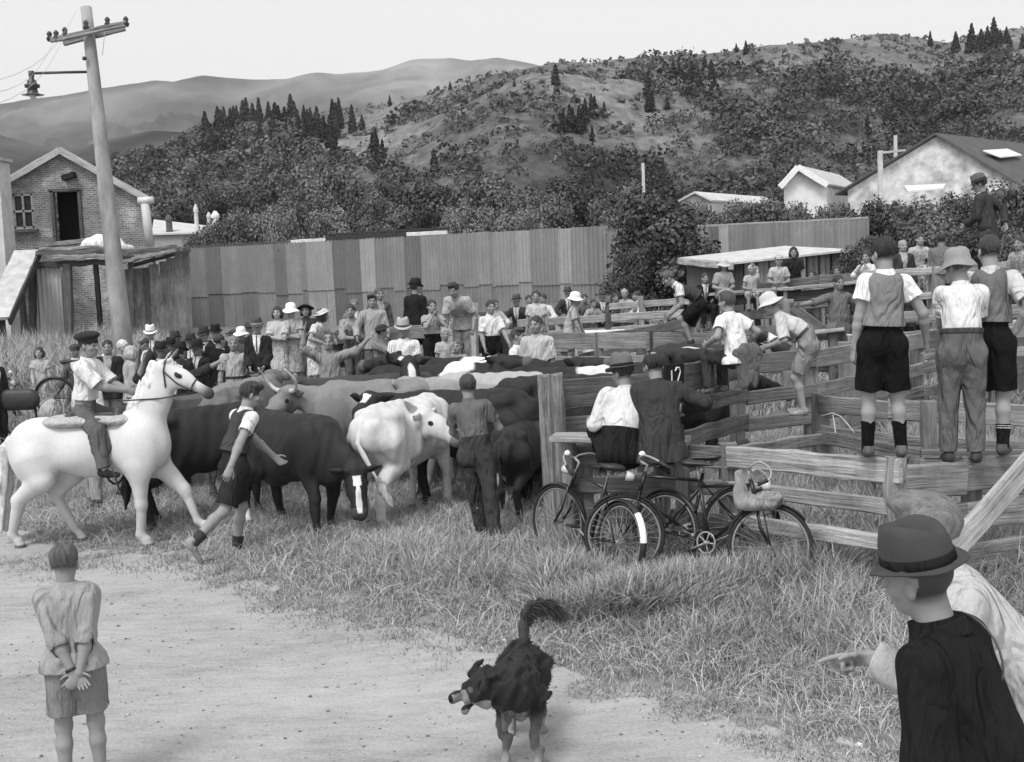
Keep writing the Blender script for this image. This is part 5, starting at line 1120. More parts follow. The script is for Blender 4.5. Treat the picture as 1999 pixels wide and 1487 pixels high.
# ============================================================ animals
def patch_tone(base, patches, sc=7., wob=.25):
    def fn(V):
        t = np.full(len(V), base); w = wob*(np.sin(V[:, 0]*sc+2*np.sin(V[:, 2]*sc*.8))+np.sin(V[:, 1]*sc*1.1+1.5*np.sin(V[:, 0]*sc*.7+1)))
        for c, r, g in patches:
            d = np.sqrt((((V-np.array(c))/np.array(r))**2).sum(1))+w*.35; a = np.clip((1.06-d)/.12, 0, 1); t = t*(1-a)+g*a
        return t
    return fn
def cow(label, px, D, face, base=.02, patches=(), sc=1., hb=(0, .95, 1.18), hd=(0, .8, -.6), step=0., horns=None, ear=None, group='cattle being driven past the yards', tail=None, dz=0., fatb=1., blaze=None, muzz=.1):
    loc = at(px, D, dz); root = empty('cow', loc, rad(face+180)); tag(root, label, 'cow', group)
    mw = root.matrix_basis @ Matrix.Scale(sc, 4); F = Fld(); Z = V3(0, 0, 1); hb = V3(*hb); hd = nv_(hd)
    F.cap((0, -.46, .93), (0, .42, .92), .34*fatb, .305*fatb, .06, .8, Z).ell((0, -.08, .8), (.29*fatb, .5, .26), None, .1)
    F.cap((0, -.52, 1.02), (0, -.76, .98), .26, .19, .08).cap((0, -.68, 1.2), (0, .45, 1.215), .09, .1, .12)
    for x in (-1, 1): F.ell((.19*x, -.5, 1.19), (.08, .12, .06), None, .1).ell((.1*x, -.8, 1.1), (.06, .07, .06), None, .08).ell((.17*x, .46, .95), (.13, .2, .31), None, .1)
    F.ell((0, .6, .76), (.15, .2, .22), None, .12)
    F.cap((0, .5, 1.05), hb-hd*.02, .22, .13, .12, .7, nv_(np.cross(np.cross(hb-V3(0, .5, 1.05), Z), hb-V3(0, .5, 1.05))+1e-6))
    sd = nv_(np.cross(hd, Z)); upn = np.cross(sd, hd)
    F.cap(hb, hb+hd*.2, .125, .115, .04).cap(hb+hd*.15, hb+hd*.42, .108, .078, .04).ell(hb+hd*.45, (.085, .07, .075), None, .03).ell(hb+hd*.1-upn*.08, (.07, .13, .09), None, .04)
    F.cap(hb+upn*.07-sd*.07, hb+upn*.07+sd*.07, .05, None, .03)
    for x in (-1, 1):
        e0 = hb+sd*.1*x+upn*.04; e1 = e0+sd*.17*x-hd*.03+upn*(.03 if ear is None else ear); F.cap(e0, e0*.5+e1*.5, .025, .055, .015, .45, upn).cap(e0*.5+e1*.5, e1, .055, .02, .02, .45, upn)
        F.ell(hb+hd*.13+sd*.1*x+upn*.035, (.03, .03, .025), None, .02)
        s = step*x
        F.cap((.17*x, .44, .8), (.17*x, .47+.12*s, .42), .11, .062, .05).cap((.17*x, .47+.12*s, .42), (.17*x, .45+.2*s, .12), .056, .04, .02).cap((.17*x, .45+.2*s, .12), (.17*x, .48+.2*s, .03), .046, .058, .015)
        F.cap((.17*x, -.62, .92), (.2*x, -.46-.06*s, .68), .18, .12, .08).cap((.2*x, -.46-.06*s, .68), (.17*x, -.74-.12*s, .46), .12, .06, .05).cap((.17*x, -.74-.12*s, .46), (.17*x, -.68-.2*s, .12), .056, .043, .02).cap((.17*x, -.68-.2*s, .12), (.17*x, -.65-.2*s, .03), .048, .06, .015)
    F.ell((0, -.36, .58), (.15, .19, .13), None, .06)
    tl = tail or ((0, -.86, 1.14), (0, -.95, .95), (.02, -.95, .55)); F.cap(tl[0], tl[1], .035, .025, .03).cap(tl[1], tl[2], .025, .02, .02)
    n1_, n2_ = wnoise(.012, 9., px*.01), wnoise(.007, 24., px*.013, .5); F.nz = lambda X, Y, Z: n1_(X, Y, Z)+n2_(X, Y, Z)
    fn = patch_tone(base, patches)
    def tone(V):
        t = fn(V); q = V-hb; u, v, w = q @ hd, q @ sd, q @ upn
        nr = np.linalg.norm(q-hd*.3, axis=1) < .36; t[(u > .4) & (np.abs(v) < .12) & nr] = muzz
        if blaze:
            for (u0, u1, wd, g) in blaze: t[(u > u0) & (u < u1) & (np.abs(v) < wd*(1-.3*np.sin(u*14))) & (w > .03) & nr] = g
        for x in (-1, 1): t[((u-.13)/.035)**2+((v-.11*x)/.04)**2+((w-.04)/.025)**2 < 1] = .01
        t[V[:, 2] < .05] = .06; return t
    body = sdf_obj('body', F, float(np.clip((.75 if D < 14 else 1.1)*D/(FPX*.512), .009, .02)), m_fur(), root, mw, tone)
    T = Fld(); T.cap(tl[2], V3(*tl[2])+nv_(V3(*tl[2])-V3(*tl[1]))*.1, .03, .055, .02).cap(V3(*tl[2])+nv_(V3(*tl[2])-V3(*tl[1]))*.1, V3(*tl[2])+nv_(V3(*tl[2])-V3(*tl[1]))*.32, .055, .015, .02); T.nz = wnoise(.014, 60, 1., .3)
    sdf_obj('tail_tuft', T, .012, m_hair(max(.02, base*.8)), root, mw)
    if horns:
        for x in (-1, 1):
            b = MB(); o = hb+upn*.09+sd*.09*x; pts = [o, o+sd*.1*x+upn*.03-hd*.0, o+sd*.17*x+upn*.13*horns, o+sd*.14*x+upn*.27*horns+hd*.04]
            P_ = [Vector(q) for q in pts]; cv = []
            for i in range(13):
                t_ = i/12*3; k_ = min(2, int(t_)); f_ = t_-k_; a, b1, c, d = P_[max(0, k_-1)], P_[k_], P_[k_+1], P_[min(3, k_+2)]
                cv.append(.5*((2*b1)+(c-a)*f_+(2*a-5*b1+4*c-d)*f_*f_+(3*b1-a-3*c+d)*f_**3))
            b.tube(cv, [.032*(1-.85*i/12)+.003 for i in range(13)], 10); h = b.build('horn', M('horn', .5, .3, 12., .4, .4), None, True); h.matrix_basis = mw; cparent(h, body)
    return root
W8 = .72
cow('black cow with white blaze lowering her head beside the pale roan cow', 585, 12.95, 47, .022, [((.17, -.7, .08), (.1, .12, .12), W8), ((.0, -.36, .55), (.13, .16, .1), .3)], .97, (-.06, .95, .72), (.2, .35, -1), .5, blaze=((.06, .17, .06, W8), (.17, .46, .026, W8)), muzz=.05)
cow('pale roan cow in front turning her head back towards the road', 800, 13.55, 152, .55, [((.1, -.1, 1.2), (.14, .1, .12), .2)], 1.02, (.33, -.12, 1.1), (.9, .05, -.46), .6, muzz=.2, tail=((0, -.86, 1.14), (.03, -.98, .95), (.28, -1.0, .58)))
cow('horned dun cow facing left in the middle of the herd', 735, 15.3, -86, .2, [((0, .1, .5), (.5, 1.1, .18), .3), ((0, 1., 1.1), (.2, .2, .2), .14)], 1.08, (-.0, .98, 1.16), (-.55, .5, -.4), .2, horns=1.3, muzz=.06)
cow('black cow standing behind the roan cow with white star on her face', 905, 14.1, -96, .022, [((0, .1, .35), (.3, .3, .12), .2), ((-.17, -.7, .06), (.1, .1, .08), W8)], 1.04, (-.16, .98, 1.22), (-.8, .25, -.5), .3, blaze=((.02, .17, .055, W8),), muzz=.05)
cow('tan cow with broad pale back beside the corner post', 965, 15.2, -100, .27, [((0, -.7, .75), (.4, .25, .4), .09), ((0, -.1, 1.28), (.3, .7, .1), .36), ((0, .1, .5), (.4, .4, .15), .6)], 1.1, (.0, 1.05, 1.15), (.1, .8, -.4), -.2, muzz=.08)
cow('huge black cow between the white horse and the running man', 412, 13.9, 118, .022, [], 1.0, (.1, 1.05, 1.0), (.1, .7, -.7), .3)
cow('brown cow facing away behind the running man', 492, 15.6, 165, .13, [((0, 0, 1.3), (.12, 1.2, .1), .2), ((.2, .4, .9), (.16, .2, .2), .07)], 1.08, (-.15, 1.0, 1.22), (-.5, .7, -.2), .1)
cow('dark brown cow behind the horse chest with only its back showing', 400, 15.6, 100, .045, [((0, 0, 1.3), (.14, 1., .1), .09)], .95, (.1, 1., 1.0), (.1, .8, -.5))
cow('dark shaggy calf half hidden beside the big corner post', 1022, 13.6, 160, .025, [((-.2, -.6, .5), (.15, .2, .2), .45)], .78, (.1, .95, .9), (.2, .7, -.6))
cow('small dark calf lying low behind the post and black cow', 1048, 14.4, -160, .06, [((0, .9, .9), (.15, .2, .25), .4)], .72, (-.1, .95, .85), (-.3, .7, -.7))
cow('black cow with white face behind the horned dun cow', 800, 17.0, 12, .022, [((.06, 1.1, 1.2), (.055, .3, .22), .6), ((.1, .0, 1.2), (.3, .2, .25), .6)], 1.02, (.05, .9, 1.34), (.1, .8, -.55), ear=.06, muzz=.3)
cow('black and white cow beyond the tan cow with white back patch', 915, 16.9, -95, .022, [((0, -.2, 1.2), (.3, .35, .2), W8), ((0, .85, 1.15), (.14, .1, .25), W8)], 1.07, (.1, .98, 1.27), (.15, .8, -.1), .1, ear=.08)
cow('black cow with raised head left of the black and white cow', 838, 16.6, 75, .022, [((.05, .75, 1.3), (.03, .4, .1), W8)], 1.05, (0, .98, 1.3), (.05, .8, .05), ear=.08)
cow('dark brown cow with lowered ears among the heads near the hatted man', 742, 16.3, -80, .05, [], 1.02, (0, 1.0, 1.2), (0, .85, -.2), ear=.06)
cow('black and white steer with white hip at the pen mouth', 990, 16.3, 78, .022, [((0, -.6, 1.15), (.3, .3, .25), W8)], 1.08, (.1, .98, 1.22), (.3, .8, .1), ear=.08)
cow('black cow pushing into pen twelve beyond the corner post', 1110, 14.8, 85, .022, [], 1.08, (0, 1., 1.16), (.1, .85, -.15), .2)
cow('black cow lifting her head beyond the hat of the seated man', 1165, 15.2, 92, .022, [((0, 1.15, 1.45), (.07, .14, .12), .6), ((0, .0, 1.25), (.25, .25, .12), .6)], 1.12, (0, .9, 1.34), (.1, .85, .12), ear=.05, group='cattle already inside the pens')
cow('black cow in pen twelve with its long back above the rail', 1318, 15.2, 84, .022, [], 1.0, (.0, 1.05, 1.2), (.0, .85, -.3), .1, group='cattle already inside the pens')
cow('dark cow with white marked face behind the boy in white', 1375, 17.6, 60, .03, [((0, 1.02, 1.3), (.12, .14, .2), .6)], 1.02, (0, .95, 1.35), (.1, .8, -.3), group='cattle already inside the pens')
cow('white calf in the far pen behind the sloping rails', 1192, 22.4, 60, .6, [((0, -.5, .8), (.2, .3, .2), .4)], .74, (0, 1., 1.2), (.1, .85, -.3), group='cattle already inside the pens')

# ------------------------------------------------------------ the white horse
HD = 12.9; hl = at(206, HD); horse = empty('horse', hl, rad(82+180)); tag(horse, 'white horse with bridle and saddle stepping right at the left', 'horse')
HS = 1.03; hm = horse.matrix_basis @ Matrix.Scale(HS, 4); F = Fld(); Z = V3(0, 0, 1)
F.cap((0, -.42, 1.07), (0, .4, 1.06), .28, .275, .08, .86, Z).ell((0, -.02, .99), (.25, .5, .25), None, .1)
F.ell((0, -.62, 1.12), (.24, .34, .26), None, .1).ell((0, -.76, 1.02), (.2, .22, .24), None, .08).ell((0, .56, 1.05), (.2, .24, .28), None, .1).cap((0, .08, 1.27), (0, .42, 1.34), .085, .1, .1)
F.cap((0, .5, 1.18), (0, .66, 1.56), .235, .165, .1, .62, V3(0, 1, 0)).cap((0, .66, 1.56), (0, .78, 1.82), .165, .11, .08, .66, V3(0, 1, 0))
hb = V3(0, .8, 1.85); hd = nv_((-.03, .86, -.5)); sd = V3(1, 0, 0); upn = np.cross(sd, hd)
F.cap(hb-hd*.02, hb+hd*.26, .1, .078, .05, .8, upn).cap(hb+hd*.22, hb+hd*.5, .078, .056, .04, .85, upn).ell(hb+hd*.52-upn*.008, (.05, .055, .055), None, .03).ell(hb+hd*.1-upn*.07, (.07, .12, .105), None, .05)
for x in (-1, 1):
    e0 = hb+upn*.075+sd*.055*x-hd*.03; F.cap(e0, e0+upn*.1+sd*.015*x+hd*.02, .03, .028, .015, .5, sd).cap(e0+upn*.1+sd*.015*x+hd*.02, e0+upn*.175+sd*.005*x+hd*.035, .028, .006, .01, .5, sd)
    F.ell(hb+hd*.17+sd*.07*x+upn*.03, (.026, .03, .024), None, .02); F.ell(hb+hd*.52+sd*.035*x+upn*.02, (.018, .02, .018), None, .015)
    F.ell((.16*x, .5, 1.0), (.12, .2, .32), None, .1).ell((.15*x, -.66, 1.0), (.14, .26, .34), None, .1)
def leg(pts, rr, k=.03):
    for i in range(len(pts)-1): F.cap(pts[i], pts[i+1], rr[i], rr[i+1], k if i else .07)
leg([(.14, .5, .86), (.14, .5, .47), (.14, .5, .44), (.14, .47, .14), (.14, .53, .07)], [.125, .066, .06, .04, .045])       # near fore, standing
leg([(-.14, .54, .88), (-.14, .86, .56), (-.14, .88, .52), (-.14, .98, .22), (-.14, 1.05, .17)], [.125, .066, .06, .04, .045])   # far fore, lifted forward
leg([(.15, -.62, .96), (.18, -.56, .74), (.15, -.86, .52), (.15, -.86, .49), (.15, -.96, .14), (.15, -.9, .07)], [.2, .14, .068, .06, .042, .046])
leg([(-.15, -.6, .94), (-.18, -.42, .76), (-.15, -.6, .52), (-.15, -.6, .49), (-.15, -.42, .16), (-.15, -.36, .08)], [.2, .14, .068, .06, .042, .046])
for c in ((.14, .55, .03), (-.14, 1.08, .14), (.15, -.88, .03), (-.15, -.34, .04)): F.cap(V3(*c)+V3(0, -.01, .04), c, .045, .06, .015)
F.nz = wnoise(.008, 8., 2.)
def htone(V):
    t = .6+.03*np.sin(V[:, 1]*5+2*np.sin(V[:, 2]*4)); q = V-hb; u, v, w = q @ hd, q @ sd, q @ upn
    a = np.clip((u-.38)/.12, 0, 1); a = a*(np.linalg.norm(q-hd*.45, axis=1) < .2); t = t*(1-a)+.07*a
    for x in (-1, 1): t[((u-.17)/.05)**2+((v-.075*x)/.05)**2+((w-.03)/.026)**2 < 1] = .03
    for x in (-1, 1): t[(w > .09) & (u < .05) & (np.abs(v-.06*x) < .02) & (V[:, 1] > hb[1])] = .25
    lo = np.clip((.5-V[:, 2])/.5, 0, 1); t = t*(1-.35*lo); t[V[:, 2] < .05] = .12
    return t
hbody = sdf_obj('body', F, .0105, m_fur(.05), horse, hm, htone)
F = Fld()
for i in range(9):
    t = i/8; c = V3(0, .5+.24*t, 1.42+.46*t)+V3(0, -.13+.04*t, .0); F.cap(c+V3(0, .02, .03), c+V3(.085, -.0, -.2), .036, .02, .025).cap(c+V3(0, .02, .02), c+V3(-.07, -.01, -.12), .03, .018, .025)
F.cap(hb+upn*.09, hb+upn*.1+hd*.14, .035, .012, .02); F.nz = wnoise(.016, 50, 1.5, .4); sdf_obj('mane', F, .011, m_hair(.72), horse, hm)
F = Fld(); F.cap((0, -.93, 1.14), (0, -1.06, 1.02), .05, .07, .04).cap((0, -1.06, 1.02), (.02, -1.14, .66), .075, .11, .05).cap((.02, -1.14, .66), (.03, -1.13, .2), .11, .04, .05); F.nz = wnoise(.03, 34, 2.5, .22); sdf_obj('tail', F, .012, m_hair(.62), horse, hm)
F = Fld(); F.cap((0, -.22, 1.34), (0, .22, 1.36), .18, .16, .03, .36, V3(1, 0, 0)).ell((0, .27, 1.42), (.1, .06, .07), None, .04).ell((0, -.24, 1.39), (.15, .08, .05), None, .04)
for x in (-1, 1): F.cap((.22*x, .1, 1.28), (.255*x, .16, 1.08), .11, .12, .03, .18, V3(0, 1, 0))
saddle = sdf_obj('saddle', F, .014, M('leather', .045, .3, 10, .5, .4), horse, hm)
F = Fld(); F.cap((0, -.34, 1.33), (0, .26, 1.34), .25, .22, .02, .3, V3(1, 0, 0)); sdf_obj('saddle_cloth', F, .016, m_cloth(.4), horse, hm)
def strap(nm, pts, r, g=.03, par=horse):
    b = MB(); b.tube([hm @ Vector(p) for p in pts], r, 6); return b.build(nm, M('leather', g, .3, 10, .5, .4), par, True)
hp_ = lambda u, v, w: tuple(hb+hd*u+sd*v+upn*w)
for x in (-1, 1):
    strap('bridle_strap', [hp_(-.02, .06*x, .09), hp_(.02, .1*x, .0), hp_(.1, .095*x, -.12), hp_(.12, .06*x, -.18)], .008); strap('bridle_strap', [hp_(.02, .1*x, .0), hp_(.2, .085*x, -.05), hp_(.4, .066*x, -.05)], .008)
    strap('rein', [hp_(.4, .068*x, -.05), (.13*x, .78, 1.56), (.11*x, .36, 1.545), (.1*x, .3, 1.55)], .009)
strap('noseband', [hp_(.34, .0, .075), hp_(.35, .075, .02), hp_(.36, .06, -.06), hp_(.36, 0, -.09), hp_(.36, -.06, -.06), hp_(.35, -.075, .02), hp_(.34, 0, .075)], .009)
strap('girth', [(.33*math.sin(a)*.86, .18, 1.0+.345*math.cos(a)) for a in [i*math.pi/10 for i in range(21)]], .014)
for x in (1,):
    strap('stirrup', [(.36*x, .3, .95), (.37*x, .38, .68), (.32*x, .38, .62), (.42*x, .38, .62), (.37*x, .38, .68)], .01)

# ------------------------------------------------------------ the dog
dl = at(1022, 6.85); dog = empty('dog', dl, rad(-4+180)); tag(dog, 'black and tan shaggy dog with raised bushy tail panting', 'dog'); dm = dog.matrix_basis @ Matrix.Scale(1.0, 4)
F = Fld(); F.cap((0, .14, .46), (0, -.22, .475), .125, .1, .06, .78, Z).ell((0, .2, .45), (.105, .12, .155), None, .07).ell((0, -.26, .47), (.095, .12, .12), None, .06).ell((.03, .27, .5), (.12, .12, .13), None, .06)
dh = V3(.2, .3, .5); dd = nv_((.9, .3, -.2)); ds = nv_(np.cross(dd, Z)); du = np.cross(ds, dd)
F.cap((.05, .26, .5), dh-dd*.03, .125, .095, .06).ell(dh, (.092, .092, .085), None, .05).cap(dh+dd*.06, dh+dd*.155, .046, .027, .03).ell(dh+dd*.172+du*.006, (.018, .019, .017), None, .01)
F.cap(dh+dd*.03-du*.05, dh+dd*.115-du*.085, .03, .017, .02)
for x in (-1, 1):
    a = dh+ds*.07*x+du*.055-dd*.02; F.cap(a, a+ds*.045*x+du*.04-dd*.01, .035, .028, .02, .5, dd).cap(a+ds*.045*x+du*.04-dd*.01, a+ds*.085*x-du*.02+dd*.02, .026, .014, .02, .5, dd)
    F.cap((.085*x, .2, .42), (.09*x, .17, .25), .06, .038, .04).cap((.09*x, .17, .25), (.09*x, .2, .06), .034, .024, .02).cap((.09*x, .2, .04), (.09*x, .24, .025), .03, .028, .015)
    F.cap((.085*x, -.26, .44), (.095*x, -.17, .31), .085, .055, .04).cap((.095*x, -.17, .31), (.09*x, -.34, .2), .05, .03, .03).cap((.09*x, -.34, .2), (.09*x, -.32, .05), .028, .023, .02).cap((.09*x, -.32, .035), (.09*x, -.27, .025), .028, .026, .015)
F.nz = wnoise(.016, 38, 4.)
def dtone(V):
    t = np.full(len(V), .018); w = .02*np.sin(V[:, 0]*30+2*np.sin(V[:, 2]*25))+.02*np.sin(V[:, 1]*28)
    a = np.clip((.33-V[:, 2]-w*1.5)/.12, 0, 1); t = t*(1-a)+.12*a; a = np.clip((.1-V[:, 2]-w)/.06, 0, 1); t = t*(1-a)+.24*a
    t[(V[:, 1] > .05) & (V[:, 2] < .36+w) & (V[:, 2] > .22) & (np.abs(V[:, 0]-.02) < .08)] = .2
    q = V-dh; u, v, z_ = q @ dd, q @ ds, q @ du
    t[(u > .085) & (z_ < .03)] = .2; t[(u > -.02) & (u < .09) & (z_ < -.03) & (z_ > -.1)] = .24; t[(u > .168) & (z_ > -.014)] = .01; t[(u > .05) & (u < .14) & (z_ < -.05) & (z_ > -.075)] = .02
    for x in (-1, 1): t[((u-.065)/.02)**2+((v-.05*x)/.03)**2+((z_-.035)/.014)**2 < 1] = .09
    return t
db = sdf_obj('body', F, .0062, m_fur(), dog, dm, dtone)
TP = np.array([(0, -.36, .53), (0, -.42, .62), (-.01, -.45, .70), (-.05, -.46, .755), (-.11, -.46, .765), (-.17, -.45, .73)]); F = Fld()
for a in range(5): F.cap(TP[a], TP[a+1], (.034, .027, .024, .02, .016)[a], (.027, .024, .02, .016, .01)[a], .03)
tail_ = sdf_obj('tail', F, .0075, m_hair(.03), dog, dm)
r_ = np.random.default_rng(9); n_ = 2600; t_ = r_.uniform(.1, 5, n_); k_ = np.minimum(4, t_.astype(int)); p_ = TP[k_]+(TP[k_+1]-TP[k_])*(t_-k_)[:, None]; tg = TP[k_+1]-TP[k_]; tg /= np.linalg.norm(tg, axis=1)[:, None]
d_ = tg*.5+np.array([-.75, .0, -.35])*np.clip(t_/2.2, .2, 1)[:, None]+r_.normal(0, .3, (n_, 3)); d_ /= np.linalg.norm(d_, axis=1)[:, None]; L_ = (r_.uniform(.05, .15, n_)*np.clip(t_/2.5, .35, 1))[:, None]
s_ = np.cross(d_, r_.normal(size=(n_, 3))); s_ /= np.linalg.norm(s_, axis=1)[:, None]; m_ = p_+d_*L_*.55; e_ = m_+(d_+np.array([0, 0, -.5]))*L_*.45
V_ = np.stack([p_-s_*.003, p_+s_*.003, m_+s_*.0025, m_-s_*.0025, e_+s_*.0006, e_-s_*.0006], 1).reshape(-1, 3); b_ = (np.arange(n_)*6)[:, None]
link('feathering', np_mesh('feathering', V_, np.concatenate([b_+np.array([[0, 1, 2, 3]]), b_+np.array([[3, 2, 4, 5]])]), None, False), m_hair(.05), tail_, dm)
def coat(n, seed):      # loose hair tufts lying over the dog's back, ruff and tail
    r = np.random.default_rng(seed); me = db.data; V = np.zeros(len(me.vertices)*3, np.float32); me.vertices.foreach_get('co', V); V = V.reshape(-1, 3); Nn = np.zeros(len(V)*3, np.float32); me.vertices.foreach_get('normal', Nn); Nn = Nn.reshape(-1, 3)
    ok = np.where((V[:, 2] > .3) & ~((np.linalg.norm(V-dh, axis=1) < .3) & ((V-dh) @ dd > -.02)))[0]; i = r.choice(ok, n); p = V[i]; d = Nn[i]*.12+np.array([0, -.9, -.35])+r.normal(0, .2, (n, 3)); d /= np.linalg.norm(d, axis=1)[:, None]
    L = r.uniform(.015, .034, (n, 1)); s = np.cross(d, Nn[i]); s /= np.linalg.norm(s, axis=1)[:, None]+1e-6; w = .003
    Q = np.stack([p-s*w, p+s*w, p+d*L+s*w*.2+Nn[i]*.004, p+d*L-s*w*.2+Nn[i]*.004], 1).reshape(-1, 3); return Q, np.arange(n*4).reshape(n, 4)
q_ = coat(4200, 4); link('coat', np_mesh('coat', q_[0], q_[1], None, False), m_hair(.022), dog, dm)
# ============================================================ bicycles
def bicycle(label, rear, front, lean, steer=0., bars='flat', white_tail=False, par=None, group=None, detail=True, rise=0.):
    a, b = at(*rear), at(*front); d = (b-a); d.z = 0; d.normalize(); root = empty('bicycle', a); tag(root, label, 'bicycle', group)
    left = Vector((-d.y, d.x, 0)); up = (Vector((0, 0, 1))*math.cos(rad(lean))+left*math.sin(rad(lean))); y = up.cross(d)
    mw = Matrix(((d.x, y.x, up.x, a.x), (d.y, y.y, up.y, a.y), (d.z, y.z, up.z, a.z+rise), (0, 0, 0, 1)))
    blk = m_metal(.015, .3); chrome = M('chrome', .3, .2, 30, .3, .6, 0); rub = M('rubber', .03, .3, 30, .8, .2, .2); R = .335; WB = 1.08
    def put(b, nm, m, par=None, x=None, smooth=True): o = b.build(nm, m, None, smooth); o.matrix_basis = mw @ (x or Matrix()); cparent(o, par or root); return o
    S = Matrix.Translation((WB-.02, 0, R)) @ Matrix.Rotation(rad(-20), 4, 'Y') @ Matrix.Rotation(steer, 4, 'Z')   # steering axis frame at the front hub
    BBk, ST, HT, HB = Vector((.46, 0, .29)), Vector((.31, 0, .82)), Vector((.845, 0, .83)), Vector((.9, 0, .68))
    f = MB()
    for p, q, r in ((BBk, ST+(ST-BBk)*.0, .016), (ST-Vector((-.02, 0, .06)), HT, .015), (BBk, HB, .017), (HT+Vector((-.01, 0, .03)), HB-Vector((-.012, 0, .03)), .019)): f.tube((p, q), r, 8)
    for s in (-1, 1): f.tube((BBk+Vector((0, .035*s, 0)), (0, .06*s, R)), .009, 6); f.tube((ST-Vector((-.03, 0, .05)), (0, .06*s, R)), .008, 6)
    put(f, 'frame', blk)
    fk = MB()
    for s in (-1, 1): fk.tube(((0, .055*s, 0), (-.045, .055*s, .17), (-.03, .045*s, .39)), .011, 6)
    fk.tube(((-.03, -.05, .39), (-.03, .05, .39)), .012, 6); fk.tube(((-.03, 0, .39), (-.03, 0, .58)), .014, 8); put(fk, 'fork', blk, None, S)
    def wheel(x):
        t = MB(); t.tube([(R*math.cos(k*math.pi/20), 0, R*math.sin(k*math.pi/20)) for k in range(41)], .019, 8, False); w = put(t, 'wheel', rub, None, x)
        t = MB(); t.tube([((R-.026)*math.cos(k*math.pi/20), 0, (R-.026)*math.sin(k*math.pi/20)) for k in range(41)], .011, 6, False); put(t, 'rim', m_metal(.2, .4), w, x)
        t = MB()
        for k in range(32): a_ = k*math.pi/16; t.tube(((.02*math.cos(a_+.6), .03*(-1)**k, .02*math.sin(a_+.6)), ((R-.03)*math.cos(a_), 0, (R-.03)*math.sin(a_))), .0017, 4, False)
        t.tube(((0, -.05, 0), (0, .05, 0)), .02, 8); put(t, 'spokes', chrome, w, x)
    wheel(Matrix.Translation((0, 0, R))); wheel(S)
    def guard(x, a0, a1, white=False):
        g_ = MB(); n = 18; v = []; fc = []
        for k in range(n+1):
            a_ = a0+(a1-a0)*k/n
            for (yy, dr) in ((-.03, .022), (-.018, .036), (0, .041), (.018, .036), (.03, .022)): v.append(((R+dr)*math.cos(a_), yy, (R+dr)*math.sin(a_)))
        for k in range(n):
            for j in range(4): fc.append((k*5+j, k*5+j+1, k*5+6+j, k*5+5+j))
        g_.add(v, fc); gg = put(g_, 'mudguard', m_metal(.02, .3), None, x)
        s_ = MB()
        for s in (-1, 1):
            for aa in (a0+(a1-a0)*.18, a0+(a1-a0)*.5): s_.tube(((0, .05*s, 0), ((R+.03)*math.cos(aa), .03*s, (R+.03)*math.sin(aa))), .003, 5)
        put(s_, 'stay', blk, gg, x)
        if white:
            g2 = MB(); v = []; fc = []
            for k in range(7):
                a_ = rad(170)-rad(42)*k/6
                for (yy, dr) in ((-.033, .02), (-.02, .039), (0, .045), (.02, .039), (.033, .02)): v.append(((R+dr)*math.cos(a_), yy, (R+dr)*math.sin(a_)))
            for k in range(6):
                for j in range(4): fc.append((k*5+j, k*5+j+1, k*5+6+j, k*5+5+j))
            g2.add(v, fc); put(g2, 'white_patch', M('white_paint', .8, .1), gg, x)
    guard(Matrix.Translation((0, 0, R)), rad(190), rad(35), white_tail); guard(S, rad(150), rad(25))
    sd = MB()
    for (x_, w, z_) in ():
        pass
    F = Fld(); F.cap((.24, 0, .955), (.42, 0, .96), .1, .03, .03, .32, V3(0, 1, 0)).ell((.2, 0, .962), (.055, .1, .028), None, .03); F.cap((.2, -.07, .94), (.2, .07, .94), .014)
    V, Q = F.mesh(.009); sa = link('saddle', np_mesh('saddle', V, Q), M('leather', .03, .3, 12, .4, .5), root, mw)
    p = MB(); p.tube((ST, ST+Vector((-.03, 0, .12))), .012, 8); 
    for s in (-1, 1): p.tube([Vector((.2+.03*math.cos(t*2.2), .05*s+.028*math.sin(t*2.2), .90+.004*t)) for t in range(11)], .004, 5)
    put(p, 'seat_post', chrome, sa)
    def smooth_(q, n=5):
        P_ = [Vector(v) for v in q]; o_ = []
        for i in range(len(P_)-1):
            a0, b0, c0, d0 = P_[max(0, i-1)], P_[i], P_[i+1], P_[min(len(P_)-1, i+2)]
            for k in range(n): t = k/n; o_.append(.5*((2*b0)+(c0-a0)*t+(2*a0-5*b0+4*c0-d0)*t*t+(3*b0-a0-3*c0+d0)*t**3))
        return o_+[P_[-1]]
    h = MB()
    if bars == 'flat': h.tube(smooth_([(-.24, -.27, .64), (-.12, -.26, .68), (-.0, -.19, .70), (.05, -.08, .67), (.04, 0, .65), (.05, .08, .67), (-.0, .19, .70), (-.12, .26, .68), (-.24, .27, .64)]), .009, 8)
    else: h.tube(smooth_([(.0, -.2, .5), (.1, -.21, .52), (.13, -.2, .6), (.06, -.19, .68), (-.03, -.12, .66), (-.01, 0, .65), (-.03, .12, .66), (.06, .19, .68), (.13, .2, .6), (.1, .21, .52), (0, .2, .5)]), .009, 8)
    h.tube(((-.03, 0, .56), (-.03, 0, .64), (.04, 0, .652)), .013, 8); hb_ = put(h, 'handlebar', chrome, None, S)
    for s in (-1, 1):
        g_ = MB(); q = [(-.24, .27*s, .64), (-.13, .262*s, .676)] if bars == 'flat' else [(0, .2*s, .5), (.09, .21*s, .515)]; g_.tube(q, .017, 8); put(g_, 'grip', m_metal(.02, .6), hb_, S)
    if bars == 'flat':
        b_ = MB(); b_.lathe([(0, -.02), (.03, -.015), (.028, .01), (.012, .026), (0, .028)], 12, Matrix.Translation((.03, .12, .71))); put(b_, 'bell', M('bright_chrome', .8, .1, 10, .2, .8, 0), hb_, S)
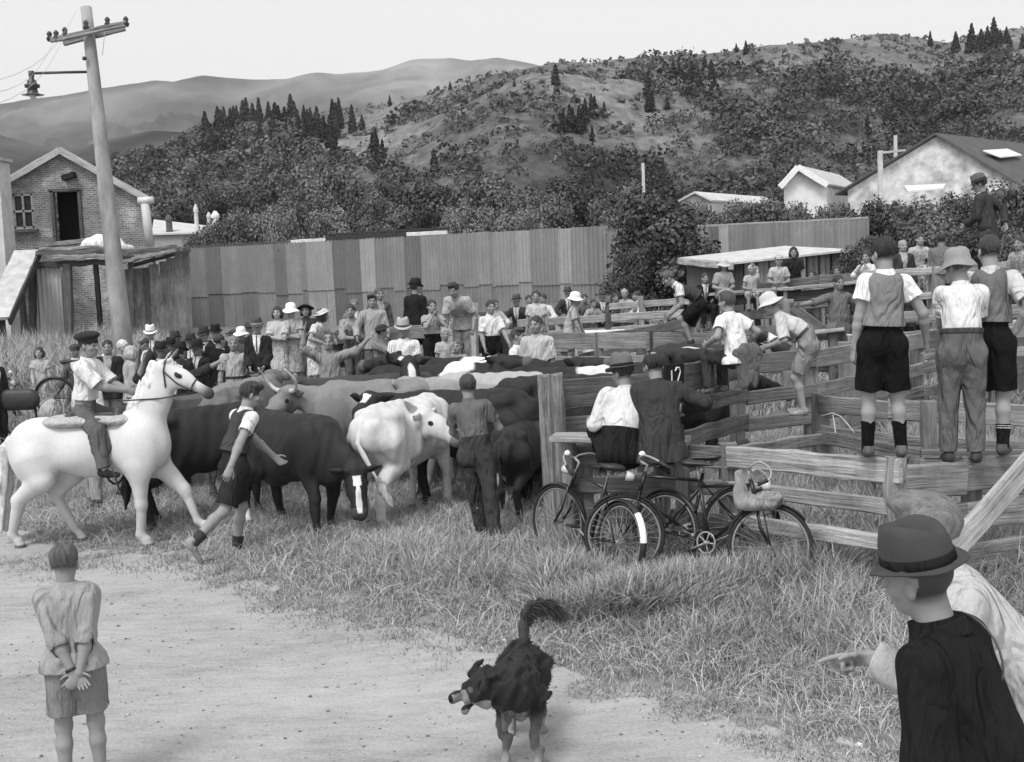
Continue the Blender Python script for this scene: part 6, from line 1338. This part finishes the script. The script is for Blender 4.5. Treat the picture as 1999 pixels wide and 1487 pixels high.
    l_ = MB(); l_.lathe([(0, -.045), (.03, -.04), (.042, .0), (.045, .03), (0, .03)], 12, Matrix.Translation((.09, 0, .5)) @ Matrix.Rotation(rad(90), 4, 'Y')); put(l_, 'lamp', M('bright_chrome', .55, .1, 10, .2, .8, 0), None, S)
    c = MB(); c.lathe([(.084, -.004), (.098, -.004), (.098, .004), (.084, .004), (.084, -.004)], 28, Matrix.Translation((.46, -.05, .29)) @ Matrix.Rotation(rad(90), 4, 'X'))
    for k in range(5): aa = k*2*math.pi/5; c.tube(((.46, -.05, .29), (.46+.09*math.cos(aa), -.05, .29+.09*math.sin(aa))), .007, 5)
    ca = .5
    for s in (-1, 1):
        e_ = Vector((.46+.17*math.cos(ca)*s, .075*s, .29+.17*math.sin(ca)*s)); c.tube(((.46, .06*s, .29), e_), .008, 6); 
    c.tube(((.46, -.07, .29), (.46, .07, .29)), .018, 8); ck = put(c, 'crank', chrome)
    for s in (-1, 1):
        e_ = Vector((.46+.17*math.cos(ca)*s, .12*s, .29+.17*math.sin(ca)*s)); q = MB(); q.box(e_, (.09, .09, .022)); put(q, 'pedal', m_metal(.03, .7), ck, None, False)
    k = MB(); k.tube(((.46, -.05, .385), (0, -.05, R+.03)), .004, 5); k.tube(((.46, -.05, .195), (0, -.05, R-.03)), .004, 5); put(k, 'chain', m_metal(.05, .5), ck)
    return root, mw, S
gb = 'bicycles leaning on the front fence'
bicycle('bicycle nearest the corner post with white patch on its rear mudguard', (1203, 10.1), (1094, 10.95), -9, .25, white_tail=True, group=gb, rise=.06)
bicycle('middle bicycle half hidden between the two others on the fence', (1452, 10.4), (1246, 10.25), -9, -.3, group=gb, rise=.1)
rt_, mw3, S3 = bicycle('bicycle at the right end with canvas bag over its wheel', (1296, 10.5), (1476, 9.85), 9, .62, bars='drop', group=gb, rise=.06)
bx = Matrix.Translation((mw3 @ S3 @ Vector((0, 0, .4))))
F = Fld(); F.ell((0, -.06, -.02), (.17, .1, .075)).cap((-.15, -.05, .0), (-.17, -.02, .22), .075, .035, .06, .55, V3(1, 0, 0)).ell((.08, -.06, .03), (.1, .08, .05), None, .04).cap((-.06, -.12, .05), (.15, -.13, .04), .02, .02, .03).ell((.0, -.1, .09), (.13, .1, .06), None, 0, True).clip((0, 0, -1), .075); F.nz = wnoise(.009, 26, 2.)
tag(sdf_obj('canvas_bag', F, .009, m_cloth(.27), None, bx), 'slumped pale canvas bag hanging over the right hand bicycle wheel', 'bag')
F = Fld(); F.cap((-.13, -.1, .0), (.16, -.11, .0), .02, None, .01); F.cap((-.1, -.1, -.02), (-.1, -.1, -.22), .1, .05, .02, .2, V3(1, 0, 0)); 
gb2 = 'bicycles among the onlookers at the far left'
bicycle('bicycle at the far left edge carrying a dark bag', (-15, 19.5), (52, 18.7), -6, .5, group=gb2)
bicycle('bicycle behind the rider with only its saddle and wheel showing', (112, 20.3), (185, 20.3), -4, group=gb2)
F = Fld(); F.cap((-.16, 0, 0), (.16, 0, 0), .17, .17, .02, .5, V3(0, 0, 1)).cap((-.08, 0, .16), (0, 0, .26), .014, None, .01).cap((0, 0, .26), (.08, 0, .16), .014, None, .01)
tag(sdf_obj('leather_bag', F, .015, M('leather', .03, .3, 10, .5, .4), None, Matrix.Translation(P(37, 780, 18.6))), 'dark leather bag hanging on the handlebar at the far left', 'bag')
F = Fld(); F.ell((0, 0, .2), (.16, .16, .2)); F.ell((.05, 0, .38), (.08, .08, .06), None, .04)
tag(sdf_obj('cloth_bag', F, .02, m_cloth(.5), None, Matrix.Translation(at(98, 19.6))), 'pale sack standing on the grass beside the girl', 'bag')
# ============================================================ the people, one by one
ARM = dict(cross=dict(LH=(.09, .2, 1.16), RH=(-.09, .21, 1.13), LE=(-1, .2, -.6), RE=(1, .2, -.6)), hips=dict(LH=(-.17, .04, 1.0), RH=(.17, .04, 1.0), LE=(-1, -.35, .1), RE=(1, -.35, .1)), rail=dict(LH=(-.2, .38, 1.08), RH=(.2, .38, 1.08), LE=(-1, -.2, -.6), RE=(1, -.2, -.6), hand='grip'),
           up=dict(LH=(-.42, .12, 1.78), RH=(.42, .12, 1.78), LE=(-1, 0, -.3), RE=(1, 0, -.3), hand='open'), face=dict(LH=(-.05, .2, 1.45), RH=(.05, .2, 1.45), LE=(-.7, .3, -1), RE=(.7, .3, -1)))
SIT = dict(P0=(0, 0, .5), LF=(-.13, .4, .08), RF=(.13, .4, .08), LH=(-.13, .32, .64), RH=(.13, .32, .64), lean=12)
def pr(lab, head, D, st, face, cl, arm=None, group='onlookers in the far crowd', **kw):
    q = {}; 
    if arm: q.update(ARM[arm])
    if kw.pop('sit', 0): q.update(SIT)
    q.update(kw); return person(lab, head, D, st, face, cl, group, **q)
def suit(g=.03, hat=None, front=.6, tie=.04, hair=.04, sk=.34): return dict(sk=sk, hair=('short', hair), hat=hat, top=('jacket', g, 1.95), front=front, tie=tie, bot=('trousers', g*1.1), shoe=.03)
def shirt(g=.6, sl=.55, bot=('trousers', .12), hair=('short', .04), **k): return dict(dict(sk=.34, hair=hair, top=('shirt', g, sl), bot=bot, shoe=.05), **k)
# ---- foreground
_r0 = pr('person in rolled sleeves and shorts seen from behind with hands clasped at the back', (124, 1060), 6.45, 1.43, 196, dict(sk=.34, hair=('short', .09), top=('loose', .33, 1.22), hem=.045, bot=('shorts', .2, .76), shoe=.1), group=None, hy=-8, hp=6,
   LH=(.0, -.155, .9), RH=(.035, -.17, .87), LE=(-1, -.1, .05), RE=(1, -.1, .05), Lhand='relax', Rhand='relax', Lhd=(.55, -.1, -.75), Rhd=(-.6, -.15, -.72), Lpn=(.1, -1, 0), Rpn=(-.1, 1, 0), LF=(-.11, 0, .075), RF=(.12, .03, .075), side=-2, vox=.0056, fine='LR')
r0, p0, mw0 = _r0
d_ = nv_(p0.wr[0]-p0.el[0]); s_ = nv_(np.cross(d_, V3(0, 0, 1))); u_ = np.cross(s_, d_); c_ = p0.wr[0]-d_*.02
b = MB(); b.tube([mw0 @ Vector(tuple((c_+(s_*math.cos(a)+u_*math.sin(a))*.03)*p0.k)) for a in [i*math.pi/8 for i in range(17)]], .009, 6, False); b.build('watch_band', M('leather', .02, .3, 10, .5, .4), r0, True)
M1 = dict(sk=.36, hair=None, stub=.06, hat=('fedora', .055, .018, 4), top=('loose', .014, 1.0), hem=.16, bot=('trousers', .05), shoe=.03, fat=.97)
r1, p1, mw1 = pr('person in dark short sleeved shirt and dark felt hat at the lower right', (1788, 1056), 3.85, 1.8, -124, M1, group=None, hy=-12, hp=4, hr=-10, lean=20, side=2, LH=(-.27, .16, .86), RH=(.29, .04, .8), vox=.0052, twist=-6)
M2 = dict(sk=.38, hair=('quiff', .17), top=('jacket', .48, 1.93), front=.7, bot=('trousers', .2), shoe=.04)
pr('person with fair brushed back hair in pale jacket pointing left behind the dark hat', (1806, 968), 4.4, 1.86, -104, M2, group=None, hy=-4, hp=4, lean=33, fine='L', LH=(-.2, .53, 1.17), LE=(-.8, -.6, -1), RH=(.22, .1, .86), Lhand='point', Lpn=(-.75, -.1, -.65), Lth=(-.2, .2, 1), Lhd=(-.1, 1, -.12), vox=.0052)
# camera strap over the hatted man's shoulder
c_ = p1.sh[1]-p1.rt*.035-p1.up*.05
b = MB(); b.tube([mw1 @ Vector(tuple((c_+(p1.up*math.cos(a)*1.15-p1.fw*math.sin(a))*.12-p1.rt*.03*math.sin(a*.9))*p1.k)) for a in [-.6+i*.24 for i in range(17)]], .0042, 6); b.build('strap', M('leather', .09, .3, 10, .5, .4), r1, True)
F = Fld(); F.cap(p1.nb-p1.up*.03-p1.fw*.012, p1.nb+p1.up*.02-p1.fw*.012, .088, .079, 0, cut0=0., cut1=1.).cap(p1.nb-p1.fw*.0, p1.nb+p1.fw*.2-p1.up*.09, .035, .06, 0, neg=True); garment('collar', F, p1, .0052, m_cloth(.016), r1, mw1, 0)
# ---- rider and drovers
pr('person in white shirt and dark beret riding the white horse', (172, 652), 12.8, 1.8, 84, dict(sk=.32, hair=('short', .03), hat=('beret', .025, None), top=('loose', .72, .9), hem=.03, bot=('trousers', .11), shoe=.03), group=None, snap=False, hy=-12, hp=4, lean=6, LH=(-.06, .47, 1.13), RH=(.06, .47, 1.14), LE=(-.6, -.3, -1), RE=(.6, -.3, -1), hand='fist', LF=(-.42, .36, .38), RF=(.44, .36, .36), LK=(-1.2, 1.2, 1.), RK=(1.3, 1.2, 1.), Lpn=(1, 0, 0), Rpn=(-1, 0, 0))
pr('person in knitted vest and dark shorts running at the herd', (492, 747), 12.0, 1.72, 128, dict(sk=.36, hair=('mop', .03), top=('vest', .06, 0), under=(.72, .55), bot=('shorts', .028, .86), sock=.05, sockh=.28, shoe=.3), group=None, lean=17, hp=14, hy=-14, LH=(.0, .4, .95), RH=(.32, -.22, .93), LE=(-.6, -.6, -.6), RE=(.6, -1, .2), LF=(-.1, .0, .075), RF=(.11, -.52, .25), LK=(0, 1, .2), RK=(0, 1, -.2), Rfp=60, P0=(0, -.02, .93), gz=0.0)
pr('person in grey knitted shirt and dark trousers standing before the cattle', (912, 731), 12.0, 1.73, 168, dict(sk=.34, hair=('short', .05), top=('shirt', .13, .62), bot=('trousers', .05), shoe=.04), group=None, hy=22, LH=(-.16, .34, 1.0), RH=(.12, .3, 1.02), LE=(-1, -.4, -.3), RE=(1, -.4, -.3), LF=(-.0, .14, .075), RF=(.2, -.16, .075), side=-7, lean=5)
pr('person with bare forehead raising both arms to turn the cattle', (640, 652), 17.3, 1.78, 18, shirt(.3, 1.0, ('trousers', .2), ('bald', .1)), 'up', group=None, LH=(-.58, .15, 1.66), RH=(.36, .1, 1.8), hy=-14)
pr('person in pale shirt with hand on hip behind the cattle', (455, 656), 19.5, 1.82, 8, shirt(.42, .7, ('trousers', .34), ('short', .2), belt=.05), 'hips', group=None, LH=(-.17, .04, 1.0), RH=(.26, .06, .84))
pr('person in dark hat with both arms up behind the horse head', (335, 690), 15.6, 1.74, 15, dict(sk=.33, hair=('short', .04), hat=('fedora', .03, .02), top=('jacket', .045, 1.5), front=.7, bot=('trousers', .06), shoe=.03), 'up', group=None, LH=(-.62, .2, 1.62), RH=(.36, .1, 1.66), snap=False)
pr('person in light trousers standing hidden beyond the white horse', (165, 715), 14.8, 1.7, -30, shirt(.6, .6, ('trousers', .36)), group=None, LF=(-.16, .1, .075), RF=(.14, -.1, .075))
# ---- boys on the fences at the right
pr('person in grey sleeveless pullover and black shorts standing on the fence rail', (1724, 466), 9.0, 1.68, 172, dict(sk=.37, hair=('mop', .018), top=('vest', .19, 0), under=(.78, .5), bot=('shorts', .01, .86), sock=.01, sockh=.52, shoe=.14), group='children standing on the right hand fence', snap=False, hy=26, hp=6, LH=(-.23, .04, .8), RH=(.36, .12, .93), RE=(.8, -1, -.2), LF=(-.12, .02, .075), RF=(.14, .02, .075), side=3)
pr('person in floppy hat, white shirt and baggy trousers standing on the fence', (1868, 492), 9.25, 1.66, 166, dict(sk=.38, hair=('short', .1), hat=('bucket', .26, None, 8), top=('shirt', .78, .7), bot=('trousers', .13), shoe=.07, belt=.06), group='children standing on the right hand fence', snap=False, hy=34, hp=10, LH=(-.1, .32, .95), RH=(.1, .32, .95), LE=(-1, -.3, -.4), RE=(1, -.3, -.4), LF=(-.11, 0, .075), RF=(.11, .0, .075), lean=5)
pr('person with rolled sleeves and hand on hip at the right edge of the fence', (1930, 461), 9.4, 1.75, 150, dict(sk=.39, hair=('short', .04), top=('vest', .15, 0), under=(.55, .8), bot=('shorts', .012, .9), sock=.015, sockh=.42, stripe=.6, shoe=.1), group='children standing on the right hand fence', snap=False, hy=28, hp=8, RH=(.19, .0, .98), RE=(1, -.8, .1), LH=(-.16, .3, .98), Rhand='open', Rpn=(-1, .2, 0), Rhd=(-.3, .8, -.5), lean=6)
pr('person in white tee shirt sitting on the top rail of pen twelve', (1420, 570), 13.2, 1.56, -146, dict(sk=.36, hair=('mop', .06), top=('loose', .78, .6), bot=('trousers', .06), shoe=.2), group=None, sit=1, snap=False, hy=12, LH=(-.28, .24, .66), RH=(.27, .12, .62), lean=14)
pr('person in pale peaked hat bending over the rail in grey shorts', (1497, 577), 13.3, 1.55, -112, dict(sk=.38, hair=('short', .08), hat=('sun', .55, None, 6), top=('shirt', .5, .95), bot=('shorts', .24, .82), sock=None, shoe=.3, belt=.08), group=None, snap=False, lean=46, hp=22, LH=(-.18, .42, .88), RH=(.18, .42, .88), LE=(-.5, -1, -.2), RE=(.5, -1, -.2), P0=(0, -.06, .9), LF=(-.1, .0, .075), RF=(.1, .06, .075), hand='grip')
pr('person in dark knitted vest and black shorts climbing bent over the rails', (1298, 531), 18.8, 1.62, -92, dict(sk=.34, hair=('mop', .09), top=('vest', .05, 0), under=(.7, .55), bot=('shorts', .015, .9), shoe=.06), group=None, snap=False, lean=52, hp=30, LH=(-.15, .4, .72), RH=(.15, .4, .72), P0=(0, -.1, .88), LF=(-.1, .08, .25), RF=(.1, -.08, .1), hand='grip')
pr('person in pale shirt and dark felt hat seated on the plank bench', (1212, 702), 10.7, 1.77, -176, dict(sk=.3, hair=('short', .03), hat=('fedora', .14, .02, 12), top=('shirt', .66, 1.9), bot=('trousers', .018), shoe=.03, fat=1.1), group=None, sit=1, snap=False, hy=36, hp=12, lean=16, side=9, LF=(-.08, .48, .34), RF=(.08, .48, .34))
pr('balding person in dark tweed jacket seated on the plank bench', (1273, 687), 10.65, 1.81, -176, dict(sk=.33, hair=('bald', .025), top=('jacket', .045, 1.95), bot=('trousers', .05), shoe=.03, fat=1.14), group=None, sit=1, snap=False, hy=24, hp=10, lean=14, RH=(.28, .3, .75), RE=(1, -.3, -.3), LF=(-.09, .48, .34), RF=(.09, .48, .34))
# ---- left background
pr('person in pale dress with dark shoulder length hair by the bicycles', (76, 677), 22.5, 1.52, 6, dict(sk=.42, hair=('bob', .04), top=('dress', .42, .45), shoe=.1), LH=(-.22, .12, .82), RH=(.1, .26, .98))
pr('person in dark coat cut off by the left picture edge', (-14, 690), 18.5, 1.75, 60, suit(.03))
pr('person in dark jumper and cap holding the bicycle saddle', (146, 672), 20.5, 1.6, -8, dict(sk=.36, hair=('short', .04), hat=('cap', .05, None), top=('jacket', .1, 1.9), front=.6, bot=('shorts', .1), shoe=.05), RH=(.3, .2, .85))
pr('person with dark hair in open dark jacket over pale jersey', (209, 664), 19.5, 1.76, 10, dict(sk=.33, hair=('short', .03), top=('jacket', .035, 1.9), front=.36, bot=('trousers', .2), shoe=.05), LH=(-.1, .22, 1.0), RH=(.1, .22, 1.0))
pr('white haired person in profile next to the dark jacket', (240, 664), 19.8, 1.74, 60, dict(sk=.44, hair=('short', .6), top=('jacket', .36, 1.9), bot=('trousers', .3), shoe=.05), hp=12)
pr('person in pale coat with fair hair standing close to the pole', (257, 675), 19.2, 1.68, 120, dict(sk=.4, hair=('bob', .4), top=('jacket', .38, 1.9), bot=('trousers', .34), shoe=.05), hp=10)
pr('person in white hat standing just right of the pole', (293, 640), 24, 1.78, 10, suit(.06, ('fedora', .75, .3), .6))
pr('bare headed person looking down below the white hat', (276, 660), 21.5, 1.72, -60, dict(sk=.33, hair=('bald', .06), top=('jacket', .04, 1.9), front=.7, bot=('trousers', .05), shoe=.03), hp=25)
for i, (x, y, D, f, g, lab) in enumerate(((313, 672, 20.5, 20, .03, 'person in black hat seen just behind the horse ears'), (342, 652, 23, -10, .05, 'person in wide dark hat left of the raised hand'), (333, 663, 21.3, 30, .02, 'person in low black hat below the wide dark hat'), (372, 656, 22.4, 0, .04, 'person in small dark hat with white collar in the crowd'), (398, 643, 22.6, -20, .045, 'person in banded dark hat beside the tallest black hat'), (420, 638, 23.6, 25, .015, 'person in tallest black hat at the crowd centre'), (352, 673, 20, 160, .02, 'person in black hat facing away behind the horse'), (385, 668, 20.6, -20, .025, 'person in dark coat and hat under the raised hand'), (456, 643, 23.5, 5, .05, 'person in flat straw brimmed dark hat behind the pale shirt'), (487, 634, 25, 0, .06, 'person in dark hat at the back beside the suited figure'))):
    pr(lab, (x, y), D, 1.74, f, suit(.028, ('flat' if i == 8 else 'fedora', g, .02)))
pr('person in black coat standing half turned beside the raised hand', (427, 652), 20.3, 1.76, 140, suit(.014))
pr('person in white cap behind the pale shirted figure', (470, 641), 23, 1.66, 0, dict(sk=.36, hair=('short', .05), hat=('sun', .75, None), top=('jacket', .1, 1.9), bot=('trousers', .1), shoe=.05))
pr('person in dark suit, tie and brimmed hat standing squarely in the long grass', (501, 625), 19.3, 1.8, 0, suit(.028, ('fedora', .07, .3), .75, .05), LH=(-.12, .2, .95), RH=(.12, .2, .95))
# women
pr('person with bushy dark hair in pale top and skirt with folded arms', (541, 598), 21.4, 1.66, -5, dict(sk=.44, hair=('bob', .03), top=('shirt', .5, .8), bot=('skirt', .46, 1.05), shoe=.04, belt=.1), 'cross')
pr('person in white brimmed hat and patterned dress with arms folded', (567, 595), 21.5, 1.64, 15, dict(sk=.36, hair=('short', .03), hat=('sun', .85, None), top=('dress', ('p', .36), .6), shoe=.04), 'cross')
pr('person in round dark hat and dark blouse among the standing group', (596, 594), 22, 1.64, 5, dict(sk=.4, hair=('bob', .03), hat=('flat', .04, None, 28), top=('shirt', .06, 1.5), bot=('skirt', .3, 1.05), shoe=.04), 'cross')
pr('person in pale dress and light hat leaning on the far rail', (629, 603), 21, 1.58, 62, dict(sk=.4, hair=('bob', .04), hat=('flat', .5, None, 28), top=('dress', ('p', .55), .6), shoe=.04), 'rail', lean=22, hy=45, hp=5)
pr('person in open shirt leaning on folded arms over the left rail', (684, 594), 20.9, 1.72, 0, shirt(.32, 1.3), 'rail', lean=22, LH=(.05, .42, 1.1), RH=(-.05, .42, 1.1), snap=False)
pr('person whose face shows behind the one leaning on the rail', (691, 584), 23.5, 1.74, 0, suit(.2, hair=.15))
pr('person with dark moustache and pale coat perched on the left rail', (726, 575), 20.8, 1.74, 8, dict(sk=.32, hair=('mop', .02), top=('jacket', .38, 1.9), bot=('trousers', .14), shoe=.03), snap=False, LH=(-.2, .2, .95), RH=(.3, .2, 1.0))
pr('person in grey jacket standing up behind the moustached one', (739, 562), 22.2, 1.76, 30, dict(sk=.33, hair=('short', .08), top=('jacket', .12, 1.9), front=.3, bot=('trousers', .1), shoe=.03), snap=False)
pr('person in black suit and bowler hat perched high and looking back at the wall', (810, 548), 21.5, 1.74, 150, suit(.022, ('fedora', .02, .02)), snap=False, hy=-20)
pr('person in dark wide hat and grey coat reaching towards the rail', (743, 634), 18.6, 1.7, 62, dict(sk=.33, hair=('short', .03), hat=('flat', .03, None, 24), top=('jacket', .2, 1.9), bot=('trousers', .24), shoe=.04), RH=(.1, .5, 1.3), LH=(-.1, .5, 1.25), hy=40)
pr('person in white short sleeved shirt and felt hat at the cattle heads', (786, 628), 17.6, 1.76, 5, dict(sk=.3, hair=('short', .04), hat=('fedora', .4, .08), top=('loose', .75, .55), bot=('trousers', .2), shoe=.04), snap=False)
pr('person in black shorts standing on a rail with hands clapped at the mouth', (842, 585), 19.2, 1.5, 20, dict(sk=.36, hair=('short', .04), top=('shirt', .36, .6), bot=('shorts', .014, .9), shoe=.06), 'face', snap=False)
pr('heavy person in pale shirt stooping over the slim post', (884, 552), 19.8, 1.78, -18, dict(sk=.34, hair=('mop', .03), top=('loose', .42, .75), bot=('trousers', .25), shoe=.05, fat=1.12), snap=False, lean=38, hp=18, LH=(-.28, .3, .84), RH=(.22, .32, .7), hand='grip')
pr('person in white open shirt and dark trousers by the dark gate', (957, 586), 19.4, 1.6, 18, shirt(.75, .8, ('trousers', .015)), snap=False, LH=(-.22, .35, .96), RH=(.2, .2, .92))
pr('person in white tee shirt in profile at the pen mouth', (1010, 640), 16.4, 1.66, 70, shirt(.72, .5, ('trousers', .08), ('mop', .05)), snap=False)
pr('person in light shirt with dark hair standing amid the penned cattle', (1046, 617), 16.2, 1.74, -12, shirt(.48, .9, ('trousers', .05)), snap=False, hy=-14)
pr('person in pale shirt standing up on the rail behind the pen', (1046, 567), 21.5, 1.5, -5, shirt(.5, .6, ('shorts', .2)), snap=False)
pr('person in white sun hat and light shorts standing on the middle rail', (1122, 573), 20.6, 1.42, 78, dict(sk=.34, hair=('short', .04), hat=('sun', .7, None), top=('shirt', .38, .7), bot=('shorts', .34, .85), shoe=.08), snap=False, hy=-25, LH=(-.2, .3, .85), RH=(.2, .3, .85), lean=14)
pr('fair haired child low between the rails below the stooping figure', (868, 640), 17.6, 1.2, 10, shirt(.4, .6, ('shorts', .2), ('short', .3)), snap=False)
pr('child in patterned shirt crouching beside the fair haired child', (893, 664), 17.3, 1.15, -25, shirt(('p', .24), .8, ('shorts', .2), ('short', .12)), snap=False)
# heads beyond the far rails
for i, (x, y, D, f, kind, lab) in enumerate(((908, 578, 26, 20, 'h', 'dark haired person behind the stooping figure by the wall'), (966, 585, 25.5, 30, 'w', 'person in white sleeves leaning on the back rail beside the dark hat'), (1008, 578, 26, -20, 's', 'person in dark suit and grey hat resting on the back rail'), (1032, 576, 26.5, 10, 'd', 'dark head just left of the child on the rail'), (1060, 574, 26.5, -30, 'w', 'pale sleeved person half hidden by the child on the rail'), (1108, 563, 28.5, 10, 's', 'person in dark hat farthest back beside the sun hat child'), (1141, 574, 28, 0, 'd', 'dark haired person right of the sun hat child'), (1158, 584, 27.8, 20, 'h', 'low dark head at the back rail right of the sun hat child'), (1176, 570, 28, 0, 's', 'person in grey hat with white collar at the back rail'), (1200, 572, 28, 30, 'd', 'dark haired person leaning left at the back rail'), (1219, 564, 28, -10, 'f', 'fair haired person at the end of the back rail'), (1243, 568, 27.5, -80, 'w', 'person in white shirt lying on folded arms at the back rail'))):
    c = {'h': shirt(.3, 1.5), 'w': shirt(.62, 1.6), 's': suit(.05, ('fedora', .08, .03)), 'd': shirt(.12, 1.5), 'f': shirt(.4, 1.4, hair=('short', .35))}[kind]
    pr(lab, (x, y), D, 1.68, f, c, 'rail', lean=14)
# ---- right background
pr('person in overalls stretching one arm along the gate', (1636, 537), 18.6, 1.74, 12, dict(sk=.28, hair=('short', .03), top=('shirt', .17, 1.3), bot=('trousers', .14), shoe=.04), RH=(.72, .08, 1.3), RE=(0, -.2, -1), LH=(-.34, .1, 1.02), LE=(-1, -.6, 0), snap=False)
pr('person in black coat sitting at the left end of the walkway', (1376, 533), 25.6, 1.6, 5, suit(.02), sit=1, snap=False)
pr('person in pale dress and sun hat sitting on the walkway', (1412, 508), 25.3, 1.6, 2, dict(sk=.36, hair=('bob', .05), hat=('sun', .5, None), top=('dress', .36, .7), shoe=.1), sit=1, snap=False)
pr('fair haired child sitting on the walkway shading the eyes', (1467, 517), 25, 1.3, -5, shirt(.46, .4, ('shorts', .4), ('short', .45)), sit=1, snap=False, LH=(-.06, .16, 1.3))
pr('person in pale shirt and cap sitting cross legged on the walkway', (1520, 498), 24.7, 1.55, -8, dict(sk=.36, hair=('short', .15), hat=('cap', .4, None), top=('shirt', .5, .6), bot=('shorts', .16), shoe=.1), sit=1, snap=False, lean=16)
pr('dark haired person in dark dress standing behind the walkway sitters', (1549, 482), 25, 1.62, -12, dict(sk=.32, hair=('bob', .02), top=('dress', .025, .6), shoe=.04), snap=False, lean=10)
pr('face of a dark haired person peeping over the handrail left', (1586, 527), 25.6, 1.5, -30, shirt(.3, 1.2, hair=('bob', .03)), snap=False)
pr('face of a curly haired person peeping over the handrail right', (1634, 519), 25.6, 1.5, -20, shirt(.2, 1.2, hair=('bob', .03)), snap=False)
pr('person in white with a hand raised to shade the eyes beside the pullover', (1692, 490), 22.8, 1.6, -40, shirt(.72, 1.2, ('trousers', .5)), 'face', snap=False)
pr('bald person in dark open suit behind the pullover shoulder', (1762, 468), 22.6, 1.7, 4, dict(sk=.4, hair=('bald', .3), top=('jacket', .06, 1.9), front=.4, bot=('trousers', .07), shoe=.03), snap=False)
pr('person in pale patterned dress sitting high at the back', (1795, 456), 23, 1.62, 0, dict(sk=.4, hair=('short', .05), top=('dress', ('p', .38), .6), shoe=.1), sit=1, snap=False)
pr('person in grey jacket turned away at the back rail', (1838, 455), 22, 1.72, 150, dict(sk=.3, hair=('short', .03), top=('jacket', .16, 1.9), bot=('trousers', .1), shoe=.04), snap=False)
pr('small child in pale clothes between the dress and the grey jacket', (1818, 497), 22.3, 1.1, 0, shirt(.5, .7, ('shorts', .4)), snap=False)
pr('person in checked shirt at the right edge on the planks', (1990, 462), 19.5, 1.6, -50, shirt(('p', .28), .8, ('trousers', .12)), sit=1, snap=False)
pr('person in dark suit and cap standing high on the plank platform', (1910, 345), 18.6, 1.78, -132, dict(sk=.32, hair=('short', .03), hat=('fedora', .12, .03), top=('jacket', .05, 1.95), front=.7, bot=('trousers', .02), shoe=.03), group=None, snap=False, hy=20, hp=12, lean=8, LH=(-.1, .3, 1.0), RH=(.2, -.2, 1.0), RE=(1, -1, 0))

F = Fld(); F.cap((-.12, 0, .2), (.1, 0, .24), .05, .05, .03, .5, V3(0, 0, 1)).cap((0, 0, .2), (.07, -.02, -.2), .14, .02, .04, .3, V3(1, 0, 0)).cap((-.08, 0, .2), (-.06, -.01, -.12), .08, .06, .04, .4, V3(1, 0, 0)); F.nz = wnoise(.01, 24, 3.)
tag(sdf_obj('coat', F, .011, m_cloth(.13), None, Matrix.Translation(P(1462, 728, 13.05))), 'dark grey coat hanging over the top rail beside the tee shirt sitter', 'coat')
# ============================================================ the pale air over the valley
hz = MB(); hz.box((0, 1500, 285), (5200, 3300, 582)); m = bpy.data.materials.new('haze'); m.use_nodes = True; t = m.node_tree
t.nodes.remove(t.nodes['Principled BSDF']); v = t.nodes.new('ShaderNodeVolumePrincipled'); v.inputs['Density'].default_value = .00014; v.inputs['Color'].default_value = (.9, .9, .9, 1); v.inputs['Anisotropy'].default_value = .2
t.links.new(v.outputs[0], t.nodes['Material Output'].inputs['Volume'])
tag(hz.build('haze', m), 'pale haze lying over the valley and hills', 'haze', kind='stuff')
